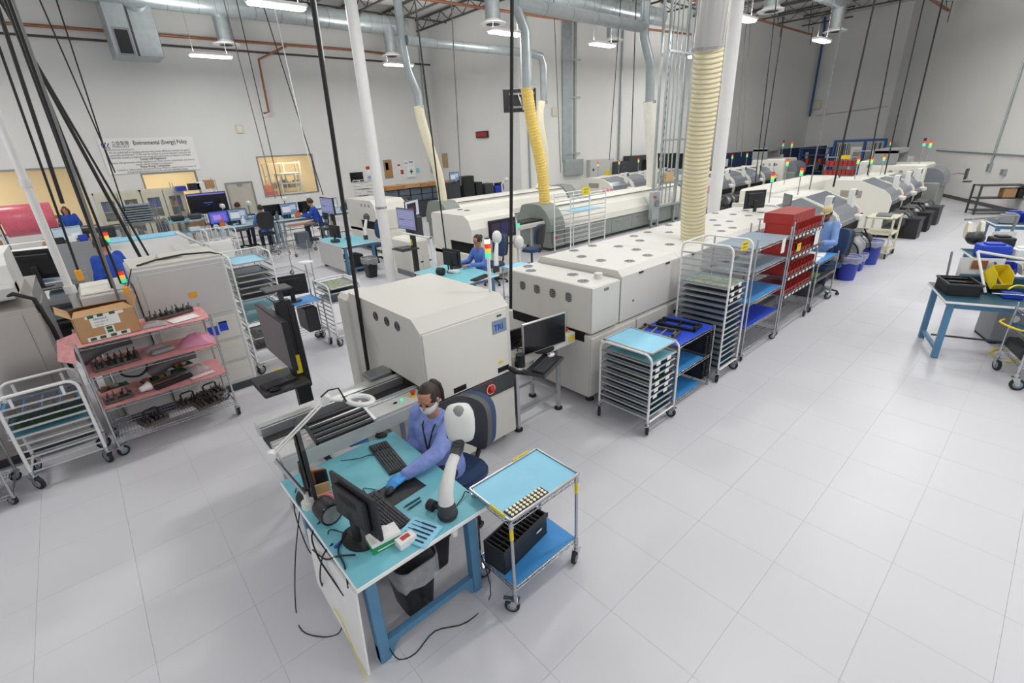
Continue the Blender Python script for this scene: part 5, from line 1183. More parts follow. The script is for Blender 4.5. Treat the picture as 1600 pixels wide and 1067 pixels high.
# ================================================================ second and third inspection stations
def station(label_d, label_m, dx, dy, dw, dd, mx, my, mw, md, mh, screen_front, screen='scr_dark'):
    bt = bench(label_d, (dx, dy, 0), dw, dd, .78, inset=.1, top='teal')
    m = B(); m.box(-.02, 0, .06, dd-.1, .12, .74); P('side_panel', m, 'lightgrey', bt)
    t = T('inspection_machine', label_m, 'machine', (mx, my, 0))
    pr = [(0,.72), (0,mh-.3), (.10,mh-.1), (.25,mh), (md-.05,mh), (md,mh-.06), (md,.72)]
    m = B(); m.prism(pr, .04, mw, 'x'); P('hood', m, 'cream2', t); m = B(); m.prism([(y, max(z,.98)) for y, z in pr], 0, .04, 'x'); m.box(0, .04, md*.55, md, .62, .98); P('side_panel', m, 'cream2', t)
    m = B(); m.box(.03, .045, .0, md*.55, .6, .98); P('board_slot', m, 'slot', t)
    m = B(); m.box(.0, mw, .02, md-.02, .1, .72, .02); P('base_cabinet', m, 'cream2', t)
    m = B(); m.box(.05, mw-.05, -.008, .02, .15, .66, .006); P('front_door', m, 'cream2', t)
    for x, y in ((mw*.45, md*.6), (mw*.45, md*.78)):
        if screen_front: m = B(); m.lathe([(.075,0),(.075,.006),(.05,.01),(0,.01)], (x,y,mh), 14); P('roof_vent', m, 'darkgrey', t)
    if screen_front:
        m = B(); m.box(mw*.35, mw*.95, -.03, .02, .98, mh-.16, .01); P('screen_case', m, 'black', t)
        m = B(); m.quad((mw*.38,-.032,1.02), (mw*.92,-.032,1.02), (mw*.92,-.032,mh-.2), (mw*.38,-.032,mh-.2)); P('display', m, screen, t)
        m = B(); m.box(mw*1.0-.02, mw+.06, -.02, .0, 1.15, 1.24); P('green_display', m, 'led_g', t)
        m = B(); m.box(mw*.55, mw*.9, -.014, -.006, .8, .83); P('grip', m, 'slot', t)
    else:
        for k in range(3): m = B(); m.cyl((-.004,.4+.25*k,mh-.16), (.003,.4+.25*k,mh-.16), .05, 12); P('fan_vent', m, 'midgrey', t)
        m = B(); m.box(mw*.7, mw*.92, -.012, -.004, mh-.5, mh-.36, .004); P('badge', m, 'midgrey', t)
    for x in (.1, mw-.1):
        for y in (.12, md-.12): m = B(); m.cyl((x,y,0), (x,y,.1), .03, 8); P('foot', m, 'darkgrey', t)
    return t
station('blue bench with teal top where the woman with tied hair works', 'cream inspection machine with a built in dark screen, behind the woman with tied hair', 4.66, 6.74, .95, 1.5, 6.5, 8.7, 1.4, 1.6, 1.58, True)
station('empty blue bench with grey side panel and a chair, beside the round white column', 'cream inspection machine with three fans behind the round white column', 4.88, 12.13, .98, 1.75, 6.85, 14.0, 1.1, 2.0, 1.6, False)
# second bench top
monitor('black monitor turned away on the bench of the woman with tied hair', tuple(G(708,425,.78)), RAD(96), .5, .33, 'scr_off', 0, .12)
keyboard('black keyboard on the front of the second bench', tuple(G(745,440,.78)), RAD(15), .45, .15); keyboard('black keyboard in front of the woman with tied hair', tuple(G(720,419,.78)), RAD(70), .42, .14)
m = B(); m.box(0, .3, 0, .24, 0, .005); S('mouse_pad', 'black mouse pad on the second bench', 'mouse pad', m, 'black', tuple(G(733,418,.78)), .3)
mouse('black mouse on the pad of the second bench', tuple(G(745,412,.79)), 1.2); 
m = B(); m.lathe([(.05,.08),(.075,.07),(.075,-.05),(.0,-.055)], (0,0,0), 16, 'y'); S('loupe_light', 'round lamp with pale face at the back left of the second bench', 'lamp', m, 'black', tuple(G(689,424,.86)), .2)
m = B(); m.box(0, .12, 0, .2, 0, .06, .01); S('white_packet', 'white packets beside the monitor on the second bench', 'packet', m, 'paper', tuple(G(714,428,.78)), .4)
t = T('stereo_viewer', 'white swing arm viewer at the far end of the second bench', 'viewer', tuple(G(776,424,.78)))
m = B(); m.cyl((0,0,0), (0,0,.12), .06, 14); P('base', m, 'darkgrey', t); m = B(); m.tube([(0,0,.1), (.05,.05,.3), (.16,.14,.5)], [.05,.045,.035], 10); P('arm', m, 'plastic', t); m = B(); m.ball((.22,.2,.6), .1, .09, .13); P('head', m, 'plastic', t)
m = B(); m.box(-.02, .02, -.02, .02, 0, .62); m.box(-.02, .02, -.02, 1.2, .6, .62); q = S('light_frame', 'white light frame standing on the second bench', 'frame', m, 'whitemetal', tuple(G(678,419,.78)), 0)
task_chair('blue chair beside the woman with tied hair', tuple(G(772,420,0.35)*1.0)[:2]+(0,), RAD(90), zs=.48)
task_chair('blue task chair with dark back in front of the second machine row oven', (8.5, 8.85, 0), RAD(20), shell='rubber', zs=.5)
m = B(); m.box(0, .5, 0, .7, .0, .02, .004); m.box(0, .5, 0, .7, .02, .03); S('sheet_tray', 'pale blue tray on a cart at the roof edge of the front oven', 'tray', m, 'bluemat', (5.9, 6.3, .8)); 
t = wire_cart('small wire cart carrying the pale blue tray behind the front oven', (5.92, 6.32, 0), .5, .68, [.2, .78], .82, step=.05)
t = T('conveyor', 'short black topped conveyor entering the second machine row oven', 'conveyor', (8.1, 9.95, 0))
m = B(); m.box(0, 2.05, 0, .7, .78, .9, .01); P('beam', m, 'lightgrey', t); m = B(); m.box(0, 2.05, .1, .6, .9, .95); P('track', m, 'rubber', t)
for x in (.2, 1.8): m = B(); m.box(x-.03, x+.03, .3, .36, 0, .78); P('leg', m, 'alu', t)
m = B(); m.ball((0,0,0), .14, .12, .16); vp_ = GY(810,378,8.4); t = T('stereo_viewer', 'white viewer head sticking out beside the second chair', 'viewer', (vp_.x, vp_.y, 0)); m.v = [v+Vector((0,0,vp_.z)) for v in m.v]; P('head', m, 'plastic', t); m = B(); m.cyl((0,0,0),(0,0,vp_.z),.04,10); m.cyl((0,0,0),(0,0,.03),.2,14); P('floor_stand', m, 'plastic', t)
def post_screen(label, loc, scr, h=1.35, w=.78, hh=.45, rz=0):
    """screen faces local -x"""
    t = T('monitor_cart', label, 'stand', loc, rz)
    m = B(); m.box(.05, .15, -.05, .05, .05, h+.2, .006); P('post', m, 'black', t); m = B(); m.box(-.25, .35, -.03, .03, .03, .08); m.box(.07, .13, -.3, .3, .03, .08); P('base', m, 'black', t)
    m = B(); m.box(-.02, .03, -w/2, w/2, h-hh/2, h+hh/2, .006); m.box(.03, .06, -.1, .1, h-.1, h+.1); P('screen_case', m, 'black', t)
    m = B(); a, b = w/2-.015, hh/2-.015; m.quad((-.0215,a,h-b), (-.0215,-a,h-b), (-.0215,-a,h+b), (-.0215,a,h+b)); P('display', m, scr, t)
    m = B(); m.box(-.35, .1, -.25, .25, .92, .95, .01); P('keyboard_shelf', m, 'black', t); m = B(); m.box(.048, .052, -.04, .04, .98, 1.12); P('warning_label', m, 'yellow', t); m = B(); m.box(-.3, -.1, -.18, .18, .95, .97); P('keyboard', m, 'darkgrey', t); return t
post_screen('post stand with a lavender screen left of the second inspection machine', (5.5, 9.75, 0), 'scr_lines', 1.58, .8, .46)
post_screen('post stand with a pale lined screen near the far workers', (5.65, 14.6, 0), 'scr_lines', 1.58, .95, .46)
monitor('white bordered monitor with a dark window, on a black cart behind the second machine', tuple(GY(645,338,11.6)), RAD(30), .72, .42, 'scr_text', 0, .0)
p_ = GY(645,338,11.6); m = B(); m.box(-.2, .2, -.15, .15, 0, p_.z, .03); S('screen_cabinet', 'narrow dark cabinet carrying the white bordered monitor', 'cabinet', m, 'darkgrey', (p_.x, p_.y, 0), .1)
long_box('low cream conveyor housing beside the second inspection machine', (5.9, 10.4, 0), .5, 1.0, .95, holes=0, tower=False)
# third bench
monitor('black monitor turned away on the empty third bench', tuple(G(526,378,.78)), RAD(100), .5, .33, 'scr_off', 0, .12)
t = T('stereo_viewer', 'white swing arm viewer on the empty third bench', 'viewer', tuple(G(572,374,.78)))
m = B(); m.cyl((0,0,0), (0,0,.12), .06, 14); P('base', m, 'darkgrey', t); m = B(); m.tube([(0,0,.1), (.05,.05,.3), (.16,.14,.5)], [.05,.045,.035], 10); P('arm', m, 'plastic', t); m = B(); m.ball((.2,.18,.56), .09, .08, .11); P('head', m, 'chairgrey', t)
task_chair('blue chair standing empty at the third bench', (6.25, 13.1, 0), RAD(90), zs=.5, hb=.55, wide=.5)
bin_can('black waste bin with clear liner by the round white column', tuple(G(581,432)), 'black', .5, .14, .2)
m = B(); m.box(0, .2, 0, .45, 0, .45, .01); S('computer_tower', 'black computer tower under the empty third bench', 'computer', m, 'black', (5.3, 12.35, 0))
for k, (px, py, m0) in enumerate(((520,380,'darkgrey'), (548,374,'bluemat'), (500,375,'black'))): m = B(); m.box(0, .22, 0, .16, 0, .08, .02); S('bench_item', ['round lamp base on the third bench', 'pale document stand on the third bench', 'black scanner at the back of the third bench'][k], 'desk item', m, m0, tuple(G(px,py,.78)), k)
# round columns
t = T('column', 'round white building column in the middle of the hall', 'column', (5.46, 10.82, 0)); t['kind'] = 'structure'
m = B(); m.cyl((0,0,0), (0,0,9), .125, 24); P('shaft', m, 'whitemetal', t); m = B(); m.cyl((0,0,1.75), (0,0,1.8), .135, 20); P('clamp_band', m, 'chrome', t)
m = B(); m.cyl((0,0,0), (0,0,9), .13, 20); cc = S('column', 'white building column half hidden behind the thick cream hose', 'column', m, 'whitemetal', tuple(GY(1118,300,5.2))[:2]+(0,))
# wire table and cart in the middle left
t = wire_cart('large empty chrome wire table in the middle of the floor', (2.72, 12.0, 0), 1.25, 1.6, [.25, .86], 1.1, cr=.06, step=.05)
t = wire_cart('chrome cart with orange and brown boards by the seated worker', (4.85, 15.9, 0), .9, .6, [.3, .95], 1.0, step=.05)
m = B(); m.box(0, .7, 0, .45, 0, .015); S('board_sheet', 'orange brown sheet on the chrome cart by the seated worker', 'sheet', m, 'copper', (4.95, 15.95, .953))
m = B(); m.box(0, .5, 0, .35, 0, .02); S('printed_panel', 'purple grey printed panel on the lower wire shelf', 'panel', m, 'lavender', (2.9, 12.2, .255), .3)
m = B(); m.lathe([(.0,.0),(.16,0),(.17,.02),(.0,.04)], (0,0,0), 18); S('white_disc', 'white round plate on the big wire table', 'plate', m, 'paper', (3.25, 10.2, .95))
m = B(); m.cyl((0,0,0), (0,0,.95), .012, 6); S('stand_pole', 'thin chrome pole under the white round plate', 'pole', m, 'chrome', (3.25, 10.2, 0))
# rack in front of the second oven, with yellow sign
t = T('tray_rack', 'open double aluminium rack with a yellow sign before the second machine row oven', 'rack', (9.9, 8.75, 0), 0, None)
for x in (0, .8, 1.5):
    for y in (0, .6): m = B(); m.cyl((x,y,.1), (x,y,1.7), .016, 8); P('post', m, 'whitemetal', t)
for k in range(11):
    z = .3+k*.13
    for x0 in (0, .8):
        for y0 in (-.006, .6): m = B(); m.box(x0, x0+(.8 if x0 == 0 else .7), y0, y0+.006, z, z+.022); P('runner', m, 'alu', t)
for y in (0, .6): m = B(); m.tube([(0,y,1.7),(1.5,y,1.7)], .014, 6); P('top_bar', m, 'whitemetal', t)
for x, y in ((0,0),(1.5,0),(1.5,.6),(0,.6)): caster(t, x, y, .05)
m = B(); m.box(.3, 1.35, .05, .55, 0, .012); S('sheet_tray', 'blue tray lying in the open double rack', 'tray', m, 'bluemat', (9.9, 8.75, 1.23))
sign('yellow card sign on the open double rack', (10.3, 8.70, 1.66), 0, ['TRAYS', 'SMT 3'], .32, .2)
# ================================================================ right hand benches
RB = Matrix.Translation((8.26, .69, 0)) @ Matrix.Rotation(RAD(-70), 4, 'Z')
def rb(x, y, z): return tuple(RB @ Vector((x, y, z)))
A70 = RAD(-70)
bench('blue workbench with a black tote on its corner, at the right edge of the aisle', (8.26, .69, 0), 1.9, .98, .85, A70, top='darkteal', inset=.09, ends='y')
t = T('tote', 'black plastic tote filled with black trays on the right workbench corner', 'tote', rb(.06, .28, .85), A70+RAD(4))
m = B(); w, d, h = .36, .46, .17; e = .012
m.box(0,w,0,d,0,e); m.box(0,w,0,e,0,h,.004); m.box(0,w,d-e,d,0,h,.004); m.box(0,e,0,d,0,h,.004); m.box(w-e,w,0,d,0,h,.004); P('shell', m, 'black', t)
m = B(); m.box(-.012, w+.012, -.012, .0, h-.03, h, .004); m.box(-.012, 0, 0, d, h-.03, h, .004); m.box(w, w+.012, 0, d, h-.03, h, .004); m.box(-.012, w+.012, d, d+.012, h-.03, h, .004); P('rim', m, 'darkgrey', t)
for k in range(4): m = B(); m.box(.04, w-.04, .05+.11*k, .12+.11*k, .06, .14+.02*(k % 2), .01); P('inner_tray', m, 'gloss', t)
m = B(); m.box(.1, .34, .02, .05, .12, .16, .01); P('white_sleeve', m, 'paper', t)
def brack(label, x0, y, z0, pts, m0='alu', r=.018, name='profile_frame', cat='frame'):
    m = B()
    for a, b in zip(pts, pts[1:]): m.tube([rb(*a), rb(*b)], r, 4)
    return S(name, label, cat, m, m0)
brack('upright aluminium profile at the back of the black tote', 0, 0, 0, [(.18,.9,.86),(.16,.95,1.32)], 'alud')
brack('leaning silver profile frame standing between tote and yellow bin', 0, 0, 0, [(.52,.5,.87),(.40,.84,1.36),(1.4,.72,1.22)], 'whitemetal', .022)
brack('low silver rail along the right workbench front', 0, 0, 0, [(.52,.3,.92),(1.9,.3,.94)], 'chrome', .012)
def scoop(label, loc, rz, m0, w=.14, d=.24, h=.13):
    t = T('parts_bin', label, 'bin', loc, rz, None)
    m = B(); e = .005
    m.box(0,w,0,d,0,e); m.prism([(0,0),(d,0),(d,h),(d*.35,h),(0,h*.5)], 0, e, 'x'); m.prism([(0,0),(d,0),(d,h),(d*.35,h),(0,h*.5)], w-e, w, 'x'); m.box(0,w,d-e,d,0,h); m.box(0,w,0,e,0,h*.5); P('shell', m, m0, t)
    m = B(); 
    for k in range(4): m.box(.02+.025*k, .04+.025*k, .04, d*.6, .01, .05+.01*(k % 2)); 
    P('contents', m, 'fixture', t, stuff=True); return t
scoop('yellow parts bin tipped forward on the right workbench', rb(.56, .52, .92), A70+RAD(20), 'yellow', .2, .26, .2).rotation_euler[0] = RAD(35)
scoop('bright blue parts bin above the yellow bin on the right workbench', rb(.66, .86, 1.06), A70, 'binblue', .22, .2, .14)
scoop('cream parts bin beside the bright blue bin', rb(.93, .86, 1.06), A70, 'cabinet', .18, .2, .12)
t = T('tool_riser', 'dark teal stepped riser at the back of the right workbench', 'riser', rb(.3, .66, .852), A70)
for k, (y, z) in enumerate(((0,.08), (.12,.18))): m = B(); m.box(0, 1.5, y, y+.1, 0, z, .008); P('step', m, 'darkteal', t)
m = B(); m.box(.0, .5, .0, .012, .0, .26); S('white_notice', 'white instruction sheet with a brown picture behind the dark teal riser', 'notice', m, 'paper', rb(.28, .96, .98), A70+RAD(6))
m = B(); m.box(0, .17, 0, .004, 0, .12); S('brown_picture', 'brown picture patch on the white instruction sheet', 'picture', m, 'red' if False else 'copper', rb(.42, .952, 1.09), A70+RAD(6))
for k in range(4): m = B(); m.box(0, .2, 0, .14, 0, .07, .01); S('drawer_box', f'blue small drawer box, {ORD[k]} from the tote along the bench front', 'box', m, 'royal', rb(.66+.28*k, .34, .852), A70)
m = B(); m.box(0, 1.2, 0, .5, 0, .03, .01); S('parts_tray', 'dark low tray behind the blue drawer boxes', 'tray', m, 'black', rb(.6, .5, .855), A70)
cable('yellow green air hose curling over the right workbench', [rb(.7,.4,.97), rb(.8,.5,1.0), rb(.95,.52,.98), rb(1.0,.42,.95)], .012, 'yellow', 'hose', 'air_hose')
t = T('metal_box', 'grey metal box with a round white sticker under the right workbench', 'box', rb(.88, .95, 0), A70+RAD(5)); m = B(); m.box(0, .6, 0, .5, .03, .6, .01); P('body', m, 'midgrey', t); m = B(); m.cyl((.2,-.001,.4), (.2,-.004,.4), .05, 16); P('sticker', m, 'paper', t)
for x in (.05, .55): m = B(); m.box(x-.04, x+.04, .0, .5, 0, .03); P('skid', m, 'rubber', t)
# cart in the corner
t = wire_cart('chrome tool cart with a yellow hose at the lower part of the right edge', (8.44, .03, 0), .62, .7, [.32, .62, .86], .92, rz=RAD(-160), cr=.075, yaw=.2, step=.05)
m = B(); m.box(0, .5, 0, .6, 0, .14, .02); S('black_crate', 'black crate on the low shelf of the chrome tool cart', 'crate', m, 'black', (8.46, .02, .33), RAD(-160))
m = B(); m.box(0, .5, 0, .6, 0, .02, .006); S('teal_mat', 'teal mat on the middle shelf of the chrome tool cart', 'mat', m, 'darkteal', (8.46, .02, .625), RAD(-160))
cable('yellow hose coil lying on the chrome tool cart and floor', [(8.5,.1,.665), (8.3,.12,.675), (8.12,-.08,.665), (8.2,-.3,.665), (8.5,-.35,.4), (8.75,-.1,.03), (9.05,.12,.015), (9.3,.0,.015), (9.15,-.18,.015), (8.9,-.1,.015)], .012, 'yellow', 'hose', 'air_hose')
# benches further along the right
def rbench(label, ox, oy, w=2.0, d=.9, n=1):
    t = bench(label, (ox, oy, 0), w, d, .88, A70, top='darkteal', inset=.09, ends='y'); return t
rbench('second blue workbench along the right edge, crowded with blue trays', 11.1, .72)
rbench('third dark workbench along the right edge near the low steel shelf', 15.2, .85)
def on2(ox, oy, x, y, z): return tuple(Matrix.Translation((ox, oy, 0)) @ Matrix.Rotation(A70, 4, 'Z') @ Vector((x, y, z)))
rr = random.Random(5)
items = [('blue crate', 'royal', .4, .3, .2), ('pale blue tray', 'bluemat', .4, .3, .06), ('grey feeder block', 'midgrey', .3, .2, .2), ('dark gripper unit', 'black', .3, .25, .28), ('steel feeder tool', 'alud', .35, .12, .2), ('blue splice box', 'binblue', .3, .25, .2), ('white reel box', 'paper', .25, .2, .16), ('dark parts case', 'darkgrey', .4, .3, .18)]
for b_, (ox, oy, nm) in enumerate(((11.1, .72, 'second right workbench'), (15.2, .85, 'third right workbench'))):
    for k in range(8):
        n_, m0, w, d, h = items[(k*3+b_*2) % 8]; m = B(); m.box(0, w, 0, d, 0, h, .015); m.box(w*.2, w*.8, d*.2, d*.8, h, h+.03, .008)
        S(n_.replace(' ', '_'), f'{n_}, {["first","second","third","fourth","fifth","sixth","seventh","eighth"][k]} item from the aisle on the {nm}', 'equipment', m, m0, on2(ox, oy, .08+.22*k, .1+.3*(k % 2)+.05*rr.random(), .882), A70+RAD(rr.uniform(-12,12)))
# lamp heads on an arm over the second bench
t = T('inspection_lamp', 'two cream hexagonal lamp heads hanging from a grey arm at the right edge', 'lamp', (0,0,0)); p0, p1 = G(1508,343,1.3), G(1590,337,1.3)
m = B(); m.tube([p0, p1], .02, 8); P('arm', m, 'alud', t); m = B(); m.tube([p1, Vector((p1.x, p1.y, .88))], .025, 8); P('post', m, 'alud', t)
for k, px in enumerate(((1512,360), (1532,359))):
    c = G(*px, 1.15); m = B(); m.M = Matrix.Translation(c) @ Matrix.Rotation(RAD(15), 4, 'Z'); m.prism([(.17*math.cos(a*1.047), .17*math.sin(a*1.047)) for a in range(6)], -.03, .03, 'y'); q = P('lamp_head', m, 'cabinet', t)
    m = B(); m.M = Matrix.Translation(c) @ Matrix.Rotation(RAD(15), 4, 'Z'); m.cyl((0,-.031,0), (0,-.036,0), .1, 12); P('lens', m, 'slot', q)
    m = B(); m.tube([p0+(p1-p0)*(.15+.25*k), c+Vector((0,0,.08))], .012, 6); P('drop', m, 'alud', t)
m = B(); m.ball((0,0,0), .2, .14, .12); S('black_pouch', 'black pouch hanging under the cream lamp heads', 'pouch', m, 'black', tuple(G(1524,372,1.05)))
t = T('station_card', 'white card with the number 6 standing on the second right workbench', 'sign', tuple(G(1546,379,1.0)), RAD(-60)); m = B(); m.box(0, .34, 0, .01, 0, .2); P('card', m, 'paper', t); text('6', .13, 'print', t, (.14, -.002, .05), (RAD(90),0,0), bold=.003)
# low steel shelf by the diagonal wall, and wall conduit
t = T('steel_shelf', 'low dark steel shelf with boxes against the diagonal wall', 'shelf', (23.75, 2.2, 0), RAD(-143))
for x in (0, 1.9):
    for y in (-.5, 0): m = B(); m.box(x-.025, x+.025, y-.025, y+.025, 0, .98); P('post', m, 'darkgrey', t)
for z in (.14, .55, .97): m = B(); m.box(0, 1.9, -.5, 0, z-.03, z); P('shelf', m, 'darkgrey', t)
t.rotation_euler[2] = RAD(-60)
for k, (x, m0, nm) in enumerate(((.7, 'cardboard', 'cardboard carton'), (1.1, 'black', 'black case'), (1.45, 'royal', 'blue case'))):
    m = B(); m.box(0, .35, 0, .3, 0, .3, .01); S(nm.replace(' ', '_'), nm+' on the middle of the low steel shelf', 'box', m, m0, tuple(Matrix.Translation((23.75,2.2,0)) @ Matrix.Rotation(RAD(-60), 4, 'Z') @ Vector((x,-.4,.552))), RAD(-60))
m = B(); a, b = Vector(diagpt(7, .05, 1.85)), Vector(diagpt(22, .05, 1.85)); m.tube([a, b], .03, 8); cdt = S('conduit', 'grey conduit running level along the diagonal wall', 'conduit', m, 'galv')
def dpx(px, py, off=.05):
    n2 = Vector((nv.x, nv.y, 0)); o = Vector(diagpt(0, off)); d = ray(px, py); return CP+d*(n2.dot(o-CP)/n2.dot(d))
for k, (p, q, lb) in enumerate((((1600,105), (1546,262), 'grey conduit drop running up the diagonal wall to a switch box'),)):
    a, b = dpx(*q), dpx(*p); m = B(); m.tube([a, Vector((a.x, a.y, 8.9))], .03, 8); S('conduit', lb, 'conduit', m, 'galv'); m = B(); m.box(-.08, .08, -.06, .06, -.14, .14, .01); S('switch_box', 'grey switch box where the conduits meet on the diagonal wall', 'electrical box', m, 'galv', tuple(a), RAD(30))
m = B(); m.box(-.1, .1, -.06, .06, -.1, .1, .01); S('junction_box', 'second grey junction box on the level conduit of the diagonal wall', 'electrical box', m, 'galv', tuple(dpx(1568,269)), RAD(30))
# blue frame rack, red bin shelf and white rack at the far end
t = T('pallet_rack', 'tall blue frame rack with white and grey panels in the far corner', 'rack', (33.2, 7.1, 0), RAD(98))
for x in (0, .9, 2.3):
    for y in (-.5, 0): m = B(); m.box(x-.05, x+.05, y-.05, y+.05, 0, 2.35); P('upright', m, 'rackblue', t)
for z in (.3, 1.2, 2.3):
    for y in (-.5, 0): m = B(); m.box(0, 2.3, y-.04, y+.04, z-.06, z+.06); P('beam', m, 'rackblue', t)
for k in range(14):
    x = .08+.055*k if k < 7 else 1.6+.09*(k-7); m = B(); m.box(x, x+.03, -.48, .02, 1.3, 2.15); P('stencil_frame', m, ['paper', 'alud', 'black', 'lightgrey'][k % 4], t)
m = B(); m.box(.95, 1.5, -.4, 0, 1.8, 2.0, .02); P('white_bundle', m, 'paper', t)
t = T('pallet_rack', 'lower blue frame shelf beside the tall blue rack', 'rack', (33.0, 9.6, 0), RAD(95))
for x in (0, 1.5):
    for y in (-.5, 0): m = B(); m.box(x-.04, x+.04, y-.04, y+.04, 0, 2.0); P('upright', m, 'rackblue', t)
for z in (.5, 1.1, 1.6, 1.98): m = B(); m.box(0, 1.5, -.5, 0, z-.04, z); P('shelf', m, 'rackblue', t)
for k in range(6): m = B(); m.box(.1+.22*k, .28+.22*k, -.4, 0, 1.1, 1.4, .02); P('dark_box', m, ['black', 'red', 'darkgrey'][k % 3], t)
t = T('bin_shelf', 'chrome shelf with rows of red parts bins at the far end of the hall', 'shelf', (24.4, 6.0, 0), RAD(102))
for x in (0, 1.1):
    for y in (-.4, 0): m = B(); m.cyl((x,y,0), (x,y,2.0), .02, 6); P('post', m, 'chrome', t)
for z in (.5, .85, 1.2, 1.55, 1.9): m = B(); m.box(0, 1.1, -.4, 0, z-.03, z); P('shelf', m, 'chrome', t)
MB_ = Matrix.Translation((24.4, 6.0, 0)) @ Matrix.Rotation(RAD(102), 4, 'Z')
for j, z in enumerate((.5, .85, 1.2, 1.55)):
    for i in range(7): red_bin(f'small red bin, {ORD[i]} from the aisle end, {["bottom","second","third","upper"][j]} row of the far bin shelf', tuple(MB_ @ Vector((.02+.155*i, -.02, z))), RAD(102), 'red bins on the far shelf', .14, .3, .2)
for o in [o for o in D.objects if o.name.startswith('parts_bin') and o.get('group') == 'red bins on the far shelf']: pass
m = B(); m.box(0, .3, 0, .02, 0, .16); S('yellow_card', 'yellow card on the top of the far red bin shelf', 'sign', m, 'yellow', tuple(MB_ @ Vector((.3, .03, 1.8))), RAD(102))
speed_rack('far white tray rack beside the red bin shelf', 'the far white rack', (28.2, 6.4, 0), .8, .66, 2.0, 12, [None]*12, rz=RAD(100), z0=.3)
# ================================================================ left wall side: windows' surroundings, cabinets, desks
# policy banner
bl, br = GY(152,221,YL-.02), GY(300,213,YL-.02); bz0 = GY(303,265,YL-.02).z
t = T('policy_banner', 'white environmental policy banner with blue emblem on the long wall', 'sign', (bl.x, YL-.02, bz0))
bw, bh = br.x-bl.x, br.z-bz0
m = B(); m.box(0, bw, -.008, 0, 0, bh); P('sheet', m, 'paper', t)
def btext(s, x, z, size, m0='print', align='LEFT', bold=0, sx=1): return text(s, size, m0, t, (x, -.0095, z), (RAD(90),0,0), ext=.0008, align=align, bold=bold, sx=sx)
fit(btext('Environmental (Energy) Policy', bw*.34, bh*.80, .21, bold=.004), bw*.58)
fit(btext('\u7acb\u885b\u96c6\u5718', bw*.125, bh*.81, .16), bw*.17); fit(btext('WUXING GROUP', bw*.125, bh*.735, .1), bw*.17); fit(btext('(Precision Electronics (San Diego) Inc.)', bw*.03, bh*.66, .085), bw*.3)
m = B(); u = bw*.022
for k in range(3):
    x0 = bw*.02+k*u*1.25; z0 = bh*.75+k*.0
    m.add([(x0+u*.9,-.0095,z0+.22-.03*k),(x0+u*1.25,-.0095,z0+.19-.03*k),(x0+u*.45,-.0095,z0+.08-.02*k),(x0+u*1.15,-.0095,z0-.02-.01*k),(x0+u*.9,-.0095,z0-.07),(x0,-.0095,z0+.08-.02*k)], [(0,1,2,5),(5,2,3,4)])
P('emblem', m, 'emblemblue', t)
lines = ['We are committed to managing and improving energy efficiency to achieve our goal of', 'sustainable development. To this end, we commit to provide adequate resources and', 'framework necessary to implement this energy policy and achieve our objectives and targets.']
for k, s in enumerate(lines): fit(btext(s, bw*.5, bh*(.575-.072*k), .105, align='CENTER'), bw*.86)
fit(btext('Comply with Regulations', bw*.5, bh*.365, .11, align='CENTER', bold=.002), bw*.28)
for k, s in enumerate(('Comply with government energy regulations and other relevant requirements, and observe', 'energy related voluntary commitments.')): fit(btext(s, bw*.5, bh*(.29-.07*k), .1, align='CENTER'), bw*(.9 if k == 0 else .4))
fit(btext('Reduce Energy Consumption', bw*.5, bh*.15, .11, align='CENTER', bold=.002), bw*.32)
for k, s in enumerate(('Commit to reduce energy and improve energy efficiency, support the procurement of', 'energy saving products and services, and use renewable energy.')): fit(btext(s, bw*.52, bh*(.085-.065*k), .1, align='CENTER'), bw*(.85 if k == 0 else .66))
# cabinets
t = T('storage_cabinet', 'double cream cabinets with glass doors below the second window', 'cabinet', (.6, 21.6, 0))
for k in range(2):
    m = B(); x0 = k*1.3; w = 1.28
    m.box(x0, x0+w, .45, .5, 0, 2.12); m.box(x0, x0+.03, 0, .5, 0, 2.12); m.box(x0+w-.03, x0+w, 0, .5, 0, 2.12); m.box(x0, x0+w, 0, .5, 2.06, 2.12); m.box(x0, x0+w, 0, .5, 0, .1); P('carcass', m, 'cabinet', t)
    for z in (.6, 1.05, 1.5): m = B(); m.box(x0+.03, x0+w-.03, .03, .45, z-.02, z); P('shelf', m, 'cabinet', t)
    for s in range(2):
        a = x0+.01+s*w/2; b = a+w/2-.02; f = B(); e = .13
        f.box(a, a+e, -.02, 0, .08, 2.08); f.box(b-e, b, -.02, 0, .08, 2.08); f.box(a+e, b-e, -.02, 0, .08, .35); f.box(a+e, b-e, -.02, 0, 1.85, 2.08); f.box(a+e, b-e, -.02, 0, 1.1, 1.2)
        q = P('door', f, 'cabinet', t); g = B(); g.box(a+e, b-e, -.012, -.008, .35, 1.85); P('pane', g, 'glasspane', q); g = B(); g.box((b-.06 if s == 0 else a+.03), (b-.03 if s == 0 else a+.06), -.05, -.02, 1.0, 1.15); P('handle', g, 'black', q)
        rr = random.Random(k*2+s)
        for z in (.1, .6, 1.05, 1.5):
            for i in range(3): g = B(); x = a+.1+.15*i; g.box(x, x+.13, .1, .35, z, z+rr.uniform(.12,.32), .005); P('stored_box', g, rr.choice(['fixture','cardboard','black','paper','binblue','darkgrey','greybin']), t)
t = T('display_stand', 'black two legged stand with a large screen before the cream cabinets', 'stand', (3.05, 20.6, 0))
for x in (.55, .78): m = B(); m.box(x-.04, x+.04, -.03, .03, .1, 1.6); P('post', m, 'black', t)
m = B(); m.box(.3, 1.0, -.3, .3, .04, .1, .01); P('base', m, 'black', t); m = B(); m.box(.35, .95, -.25, .1, .82, .86); P('shelf', m, 'black', t)
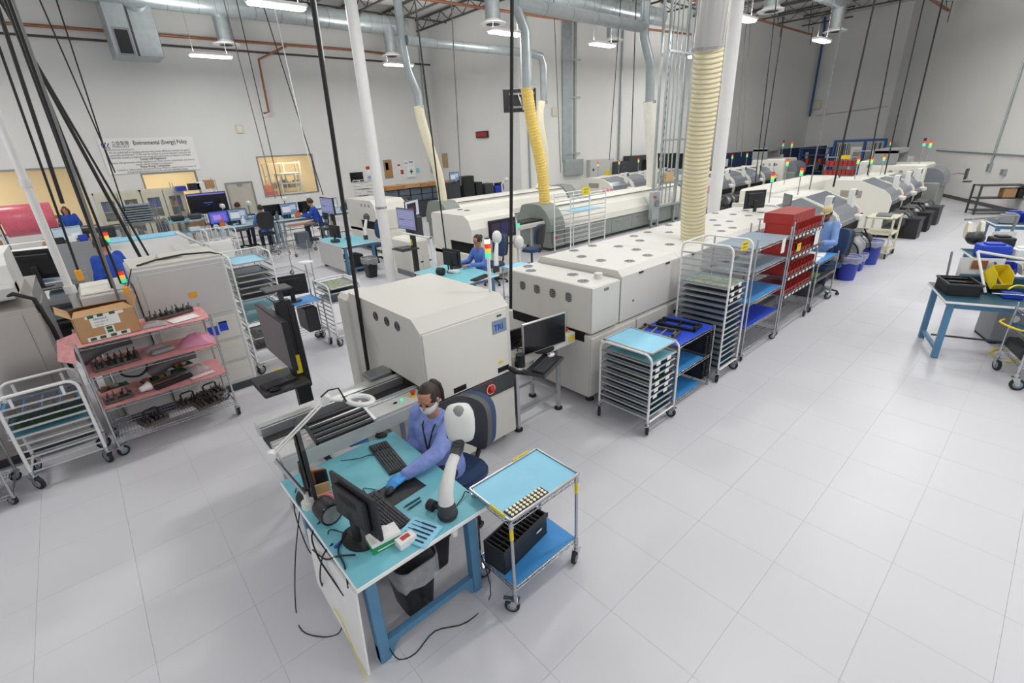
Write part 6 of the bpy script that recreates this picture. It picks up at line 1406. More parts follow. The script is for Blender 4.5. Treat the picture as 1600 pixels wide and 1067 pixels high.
m = B(); m.box(0, 1.25, -.07, -.02, 1.2, 1.92, .01); P('screen_case', m, 'black', t); m = B(); m.quad((.03,-.072,1.23), (1.22,-.072,1.23), (1.22,-.072,1.89), (.03,-.072,1.89)); P('display', m, 'scr_logo', t)
t = wire_cart('chrome shelf with cartons to the side of the large screen', (2.85, 21.2, 0), 1.35, .6, [.2, .7, 1.2, 2.0], 2.3, step=.08, nocaster=True, collars=False)
for k, (x, z, m0, w, h) in enumerate(((.2,.7,'cardboard',.5,.4), (.2,.2,'cardboard',.5,.35), (.1,2.0,'binblue',.3,.16), (.5,2.0,'black',.35,.22), (.75,2.0,'paper',.25,.25), (1.02,2.0,'cardboard',.3,.3), (.9,.2,'paper',.5,.3), (.85,1.2,'greybin',.4,.3))):
    m = B(); m.box(0, w, 0, .4, 0, h, .006); m.box(w*.3, w*.7, -.004, 0, h*.3, h*.7); S('carton', f'{["brown middle","brown lowest","blue top","black top","white top","brown top","white lowest","grey"][k]} carton on the chrome shelf by the large screen', 'box', m, m0, (2.85+x, 21.25, z+.003))
# tray stack shelf and carts before the cabinets
t = wire_cart('chrome shelf stacked with grey trays before the cream cabinets', (1.0, 19.6, 0), 1.0, .7, [.3, .75, 1.2], 1.75, step=.08)
for k in range(8): m = B(); m.box(0, .8, 0, .5, 0, .05, .01); S('grey_tray', f'grey tray, {ORD[7-k]} from the top of the stack before the cream cabinets', 'tray', m, ['alud','greyblue'][k % 2], (1.08, 19.65, 1.21+.075*k), 0, 'grey trays before the cabinets')
t = wire_cart('chrome cart with pale blue mats at the side of the grey tray stack', (2.15, 19.2, 0), 1.1, .7, [.3, .75, 1.15], 1.3, step=.08)
for z, lb in ((1.153, 'top'), (.753, 'middle')): m = B(); m.box(0, 1.06, 0, .66, 0, .02); S('shelf_mat', f'pale blue mat on the {lb} shelf at the side of the tray stack', 'mat', m, 'bluemat', (2.17, 19.22, z))
for k, (x, z, m0) in enumerate(((.1,1.18,'black'), (.6,1.18,'darkgrey'), (.2,.31,'orange'), (.6,.31,'black'), (.5,.78,'paper'))): m = B(); m.box(0, .35, 0, .35, 0, .16, .03); S('equipment_case', ['black case on the top blue mat', 'dark case at the end of the top blue mat', 'orange trimmed case on the lowest shelf', 'black case on the lowest shelf', 'white case on the middle blue mat'][k]+' beside the tray stack', 'case', m, m0, (2.2+x, 19.3, z))
bench('long bench with black cases under the cream cabinets', (-.9, 20.4, 0), 1.8, .8, .8, top='bluemat', ends='y')
for k in range(3): m = B(); m.box(0, .5, 0, .4, 0, .35, .04); S('black_case', ['first','second','third'][k]+' black case on the long bench by the cabinets', 'case', m, ['black','rubber','darkgrey'][k], (-.8+.56*k, 20.5, .8))
# pink roll
t = T('bubble_wrap_roll', 'big pink bubble wrap roll on a stand near the long window', 'roll', (-1.52, 18.8, 0))
m = B(); m.lathe([(.06,0),(.40,.01),(.41,.03),(.41,1.05),(.40,1.07),(.06,1.08)], (0,0,1.72), 28, 'x'); P('roll', m, 'pinkwrap', t)
m = B(); m.cyl((-.1,0,1.72), (1.18,0,1.72), .05, 10); P('core', m, 'cardboard', t)
for x in (-.08, 1.16): m = B(); m.tube([(x,-.4,0),(x,0,1.72),(x,.4,0)], .03, 6); P('stand', m, 'galv', t)
bench('packing bench with cartons by the pink roll', (-3.4, 19.6, 0), 1.7, .9, .9, top='cardboard', ends='y')
for k, m0 in enumerate(('cardboard', 'paper', 'tan', 'cardboard')): m = B(); m.box(0, .34, 0, .3, 0, .2+.06*(k % 2), .005); S('carton', ['first','second','third','fourth'][k]+' carton along the packing bench by the pink roll', 'box', m, m0, (-3.3+.4*k, 19.8, .9), RAD(6*k))
# workstations along the wall
def wstation(label, x, y, w=1.9, d=.8, rz=0):
    return bench(label, (x*.9, y*.9, 0), w*.95, d, .98, rz, top='bluemat', ends='y', legm='greyblue')
wstation('first wall side workstation bench, by the beige door', 3.6, 19.6); wstation('second wall side workstation bench, behind the black chair', 5.55, 19.6); wstation('third wall side workstation bench, behind the worker in the brown cap', 7.5, 19.8, 1.8)
wstation('rear workstation bench under the wide lit window', 4.2, 22.4, 2.2); wstation('second rear workstation bench under the wide lit window', 6.6, 22.6, 2.2)
for k, (x, y, sc, lb, w) in enumerate(((3.75,19.9,'scr_blue','bright blue screen beside the first seated worker',.6), (4.4,20.0,'scr_win','screen with windows on the first wall side bench',.55), (6.2,19.95,'scr_win','screen with windows on the second wall side bench',.6), (5.6,20.1,'scr_off','dark monitor on the second wall side bench',.6), (7.9,20.2,'scr_pale','pale screen on the third wall side bench',.6), (6.9,20.1,'scr_off','dark monitor between second and third wall side bench',.55))):
    monitor(lb, (x*.9, y*.9, .98), RAD([15,-10,8,-5,-12,10][k]), w, .38, sc, 0, .12)
rr = random.Random(9); cnt = 0
for (x0, y0) in ((3.7, 19.65), (5.6, 19.65), (7.55, 19.85)):
    for k in range(5):
        n_, m0, h = [('small tool cup','orange',.14), ('white scope stand','plastic',.3), ('black holder','black',.22), ('parts caddy','greybin',.18), ('white instrument','paper',.16), ('dark lamp base','darkgrey',.26), ('yellow tray','yellow',.06)][(cnt*2) % 7]
        m = B(); q = rr.uniform(.12,.2); m.box(0, q, 0, q, 0, h, .02); m.cyl((q/2,q/2,h), (q/2+.03,q/2,h+.1), q*.25, 8)
        S(n_.replace(' ', '_'), f'{n_}, {["first","second","third","fourth","fifth"][k]} along the {["first","second","third"][(0 if x0 < 4 else 1 if x0 < 6 else 2)]} wall side bench', 'desk item', m, m0, ((x0+.36*k)*.9, y0*.9+.12+.2*(k % 2), .982), RAD(rr.uniform(-30,30))); cnt += 1
for k, (x, y) in enumerate(((4.5,22.6), (5.5,22.7), (7.0,22.8), (8.0,22.8))):
    t = T('microscope', ['white microscope at the left end under the wide lit window','second white microscope under the wide lit window','third white microscope under the wide lit window','last white microscope under the wide lit window'][k], 'microscope', (x*.9, y*.9, .98)); m = B(); m.box(-.12,.12,-.1,.15,0,.04); P('foot', m, 'darkgrey', t); m = B(); m.cyl((0,.1,.04),(0,.1,.45),.025,8); P('post', m, 'alud', t); m = B(); m.box(-.07,.07,-.12,.14,.36,.52,.04); P('head', m, 'plastic', t)
task_chair('black task chair under the worker sitting with his back to the aisle', (4.45, 17.0, 0), RAD(-8), seat='black', backm='black', zs=.72, hb=.55, wide=.48)
task_chair('dark blue chair under the worker in the brown cap', (6.3, 17.25, 0), RAD(60), seat='navy', backm='navy', zs=.74, wide=.46)
task_chair('grey chair under the first worker before the beige door', (4.14, 19.05, 0), RAD(-65), seat='chairgrey', backm='chairgrey', zs=.7)
m = B(); m.box(0, .4, 0, .35, 0, .55, .01); S('greybin_box', 'dark grey waste box beneath the wall side benches', 'bin', m, 'greybin', (5.4, 17.1, 0))
# notices and boards on the long wall
def plate(name, label, cat, p0, p1, m0, parts=(), th=.02, y=YL):
    a, b = GY(*p0, y-.01), GY(*p1, y-.01); x0, x1 = sorted((a.x, b.x)); z0, z1 = sorted((a.z, b.z))
    t = T(name, label, cat, (x0, y-.002, z0)); m = B(); m.box(0, x1-x0, -th, 0, 0, z1-z0, .003); P('panel', m, m0, t)
    for (u0, u1, v0, v1, mm) in parts: m = B(); m.box((x1-x0)*u0, (x1-x0)*u1, -th-.006, -th, (z1-z0)*v0, (z1-z0)*v1); P('patch', m, mm, t)
    return t
plate('notice_board', 'cork notice board in a grey frame, right of the round column', 'board', (598,250), (615,278), 'alud', ((.08,.92,.06,.94,'wood'), (.2,.55,.45,.85,'paper')))
plate('wall_screen', 'blank black screen on the long wall left of the round column', 'screen', (546,270), (568,283), 'black', ((.02,.98,.04,.96,'scr_off'),), .06)
plate('red_notice', 'red headed notice beside the blank wall screen', 'sign', (571,260), (579,272), 'paper', ((0,1,.6,1,'red'),))
plate('phone_panel', 'small blue lit panel below the red headed notice', 'panel', (574,275), (581,282), 'lavender', ((.1,.9,.2,.9,'scr_lines'),))
plate('red_notice', 'small white notice with red marks beside the cork board', 'sign', (620,256), (626,263), 'paper', ((.1,.9,.5,.9,'red'),))
plate('extinguisher_sign', 'dark red notice below the small marked notice', 'sign', (624,264), (632,274), 'paper', ((.2,.85,.2,.85,'binred'),))
plate('first_aid_cabinet', 'white first aid cabinet with a green cross on the long wall', 'cabinet', (634,260), (648,276), 'paper', ((.43,.57,.28,.75,'green'), (.3,.7,.44,.59,'green')), .12)
plate('blue_notice', 'pale notice with blue headings above the first aid cabinet', 'sign', (629,251), (648,258), 'paper', ((.1,.4,.4,.6,'greyblue'), (.5,.85,.5,.8,'greyblue')))
plate('blue_notice', 'pale blue notice at the end of the notices by the wall corner', 'sign', (650,263), (656,270), 'bluemat')
plate('extinguisher_sign', 'white and red fire extinguisher sign high beside the beige door', 'sign', (328,277), (334,296), 'paper', ((.1,.9,.75,.95,'red'), (.1,.9,.05,.3,'red'), (.38,.62,.3,.75,'red')))
plate('wall_speaker', 'square cream speaker on the long wall above the notices', 'speaker', (367,195), (381,208), 'cabinet', ((.2,.8,.2,.8,'hose'),), .05)
# stacked grey bins and cartons by the column
for k in range(12):
    m = B(); m.box(0, .55, 0, .4, 0, .28, .02); m.box(.2, .35, -.004, 0, .08, .2)
    S('storage_bin', f'grey storage bin, {ORD[k % 6]} along the {["lower","upper"][k//6]} row behind the column', 'bin', m, 'greybin', (10.6+.6*(k % 6), 20.2, .75+.30*(k//6)), 0, 'grey storage bins')
m = B(); m.box(0, 3.7, 0, .6, 0, .75); S('bin_table', 'low table under the grey storage bins behind the column', 'table', m, 'darkgrey', (10.55, 20.1, 0))
for k in range(4): m = B(); m.box(0, .9, 0, .7, 0, .16, .004); S('flat_carton', f'flat brown carton bundle, {ORD[k]} along the pile over the grey bins', 'box', m, ['wood','cardboard'][k % 2], (10.5+.85*k, 20.0, 1.36+.02*(k % 2)))
speed_rack('tray rack with dark trays behind the black hanging cable', 'the rack behind the hanging cable', (9.2, 19.8, 0), .6, .66, 1.9, 12, [('darkgrey', .455, .63, None, 0, 0) if k % 2 == 0 else None for k in range(12)], z0=.3)
speed_rack('open aluminium rack standing behind the tall off white machine', 'the open rack behind the off white machine', (2.1, 12.9, 0), .6, .66, 1.5, 11, [None]*11, z0=.2)
t = T('storage_chest', 'light grey chest with glass jars on top behind the off white machine', 'chest', (1.75, 15.0, 0)); m = B(); m.box(0, 1.3, 0, .8, .1, .95, .01); P('body', m, 'plastic', t); m = B(); m.box(0,1.3,0,.8,0,.1); P('plinth', m, 'midgrey', t)
for k in range(2): m = B(); m.box(.03+.63*k, .62+.63*k, -.012, 0, .15, .9, .004); P('door', m, 'plastic', t)
for k in range(6): m = B(); m.lathe([(.08,0),(.09,.02),(.09,.2),(.05,.25),(.05,.28)], (0,0,0), 12); S('glass_jar', f'clear jar, {ORD[k]} from the cabinet side on the light grey chest', 'jar', m, 'clearbag', (1.9+.2*k, 15.3+.1*(k % 2), .95), 0, 'clear jars')
# machine behind the off white one, where the man stands
t = T('grey_machine', 'pale grey machine with sloped front and chute behind the man in royal blue', 'machine', (.3, 13.3, 0), RAD(0)); m = B(); m.prism([(0,.1),(0,1.0),(.4,1.4),(1.4,1.4),(1.4,.1)], 0, 1.5, 'x'); P('body', m, 'lightgrey', t); m = B(); m.box(0,1.5,0,1.4,0,.1); P('plinth', m, 'midgrey', t); m = B(); m.box(.1, 1.4, .45, 1.2, 1.4, 1.43); P('blue_cover', m, 'bluemat', t)
m = B(); m.tube([(1.3,.2,1.5),(1.7,-.3,1.2)], .03, 6); P('chute', m, 'alu', t); tower_light(t, (.05,.3,1.1), .35, .05, .014, ('led_r','led_y','led_g'), .07)
monitor('pale blue screen beside the pink roll', (-.30, 17.6, 1.13), RAD(8), .62, .36, 'scr_pale', 0, .06)
m = B(); m.box(0, 1.3, 0, .6, 0, 1.13, .02); S('screen_desk', 'grey desk carrying the pale blue screen by the pink roll', 'desk', m, 'midgrey', (-.9, 17.4, 0))
speed_rack('wide aluminium rack of white trays at the far left edge', 'the wide rack at the far left edge', (-1.6, 12.2, 0), 1.1, .66, 1.75, 12, [None]*12, z0=.3)
for k in range(6): m = B(); m.box(0, 1.0, 0, .6, 0, .02, .004); S('white_tray', f'white tray, {ORD[k]} from the top in the wide rack at the far left edge', 'tray', m, ['paper','skymat','paper'][k % 3], (-1.55, 12.23, 1.62-.12*k), 0, 'white trays in the wide rack')
for k in range(5): m = B(); m.box(0, .2, 0, .2, 0, .16, .02); S('spool_box', f'small mixed box, {ORD[k]} on top shelf behind the pale blue screen desk', 'box', m, ['cardboard','black','paper','binblue','tan'][k], (-.85+.24*k, 17.45, 1.13))
# electronics line along the jog wall
bench('bench with dark equipment below the wall jog', (12.2, 17.6, 0), 3.2, .8, .9, top='darkgrey', ends='y')
for k, (x, w, h, m0) in enumerate(((.1,.5,.7,'darkgrey'), (.8,.6,.9,'black'), (1.5,.35,.6,'black'), (2.0,.5,.5,'darkgrey'), (2.6,.4,.35,'binblue'))): m = B(); m.box(0, w, 0, .5, 0, h, .02); m.box(w*.15, w*.85, -.01, 0, h*.3, h*.8, .004); S('test_set', f'{["first","second","third","fourth","fifth"][k]} dark test set along the bench below the wall jog', 'equipment', m, m0, (12.2+x, 17.7, .9))
monitor('small lit monitor above the first dark test set', (12.5, 17.65, 1.62), 0, .5, .36, 'scr_win', 0, .04)
monitor('dark monitor on the bench below the wall jog', (15.1, 17.8, .9), -.2, .5, .36, 'scr_off')
t = T('stereo_viewer', 'small white viewer on the bench end below the wall jog', 'viewer', (15.2, 17.7, 1.0)); m = B(); m.tube([(0,0,-.1),(0,0,.3),(.15,-.1,.5)], .04, 8); P('arm', m, 'plastic', t); m = B(); m.ball((.2,-.12,.5), .14, .1, .1); P('head', m, 'plastic', t)
# wall equipment on the back wall
BA, BB2 = Vector((16.1, 17.3)), Vector((36.1, 12.0)); bdir = (BB2-BA).normalized(); bn = Vector((bdir.y, -bdir.x))
def bw_at(px, py, off=.03):
    n3 = Vector((bn.x, bn.y, 0)); o = Vector((BA.x+bn.x*off, BA.y+bn.y*off, 0)); d = ray(px, py); return CP+d*(n3.dot(o-CP)/n3.dot(d))
BRZ = math.atan2(bdir.y, bdir.x)
def bplate(name, label, cat, p0, p1, m0, th=.2, parts=()):
    a, b = bw_at(*p0), bw_at(*p1); L = (Vector((b.x-a.x, b.y-a.y))).length; z0, z1 = sorted((a.z, b.z)); a2 = a if a.dot(Vector((*bdir,0))) < b.dot(Vector((*bdir,0))) else b
    t = T(name, label, cat, (a2.x, a2.y, z0), BRZ); m = B(); m.box(0, L, -th, 0, 0, z1-z0, .01); P('case', m, m0, t)
    for u0, u1, v0, v1, mm in parts: m = B(); m.box(L*u0, L*u1, -th-.01, -th, (z1-z0)*v0, (z1-z0)*v1); P('patch', m, mm, t)
    return t
bplate('electrical_box', 'grey electrical panel under the wide cable trunking on the back wall', 'electrical box', (880,250), (908,272), 'galv')
bplate('electrical_cabinet', 'pale electrical cabinet with a yellow label on the back wall', 'electrical cabinet', (917,250), (953,285), 'lightgrey', .3, ((.1,.16,.55,.65,'black'), (.62,.82,.3,.55,'yellow')))
bplate('dark_cabinet', 'tall dark cabinet with glass front on the back wall', 'cabinet', (974,244), (1010,285), 'darkgrey', .5, ((.5,.68,.4,.85,'gloss'), (.75,.93,.4,.85,'gloss')))
bplate('dark_cabinet', 'lower dark cabinet left of the tall dark cabinet', 'cabinet', (951,253), (973,290), 'darkgrey', .5, ((.4,.9,.4,.9,'smoke'),))
bplate('wall_speaker', 'square cream speaker on the back wall above the electrical cabinets', 'speaker', (862,168), (870,181), 'cabinet', .05)
for k in range(3): bplate('window_screen', ['dark framed screen behind the steel strut tower','second dark framed screen behind the steel strut tower','dark framed screen between strut tower and cream hose'][k], 'screen', ((1020,1040,1060)[k], 240), ((1036,1056,1078)[k], 262), 'black', .08)
t = T('partition', 'dark blue partition panels along the back wall behind the second row', 'partition', (*[bw_at(1122,236,1.2)[i] for i in range(2)], 0), BRZ)
L = 14
for k in range(6): m = B(); m.box(L/6*k, L/6*(k+1)-.03, -.06, 0, .1, 2.0); q = P('panel', m, 'navy', t); m = B(); m.box(L/6*k+.5, L/6*k+.8, -.07, -.06, 1.3, 1.7); P('paper', m, 'paper', q)
# trunking and conduits
for k, (px, w_, lb, y0, y1) in enumerate(((886, .5, 'wide grey cable trunking rising up the back wall', 0, 252), (898, .1, 'grey conduit beside the wide cable trunking', 20, 252), (829, .06, 'thin conduit behind the hung screen', 110, 300), (966, .05, 'thin grey conduit on the back wall near the white hose', 60, 250))):
    a = bw_at(px, y1, .06); m = B(); m.box(-w_/2, w_/2, -.05, .05, 0, 8.9-a.z); S('conduit', lb, 'conduit', m, 'galv', tuple(a), BRZ)
for k, py in enumerate((31, 93, 152, 240)): a = bw_at(893, py, .12); m = B(); m.box(-.5, .5, -.02, .02, -.03, .03); S('wall_strut', f'grey mounting strut, {ORD[k]} from the ceiling across the wide cable trunking', 'strut', m, 'galv', tuple(a), BRZ)
for k, (px, lb) in enumerate(((680, 'grey conduit in the wall jog corner'), (686, 'second grey conduit beside the wall jog corner'))):
    a = GX(px, 270, XJ-.09) if k else GY(px-4, 270, YL-.09); m = B(); m.cyl((0,0,0), (0,0,8.9-a.z), .06, 8); S('conduit', lb, 'conduit', m, 'galv', tuple(a))
m = B(); m.box(0, .02, 0, .5, 0, .75); S('yellowed_notice', 'yellowed notice sheet by the wall jog conduits', 'notice', m, 'tan', tuple(GX(700,262,XJ-.04)))
a, b = GX(745,211,XJ-.03), GX(763,205,XJ-.03); t = T('led_sign', 'small dark red display sign on the jog wall', 'sign', (XJ-.03, b.y, b.z-.28)); m = B(); m.box(-.08, 0, 0, a.y-b.y, 0, .3, .01); P('case', m, 'black', t); m = B(); m.box(-.085, -.08, .04, a.y-b.y-.04, .05, .25); P('display', m, 'binred', t); text('00:00', .2, 'red', t, (-.087, (a.y-b.y)*.8, .08), (RAD(90), 0, RAD(-90)))

# things seen through the wide lit window
t = T('store_rack', 'cream store rack seen through the wide lit window', 'rack', (w3l.x+.9, YL+2.2, 0))
for x in (0, .8, 1.6):
    for y in (0, .6): m = B(); m.box(x-.03, x+.03, y-.03, y+.03, 0, 2.7); P('post', m, 'cabinet', t)
for z in (.9, 1.5, 2.1, 2.65): m = B(); m.box(0, 1.6, 0, .6, z-.03, z); P('shelf', m, 'cabinet', t)
for k in range(5): m = B(); m.box(.05+.3*k, .3+.3*k, .1, .5, 1.5, 1.75+.06*(k % 3)); P('stored_box', m, ['tan','paper','fixture','cardboard','midgrey'][k], t)
t = T('pallet_lift', 'orange lift standing behind the near side of the wide lit window', 'lift', (w3l.x+.25, YL+1.2, 0)); m = B(); m.box(0, .5, 0, .4, 0, 1.75, .03); P('mast', m, 'orange', t); m = B(); m.box(-.1, .6, -.2, .0, 1.3, 1.45, .02); P('carriage', m, 'red', t)
t = T('frame_machine', 'pale framed machine behind the far side of the wide lit window', 'machine', (w3r.x-1.1, YL+1.6, 0))
for x in (0, .9):
    for y in (0, .7): m = B(); m.box(x-.03, x+.03, y-.03, y+.03, 0, 2.2); P('post', m, 'plastic', t)
for z in (1.3, 1.75, 2.2): m = B(); m.box(-.03, .93, -.03, .73, z-.05, z, .01); P('deck', m, 'plastic', t)
# ================================================================ ceiling: joists, ducts, pipes, cords
for k in range(19):
    x = -3.0+2.05*k
    y1 = YL-.05 if x < XJ else 17.3-(x-XJ)*.265-.1
    t = T('roof_joist', f'dark open web roof joist, {(ORD+["last"])[k].replace("top","first")} along the ceiling counted from the long wall window end', 'joist', (x, 0, 0)); y0 = 4.0
    if k in (0, 18) : y0 = 10
    for nm, z in (('bottom_chord', 8.45), ('top_chord', 8.92)): m = B(); m.box(-.05, .05, y0, y1, z-.03, z+.03); P(nm, m, 'joist', t)
    m = B(); n = int((y1-y0)/.55); pts = [(0, y0+(y1-y0)*i/n, 8.47 if i % 2 else 8.9) for i in range(n+1)]; m.tube(pts, .022, 4); P('web', m, 'joist', t)
for j, y in enumerate((22.0, 18.2, 14.0)): m = B(); m.box(-6, 26.5 if y < 15 else 15.9, y-.03, y+.03, 8.50, 8.56); S('bridging_bar', f'{["rear","middle","front"][j]} thin bridging bar running across the roof joists', 'bar', m, 'joist')
def duct(label, pts, r, m0='galv', seams=True, cat='duct', name='air_duct'):
    t = T(name, label, cat, (0,0,0)); m = B(); m.tube(pts, r, 20); P('tube', m, m0, t)
    if seams:
        m = B()
        for a, b in zip(pts, pts[1:]):
            a, b = Vector(a), Vector(b); L = (b-a).length; n = int(L/.9)
            for k in range(1, n): c = a+(b-a)*k/n; d = (b-a).normalized()*.012; m.cyl(c-d, c+d, r*1.02, 20)
        if m.v: P('seam', m, 'alud', t, stuff=True)
    return t
def diffuser(label, x, y, ztop, z=6.9, r=.26):
    t = T('air_diffuser', label, 'diffuser', (x, y, z)); m = B(); m.cyl((0,0,.05), (0,0,ztop-z), r, 20); P('drop_duct', m, 'galv', t)
    m = B(); m.lathe([(r*1.75,0),(r*1.8,.03),(r*1.2,.09),(r,.14)], (0,0,0), 24); P('cone', m, 'whitemetal', t); m = B(); m.lathe([(r*.9,-.01),(r*.6,-.025),(r*.2,-.01)], (0,0,0), 20, 'z'); P('inner_ring', m, 'darkgrey', t)
duct('long round silver air duct running high along the left wall', [(-6,22.0,8.1),(3.4,22.0,8.1),(13.6,22.0,8.1)], .36)
duct('round silver duct bending down to the wall box with a black grille', [(3.4,22.0,8.0),(3.4,22.6,7.6),(3.35,22.9,7.0)], .42)
diffuser('round air diffuser on the long wall side duct, near the policy banner', 6.0, 22.3, 8.0); diffuser('round air diffuser behind the round white column', 12.67, 21.9, 8.0)
duct('round silver air duct along the middle of the hall roof', [(11.6,14.9,8.1),(22.8,14.6,8.1)], .34)
diffuser('round air diffuser beside the tall black hanging cable', 12.74, 14.87, 8.0); diffuser('round air diffuser on the duct bend near the white hose', 19.43, 14.79, 8.0)
duct('round silver air duct above the front machine row', [(18.5,8.6,8.1),(27.5,8.6,8.1)], .36)
diffuser('round air diffuser beside the thick cream hose top', 20.25, 8.56, 8.0); diffuser('farthest round air diffuser by the blue conduit', 27.12, 8.58, 8.0)
t = T('air_handler', 'tall sheet metal duct box with a black grille on the long wall', 'duct', (2.5, 21.9, 6.3))
m = B(); m.box(0, 1.35, 0, 1.2, 0, 2.6, .02); P('casing', m, 'galv', t); m = B(); m.box(.12, .52, -.02, 0, .04, .75, .01); m.box(.08, .56, -.01, 0, 0, .8, .01); P('grille_frame', m, 'alud', t); m = B(); m.box(.14, .5, -.03, -.02, .06, .73); P('grille', m, 'black', t); m = B(); m.box(.6, .66, -.02, 0, 0, 2.6); P('corner_seam', m, 'darkgrey', t)
# exhaust pipework
duct('silver exhaust pipe dropping in bends behind the round column to the pale hose', [(8.6,14.2,8.9),(8.62,14.2,6.0),(8.7,14.2,5.2),(8.95,14.2,4.6),(8.96,14.2,4.2)], .12)
duct('thin silver exhaust pipe running level to the far pale hose elbow', [(8.7,14.1,5.97),(13.7,14.05,5.97),(14.2,14.0,5.9),(14.32,14.0,5.6),(14.32,14.0,4.38)], .13)
duct('thin silver exhaust pipe above the yellow hose', [(9.6,10.4,6.7),(9.7,10.4,6.2),(10.0,10.4,5.7),(10.01,10.4,4.3)], .13)
duct('level silver exhaust pipe between yellow hose and white hose', [(9.65,10.4,6.27),(14.9,10.4,6.27),(15.25,10.4,6.3)], .16)
duct('silver exhaust pipe rising to the roof above the white hose', [(15.3,10.4,8.9),(15.3,10.4,6.0),(15.75,10.4,5.3),(15.85,10.4,4.1)], .15)
duct('wide silver duct sleeve above the thick cream hose', [(6.2,3.3,4.0),(6.1,3.2,5.2),(6.0,3.1,8.9)], .175, 'steel2')
exhaust_hose('pale cream hose dropping behind the round column to the third row oven', (9.5,14.2,1.3), (8.96,14.2,4.25), .15, 'hose', sway=.06)
exhaust_hose('bright yellow hose hanging to the second row oven', (10.6,10.4,1.32), (10.01,10.4,4.4), .16, 'hoseyellow', 40, 'hoseyellow', sway=.05)
exhaust_hose('thin pale yellow hose curving behind the bright yellow hose', (14.0,14.1,1.32), (14.32,14.0,4.42), .13, 'hose', sway=.22)
exhaust_hose('white fabric hose hanging beyond the bright yellow hose', (16.3,10.4,1.3), (15.85,10.4,4.15), .2, 'hosewhite', sway=.04)
# copper and black pipes
def pipe(label, pts, r, m0, cat='pipe', name='pipe'): m = B(); m.tube(pts, r, 8); return S(name, label, cat, m, m0)
pipe('long copper pipe running along the left wall', [(-8,23.7,7.2),(11.9,23.7,7.35),(13.5,23.7,7.3)], .05, 'copper', name='copper_pipe')
pipe('black pipe running just below the long copper pipe', [(-8,23.75,6.98),(15.9,23.75,6.98)], .04, 'joist', name='black_pipe')
pipe('copper pipe branch dropping down the left wall over the wide lit window', [(8.7,23.7,7.28),(7.47,23.7,6.71),(7.42,23.7,4.75),(7.2,23.7,4.7)], .045, 'copper', name='copper_pipe')
pipe('copper pipe crossing high behind the yellow and white hoses', [(8,16.1,7.6),(16,15.6,7.6),(25.2,14.4,7.6)], .05, 'copper', name='copper_pipe')
pipe('copper pipe ending near the blue conduit on the far side', [(19,11.05,7.6),(31.5,11.1,7.6)], .05, 'copper', name='copper_pipe')
pipe('short copper pipe end at the upper right', [(26,5.6,7.6),(31.4,5.56,7.6)], .06, 'copper', name='copper_pipe')
for k, (x, y) in enumerate(((23.6,11.07), (27.3,11.09), (31.3,11.1), (31.2,5.56))): m = B(); m.tube([(x,y-.12,7.1),(x,y-.12,7.9),(x,y+.1,7.9),(x,y+.02,7.6),(x,y+.1,7.9),(x,y+.1,9.0)], .02, 4); S('pipe_hanger', ['bent hanger by the thick cream hose','bent hanger midway along the copper pipe','bent hanger at the copper pipe end','bent hanger at the upper right pipe end'][k], 'hanger', m, 'joist')
pipe('blue conduit bending down the far wall', [GX(1291,8,35.8),GX(1288,45,35.8),GX(1283,80,35.8),GX(1265,182,35.8)], .06, 'rackblue', name='conduit')
m = B(); m.box(-.25,.25,-.04,.04,-.25,.25,.02); S('wall_speaker', 'cream square speaker high on the far wall by the blue conduit', 'speaker', m, 'cabinet', tuple(GX(1276,164,36.0)), RAD(90))
m = B(); m.tube([(36.05, 11.6, 3.75), (36.05, 8.0, 4.0)], .02, 6); S('conduit', 'thin level conduit on the far end wall', 'conduit', m, 'galv')
# hung screen seen from the back
t = T('hung_screen', 'black screen hung from the ceiling with its back turned, by the yellow hose', 'screen', tuple(GY(812,157,13)), RAD(-38))
m = B(); m.box(-.55,.55,-.03,.03,-.35,.35,.01); P('case', m, 'black', t)
for z in (-.2, .2): m = B(); m.box(-.35,.5,-.05,-.03,z-.03,z+.03); P('bracket', m, 'alud', t)
m = B(); m.cyl((.1,-.05,-.3),(.1,-.05,4.55),.025,8); P('hanger_pole', m, 'galv', t)
m = B(); m.tube([(-.05,-.06,.2),(0,-.09,0),(.05,-.07,-.15),(.02,-.06,.1)], .012, 5); P('cord', m, 'paper', t)
# strut tower by the second oven
t = T('strut_tower', 'tower of grey slotted struts rising from the second row oven to the roof', 'strut tower', (15.3, 9.45, 0))
for k, (x, y) in enumerate(((0,0), (1.5,0), (1.5,.25), (0,.25))): m = B(); m.box(x-.04, x+.04, y-.03, y+.03, .0, 8.9); P('strut', m, 'galv', t)
for z in (.75, 1.5, 2.9, 5.5): m = B(); m.box(0, 1.5, -.02, .02, z-.03, z+.03); P('crossbar', m, 'galv', t)
for x in (.35, .6, .85, 1.15): m = B(); m.cyl((x,.1,.8),(x,.1,8.9),.025,6); P('conduit', m, 'galv', t)
for k in range(24): m = B(); m.box(-.015,.015,-.034,-.029,.6+.22*k,.7+.22*k); P('slot', m, 'darkgrey', t)
m = B(); m.box(-.45,-.05,-.1,.1,.35,1.3,.02); q = P('disconnect_box', m, 'galv', t); m = B(); m.cyl((-.5,-.12,1.15),(-.35,-.12,1.1),.03,8); P('red_handle', m, 'red', q); m = B(); m.cyl((-.25,-.1,.9),(-.25,-.14,.9),.12,14); P('dial', m, 'alud', q)
m = B(); m.box(.3,.8,-.05,.05,1.55,1.85,.01); P('gauge_box', m, 'tan', t)
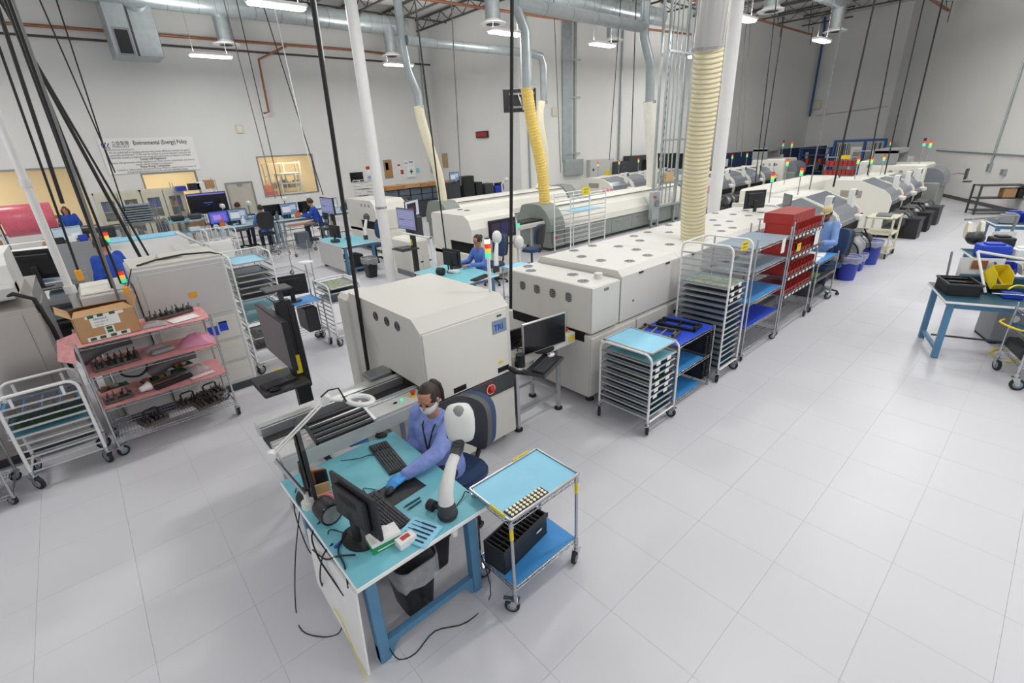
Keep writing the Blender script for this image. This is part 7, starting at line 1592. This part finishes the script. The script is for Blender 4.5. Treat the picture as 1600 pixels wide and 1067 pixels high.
# hanging cords: (label, top px, bottom px, depth plane y, radius, material)
def cord(label, p, q, y, r=.012, m0='cableblack', sag=0):
    a, b = GY(*p, y), GY(*q, y); d = (a-b); k = (8.9-b.z)/max(.1, d.z) if d.z > .3 else 1
    top = b+d*k; mid = b+(top-b)*.5+Vector((sag, 0, 0)); m = B(); m.tube([top, b+(top-b)*.75+Vector((sag*.7,0,0)), mid, b+(top-b)*.25+Vector((sag*.7,0,0)), b], r, 6); return S('hanging_cable', label, 'cable', m, m0)
CORDS = [
 ('thick black cable hanging left of the round column, down to the front inspection machine', (488,0), (582,622), 4.6, .02, 'cableblack'),
 ('thick straight black cable hanging between front inspection machine and oven', (800,0), (798,482), 4.2, .021, 'cableblack'),
 ('black cord, first of the bundle at the far left edge', (22,140), (124,428), 7.02, .012, 'cableblack'),
 ('thick black cord second in the left bundle', (0,22), (98,318), 8.3, .022, 'cableblack'),
 ('black cord bowed across the left bundle to the off white machine', (8,0), (178,455), 7.3, .018, 'cableblack'),
 ('thick black cord leading the left bundle behind the cardboard box', (14,0), (186,476), 7.2, .02, 'cableblack'),
 ('grey cord in the middle of the left bundle', (20,0), (192,486), 7.05, .014, 'cablegrey'),
 ('black cord falling toward the yellow switch by the box', (26,30), (200,470), 7.4, .013, 'cableblack'),
 ('black cord sloping across the banner side to the grey machine', (34,60), (240,440), 8.6, .022, 'cableblack'),
 ('thin black cord sloping toward the cream cabinets', (40,70), (272,468), 8.4, .014, 'cableblack'),
 ('thin black cord before the policy banner emblem', (88,0), (195,330), 15.5, .015, 'cableblack'),
 ('second thin black cord across the policy banner', (62,0), (180,270), 15.0, .015, 'cableblack'),
 ('thin grey cord hanging by the square wall speaker', (352,10), (430,310), 17.0, .014, 'cablegrey'),
 ('thin black cord right of the square wall speaker', (383,60), (440,310), 17.5, .012, 'cableblack'),
 ('white cord beside the thick black cable near the ceiling light', (492,0), (506,95), 6.0, .012, 'paper'),
 ('white cord pair end above the wide lit window', (430,18), (485,260), 16.0, .014, 'paper'),
 ('black cord above the worker in the brown cap', (418,30), (505,305), 16.5, .014, 'cableblack'),
 ('black cord passing right of the pale hose to the second row', (648,0), (702,430), 7.8, .014, 'cableblack'),
 ('grey cord hanging beside the red display sign', (705,0), (720,290), 13.0, .018, 'cablegrey'),
 ('thin black cord behind the yellow hose', (865,0), (876,270), 13.0, .012, 'cableblack'),
 ('black cord left of the white hose', (965,70), (952,250), 13.0, .016, 'cableblack'),
 ('thick dark cord beside the white hose', (994,0), (986,245), 12.5, .02, 'cableblack'),
 ('thin cord between cream hose and far wall', (1167,20), (1150,235), 9.0, .014, 'cablegrey'),
 ('second thin cord between cream hose and far wall', (1175,0), (1158,245), 8.8, .014, 'cablegrey'),
 ('thin black cord over the second row placers', (1213,0), (1180,285), 7.5, .016, 'cableblack'),
 ('black cord beside it over the second row placers', (1229,0), (1186,280), 7.4, .016, 'cableblack'),
 ('pale cord right of the far ceiling light', (1322,0), (1262,310), 5.0, .016, 'cablegrey'),
 ('thick black cord falling to the first front row placer', (1367,0), (1302,292), 4.0, .022, 'cableblack'),
 ('black cord falling behind the blue rack', (1407,0), (1352,290), 4.6, .018, 'cableblack'),
 ('black cord falling to the far front row placers', (1444,0), (1376,300), 4.3, .018, 'cableblack'),
 ('thickest black cord falling to the far end placers', (1473,0), (1405,285), 4.3, .026, 'cableblack'),
]
for c in CORDS: cord(*c)
for nm, px in (('yellow_switch', (199,456)), ('yellow_switch', (124,430))):
    m = B(); m.box(-.03,.03,-.03,.03,-.06,.06,.008); S(nm, 'yellow pendant switch hanging '+('before the off white machine' if px[0] > 150 else 'at the side of the grey loader machine'), 'switch', m, 'amber', tuple(GY(*px, 7.02)))
m = B(); m.tube([GY(205,420,7.02), GY(199,450,7.02)], .006, 5); m2 = S('switch_cable', 'thin cord above the yellow pendant switch before the off white machine', 'cable', m, 'cableblack')
# ================================================================ people
TEX = D.textures.new('cloth_folds', 'CLOUDS'); TEX.noise_scale = .08; TEX.noise_depth = 2
def fuse(mb, name, m0, vox, smooth=4, disp=0):
    o = D.objects.new('tmp', mb.mesh('tmp', m0)); COL.objects.link(o)
    r = o.modifiers.new('r', 'REMESH'); r.mode = 'VOXEL'; r.voxel_size = vox
    s = o.modifiers.new('s', 'SMOOTH'); s.factor = .5; s.iterations = smooth
    if disp: d = o.modifiers.new('d', 'DISPLACE'); d.texture = TEX; d.strength = disp; d.mid_level = .5; d.texture_coords = 'LOCAL'
    dg = bpy.context.evaluated_depsgraph_get(); dg.update(); me = D.meshes.new_from_object(o.evaluated_get(dg)); D.objects.remove(o)
    me.name = name; me.materials.clear(); me.materials.append(M_[m0]); me.polygons.foreach_set('use_smooth', [True]*len(me.polygons)); return me
def capsule(m, pts):
    """(x,y,z,r) chain: tapered tube with round joints"""
    for a, b in zip(pts, pts[1:]): m.cyl(a[:3], b[:3], a[3], 14, b[3])
    for p in pts: m.ball(p[:3], p[3], p[3], p[3], 14, 8)
def loft(m, rings, n=20):
    """rings: (center, rx, ry) stacked; ellipse in the plane square to the stack"""
    C_ = [Vector(c) for c, _, _ in rings]; vs = []
    for i, (c, rx, ry) in enumerate(rings):
        d = (C_[min(i+1, len(C_)-1)]-C_[max(i-1, 0)]).normalized(); X = Vector((1,0,0)); Y = d.cross(X).normalized(); X = Y.cross(d).normalized()
        for k in range(n): a = 2*math.pi*k/n; vs.append(Vector(c)+X*rx*math.cos(a)+Y*ry*math.sin(a))
    N = len(rings); m.add(vs, [(i*n+k, i*n+(k+1) % n, (i+1)*n+(k+1) % n, (i+1)*n+k) for i in range(N-1) for k in range(n)]+[tuple(range(n))[::-1], tuple(range((N-1)*n, N*n))], True)
def hand_chain(m, w, d, up, s=1.0, curl=.35, side=1, r=.0085, grow=0):
    """palm and five fingers from the wrist w, pointing along d, back of the hand along up"""
    w, d, up = Vector(w), Vector(d).normalized(), Vector(up).normalized(); rt = d.cross(up).normalized()*side; up = rt.cross(d).normalized()*side
    for k in range(4):
        o = (k-1.5)*.02*s; capsule(m, [(*(w+rt*o*.6), .016*s+grow), (*(w+d*.085*s+rt*o), .0125*s+grow)])
    for k in range(4):
        L = (.072, .082, .076, .058)[k]*s; o = (k-1.5)*.021*s; p = w+d*.085*s+rt*o; q = p+(d*math.cos(curl*.6)-up*math.sin(curl*.6)+rt*(k-1.5)*.05)*L*.45; t_ = q+(d*math.cos(curl*1.6)-up*math.sin(curl*1.6))*L*.32; u = t_+(d*math.cos(curl*2.6)-up*math.sin(curl*2.6))*L*.25
        capsule(m, [(*p, r*1.1*s+grow), (*q, r*s+grow), (*t_, r*.92*s+grow), (*u, r*.8*s+grow)])
    p = w+d*.02*s-rt*.022*s; q = p+(d*.6-rt*.75-up*.1)*.045*s; t_ = q+(d*.9-rt*.25-up*.2)*.034*s; u = t_+(d*.95-up*.3)*.026*s
    capsule(m, [(*p, .014*s+grow), (*q, .0115*s+grow), (*t_, .0098*s+grow), (*u, .0085*s+grow)])
def person(label, loc, rz, pose, skin='skin', hair='hair', shirt='smock', pants='trousers', hairstyle='short', glove=(), mask=False, cap=None, glasses=False, beard=False, vox=.016, scale=1.0, mirror=False, bulk=1):
    """facing local +y. pose: joints in metres"""
    J = {k: Vector(v) for k, v in pose.items()}
    t = T('person', label, 'person', loc, rz); t.scale = (scale,)*3; fine = vox < .012
    hc = J['head']; yaw, nod, tilt = [RAD(a) for a in pose.get('look', (0, 0, 0))] if not isinstance(pose.get('look'), Vector) else (0,0,0)
    HM = Matrix.Translation(hc) @ Matrix.Rotation(yaw, 4, 'Z') @ Matrix.Rotation(-nod, 4, 'X') @ Matrix.Rotation(tilt, 4, 'Y')
    # body: one fused surface
    m = B()
    sh = (J['sl']+J['sr'])/2; pel = (J['hl']+J['hr'])/2; sp = lambda u: pel+(sh-pel)*u
    loft(m, [(sp(-.15)-Vector((0,0,0)), .13, .10), (sp(.0), .165, .115), (sp(.3), .14, .10), (sp(.6), .155, .11), (sp(.88), .165, .10), (sp(1.03), .12, .075), (sp(1.12), .055, .05)])
    nk = J['neck']; capsule(m, [(*sp(1.0), .062), (*nk, .056), (*(hc-Vector((0,0,.05))), .055)])
    for a, b, c in (('sl','el','wl'), ('sr','er','wr')):
        capsule(m, [(*J[a], .056), (*(J[a]*.5+J[b]*.5), .045), (*J[b], .039), (*(J[b]*.6+J[c]*.4), .037), (*J[c], .026)])
    for a, b, c, f in (('hl','kl','al','fl'), ('hr','kr','ar','fr')):
        capsule(m, [(*J[a], .085), (*(J[a]*.5+J[b]*.5), .072), (*J[b], .056), (*(J[b]*.65+J[c]*.35), .054), (*J[c], .036)]); capsule(m, [(*J[c], .036), (*J[f], .034)])
    for w_, e_, sd in (('wl','el',-1), ('wr','er',1)):
        d = (J[w_]-J[e_]); d = Vector((d.x*.7, d.y, d.z*(.35 if fine else .6))); hand_chain(m, J[w_], d, Vector((0,0,1)) if abs(d.normalized().z) < .8 else Vector((0,-1,0)), 1.0 if fine else 1.15, .35, sd, .0085 if fine else .011)
    m.M = HM
    loft(m, [((0,.012,-.125), .028, .03), ((0,.018,-.105), .046, .055), ((0,.012,-.07), .060, .078), ((0,.004,-.02), .070, .092), ((0,-.002,.03), .074, .097), ((0,-.008,.075), .066, .085), ((0,-.01,.105), .042, .055), ((0,-.01,.118), .012, .016)])
    capsule(m, [(0,.093,.012,.009), (0,.108,-.028,.013)]); m.ball((0,.095,-.064), .022, .012, .010); m.ball((0,.085,-.105), .022, .016, .016)
    for s in (-1, 1): m.ball((s*.074,-.005,-.012), .010, .020, .030); m.ball((s*.032,.082,.030), .022, .012, .008)
    m.M = Matrix()
    link('body', fuse(m, 'body', skin, vox*.7 if fine else vox, 3), t)
    for s in (-1, 1):
        e = B(); e.M = HM; e.ball((s*.031,.089,.006), .013, .008, .007, 10, 6); P('eye', e, 'eye', t)
    if not mask: e = B(); e.M = HM; e.ball((0,.102,-.066), .024, .007, .0065, 10, 6); P('mouth', e, 'lip', t)
    # shirt or smock
    m = B()
    hem = pose.get('hem', -.18); hem = hem if not isinstance(hem, Vector) else -.18
    loft(m, [(sp(hem), .175*bulk, .135*bulk), (sp(.05), .185*bulk, .14*bulk), (sp(.3), .165*bulk, .128*bulk), (sp(.6), .178*bulk, .132*bulk), (sp(.88), .185*bulk, .118*bulk), (sp(1.03), .135, .09), (sp(1.10), .078, .07)])
    for a, b, c in (('sl','el','wl'), ('sr','er','wr')):
        w2 = J[b]+(J[c]-J[b])*(.93 if pose.get('long', 1) else .1); capsule(m, [(*J[a], .072*bulk), (*(J[a]*.5+J[b]*.5), .066*bulk), (*J[b], .058*bulk), (*(J[b]*.5+w2*.5), .052*bulk), (*w2, .042*bulk)])
    link('shirt', fuse(m, 'shirt', shirt, vox, 3, .02), t)
    m = B()
    for s in (-1, 1): p = sp(1.07); m.tube([p+Vector((s*.012,.085,-.03)), p+Vector((s*.06,.05,.0)), p+Vector((s*.05,-.03,.03))], [.012,.016,.014], 6)
    P('collar', m, shirt, t)
    # trousers, shoes
    m = B(); loft(m, [(sp(-.2), .16, .12), (sp(-.05), .182, .135), (sp(.08), .17, .125)])
    for a, b, c in (('hl','kl','al'), ('hr','kr','ar')): capsule(m, [(*J[a], .1), (*(J[a]*.5+J[b]*.5), .088), (*J[b], .072), (*(J[b]*.6+J[c]*.4), .068), (*J[c], .056)])
    link('trousers', fuse(m, 'trousers', pants, max(vox, .014), 3, .01), t)
    for c, f in (('al','fl'), ('ar','fr')): m = B(); capsule(m, [(*(J[c]-Vector((0,0,.03))), .045), (*J[f], .04)]); m.v = [Vector((v.x, v.y, max(v.z, .004))) for v in m.v]; P('shoe', m, 'black', t)
    # hair
    m = B(); m.M = HM
    if hairstyle != 'bald':
        n, k = 24, 12; vs = []
        for i in range(k+1):
            for j in range(n):
                a = 2*math.pi*j/n; th = math.pi*.5*i/k*1.28; f = math.sin(a)
                lim = 1.0 if f < .1 else (1.0-.34*f if not beard else 1-.45*f); th *= lim
                vs.append(Vector((.081*math.sin(th)*math.cos(a), -.012+(.101 if f > 0 else .106)*math.sin(th)*f, .008+.122*math.cos(th))))
        outer = [(i*n+j, i*n+(j+1) % n, (i+1)*n+(j+1) % n, (i+1)*n+j) for i in range(k) for j in range(n)]
        m.add(vs, outer, True); inn = [v*.9 for v in vs]; m.add(inn, [f[::-1] for f in outer], True)
        L = len(vs); m.add(vs[-n:]+inn[-n:], [(j, n+j, n+(j+1) % n, (j+1) % n) for j in range(n)])
        if hairstyle in ('pony', 'bun'): m.ball((0,-.115,.03), .045, .04, .05)
        if hairstyle == 'pony': m.tube([(0,-.12,.03), (.01,-.15,-.03), (.015,-.15,-.12), (.01,-.13,-.2)], [.034,.036,.03,.012], 10)
        if hairstyle == 'long':
            for s in (-1, 1): m.tube([(s*.06,.03,.05), (s*.078,-.005,.0), (s*.07,-.04,-.06)] if hairstyle == 'pony' else [(s*.07,0,.04), (s*.09,-.01,-.05), (s*.085,-.02,-.16)], [.022,.022,.014] if hairstyle == 'pony' else [.03,.036,.02], 8)
        if hairstyle == 'long': m.ball((0,-.06,-.07), .08, .05, .11)
        P('hair', m, hair, t)
    if beard: m = B(); m.M = HM; m.ball((0,.06,-.095), .052, .045, .03); P('beard', m, 'hair', t)
    if mask:
        m = B(); m.M = HM; vs = []; n = 12; rows = [(-.018,.070,.100), (-.035,.068,.118), (-.06,.062,.122), (-.088,.05,.112), (-.112,.036,.082)]
        for z, hw, dp in rows:
            for i in range(n+1): a = -math.pi*.5+math.pi*i/n; vs.append((hw*1.02*math.sin(a), .015+(dp-.015)*math.cos(a)**.8 if math.cos(a) > 0 else .015, z+.006*math.cos(a)))
        W = n+1; m.add(vs, [(r_*W+i, r_*W+i+1, (r_+1)*W+i+1, (r_+1)*W+i) for r_ in range(len(rows)-1) for i in range(n)], True); q = P('face_mask', m, 'mask', t)
        m = B(); m.M = HM
        for s in (-1, 1): m.tube([(s*.066,.03,-.03), (s*.078,-.01,.012), (s*.074,-.02,-.03), (s*.058,.03,-.085)], .0022, 4)
        P('ear_loop', m, 'mask', q)
    if cap:
        m = B(); m.M = HM; m.lathe([(.089,.045),(.088,.075),(.075,.115),(.04,.135),(0,.14)], (0,-.006,0), 20); q = P('cap', m, cap, t)
        m = B(); m.M = HM; pts = [(.078*math.cos(RAD(a)), .055+.10*math.sin(RAD(a))) for a in range(0, 181, 15)]; m.prism(pts, .046, .054, 'z'); P('brim', m, cap, q)
    if glasses:
        m = B(); m.M = HM
        for s in (-1, 1): m.tube([(s*.031+.019*math.cos(a*.628), .101, .006+.014*math.sin(a*.628)) for a in range(10)], .0022, 4, True); m.tube([(s*.05,.1,.01), (s*.074,.06,.012), (s*.078,-.01,.01)], .002, 4)
        P('glasses', m, 'black', t)
    for w_ in glove:
        m = B(); e_ = 'el' if w_ == 'wl' else 'er'; d = J[w_]-J[e_]; d2 = Vector((d.x*.7, d.y, d.z*.35)); hand_chain(m, J[w_], d2, Vector((0,0,1)), 1.0, .35, -1 if w_ == 'wl' else 1, .0085, .0025); dn = d.normalized(); capsule(m, [(*(J[w_]-dn*.03), .037), (*(J[w_]+dn*.01), .031)])
        link('glove', fuse(m, 'glove', 'glove', .0042 if fine else .008, 2), t)
    return t, HM, J
def seated(head=(0,.16,1.25), lean=.10, wl=(-.22,.5,.84), wr=(.22,.5,.84), el=None, er=None, look=(0,15,0), zs=.5, zsh=1.03):
    dz = zs-.5
    return dict(head=Vector(head)+Vector((0,0,dz)), neck=Vector((head[0]*.6, head[1]*.75, head[2]-.14+dz)), sl=Vector((-.17,lean,zsh+dz)), sr=Vector((.17,lean,zsh+dz)), el=Vector(el or (-.26,lean+.12,.80))+Vector((0,0,dz)), er=Vector(er or (.26,lean+.12,.80))+Vector((0,0,dz)), wl=Vector(wl)+Vector((0,0,dz)), wr=Vector(wr)+Vector((0,0,dz)),
        hl=(-.095,0,.58+dz), hr=(.095,0,.58+dz), kl=(-.12,.42,.55+dz*.8), kr=(.12,.42,.55+dz*.8), al=(-.12,.38,.10), ar=(.12,.38,.10), fl=(-.12,.50,.045), fr=(.12,.5,.045), look=look)
def standing(h=1.72, lean=.0, wl=(-.24,.25,.95), wr=(.24,.25,.95), el=(-.27,.02,1.1), er=(.27,.02,1.1), look=(0,10,0)):
    k = h/1.72; P_ = dict(head=(0,.04+lean,1.585), neck=(0,.01+lean,1.45), sl=(-.18,lean,1.40), sr=(.18,lean,1.40), el=el, er=er, wl=wl, wr=wr, hl=(-.095,0,.92), hr=(.095,0,.92), kl=(-.11,.02,.5), kr=(.11,.02,.5), al=(-.11,-.02,.09), ar=(.11,-.02,.09), fl=(-.13,.11,.04), fr=(.13,.11,.04))
    P_ = {a: Vector(b)*k for a, b in P_.items()}; P_['look'] = look; return P_
# woman in the mask at the front workbench: left hand on the mouse
WL = Vector((1.74, 3.0, 0)); WR = RAD(112)
def wl_(x, y, z): v = Matrix.Rotation(-WR, 3, 'Z') @ (Vector((x, y, z))-WL); return (v.x, v.y, v.z)
po = seated(head=(0,.075,1.255), lean=.02, wl=wl_(1.245,2.715,.87), wr=(.17,.20,.70), el=wl_(1.53,2.70,.93), er=(.25,.02,.78), look=(4,24,4), zsh=1.04, zs=.455)
t, HM, J = person('woman in white face mask, blue gloves and lilac blue smock seated at the front workbench', tuple(WL), WR, po, glove=('wl','wr'), mask=True, hairstyle='pony', vox=.010, bulk=1.14)
m = B(); c = (J['sl']+J['sr'])/2
m.tube([c+Vector((-.06,.0,.05)), c+Vector((-.055,.115,-.02)), c+Vector((-.02,.145,-.15)), c+Vector((.0,.15,-.26))], .007, 5); m.tube([c+Vector((.06,.0,.05)), c+Vector((.055,.115,-.02)), c+Vector((.02,.145,-.15)), c+Vector((.0,.15,-.26))], .007, 5); P('lanyard', m, 'black', t)
m = B(); m.box(-.14,-.05,.125,.13,.82,.94); P('chest_badge', m, 'greyblue', t)
task_chair('blue and grey task chair the masked woman sits on', (1.85, 2.93, 0), RAD(104), seat='chairblue', backm='chairgrey', shell='chairblue', zs=.43, hb=.46, wide=.45)
# man in the tan cap, standing at the red bins
po = standing(1.70, .05, wl=(-.20,.45,1.12), wr=(.14,.50,1.18), el=(-.27,.18,1.08), er=(.27,.2,1.1), look=(5,18,0))
person('man in tan cap, glasses and light blue smock standing behind the red bin shelf', (10.5, 2.85, 0), RAD(80), po, skin='skin2', shirt='skyshirt', hairstyle='short', cap='cap', beard=True, glasses=True, vox=.016)
# woman with tied hair at the second bench
po = seated(head=(0,.10,1.25), lean=.04, wl=(-.16,.46,.84), wr=(.16,.46,.84), look=(6,18,0))
person('woman with tied dark hair and blue smock seated at the second bench', (6.02, 7.75, 0), RAD(92), po, shirt='smock2', glove=('wl',), hairstyle='bun', vox=.016)
po = standing(1.74, .04, look=(10,20,0)); person('balding man in royal blue shirt seen from behind, past the grey loader', (.22, 10.7, 0), RAD(40), po, shirt='royalshirt', hairstyle='short', vox=.02, scale=1.1)
po = standing(1.78, .0, wl=(-.2,.2,1.1), wr=(.2,.28,1.2), look=(0,5,0)); person('woman with long brown hair and blue shirt standing by the pink roll', (-.22, 22.6, 0), RAD(170), po, shirt='royalshirt', hair='hairbrown', hairstyle='long', vox=.028)
po = seated(look=(-10,15,0), zs=.72); person('worker in pale blue smock sitting before the beige door', (4.14, 19.1, 0), RAD(-65), po, shirt='skyshirt', hairstyle='short', vox=.028)
po = seated(look=(0,10,0), zs=.72); person('worker in blue sitting on the black chair with back to the aisle', (4.47, 17.1, 0), RAD(-6), po, shirt='smock2', hairstyle='short', vox=.028)
po = seated(look=(0,10,0), zs=.74); person('worker in brown cap and royal blue shirt sitting at the wall side benches', (6.28, 17.3, 0), RAD(60), po, shirt='royalshirt', hairstyle='short', cap='hairbrown', vox=.028)
po = standing(1.72); person('grey haired man in dark shirt behind the steel strut tower', (23.3, 11.7, 0), RAD(80), po, shirt='black', hair='hairgrey', vox=.03)
po = seated(); person('dark haired worker seated behind the white bordered monitor', (9.6, 16.6, 0), RAD(120), po, shirt='navy', vox=.03)
# ================================================================ tidy: the hidden pattern trays and bins go
def _kill(o):
    for c in list(o.children): _kill(c)
    D.objects.remove(o)
for k in list(PT): _kill(PT.pop(k))
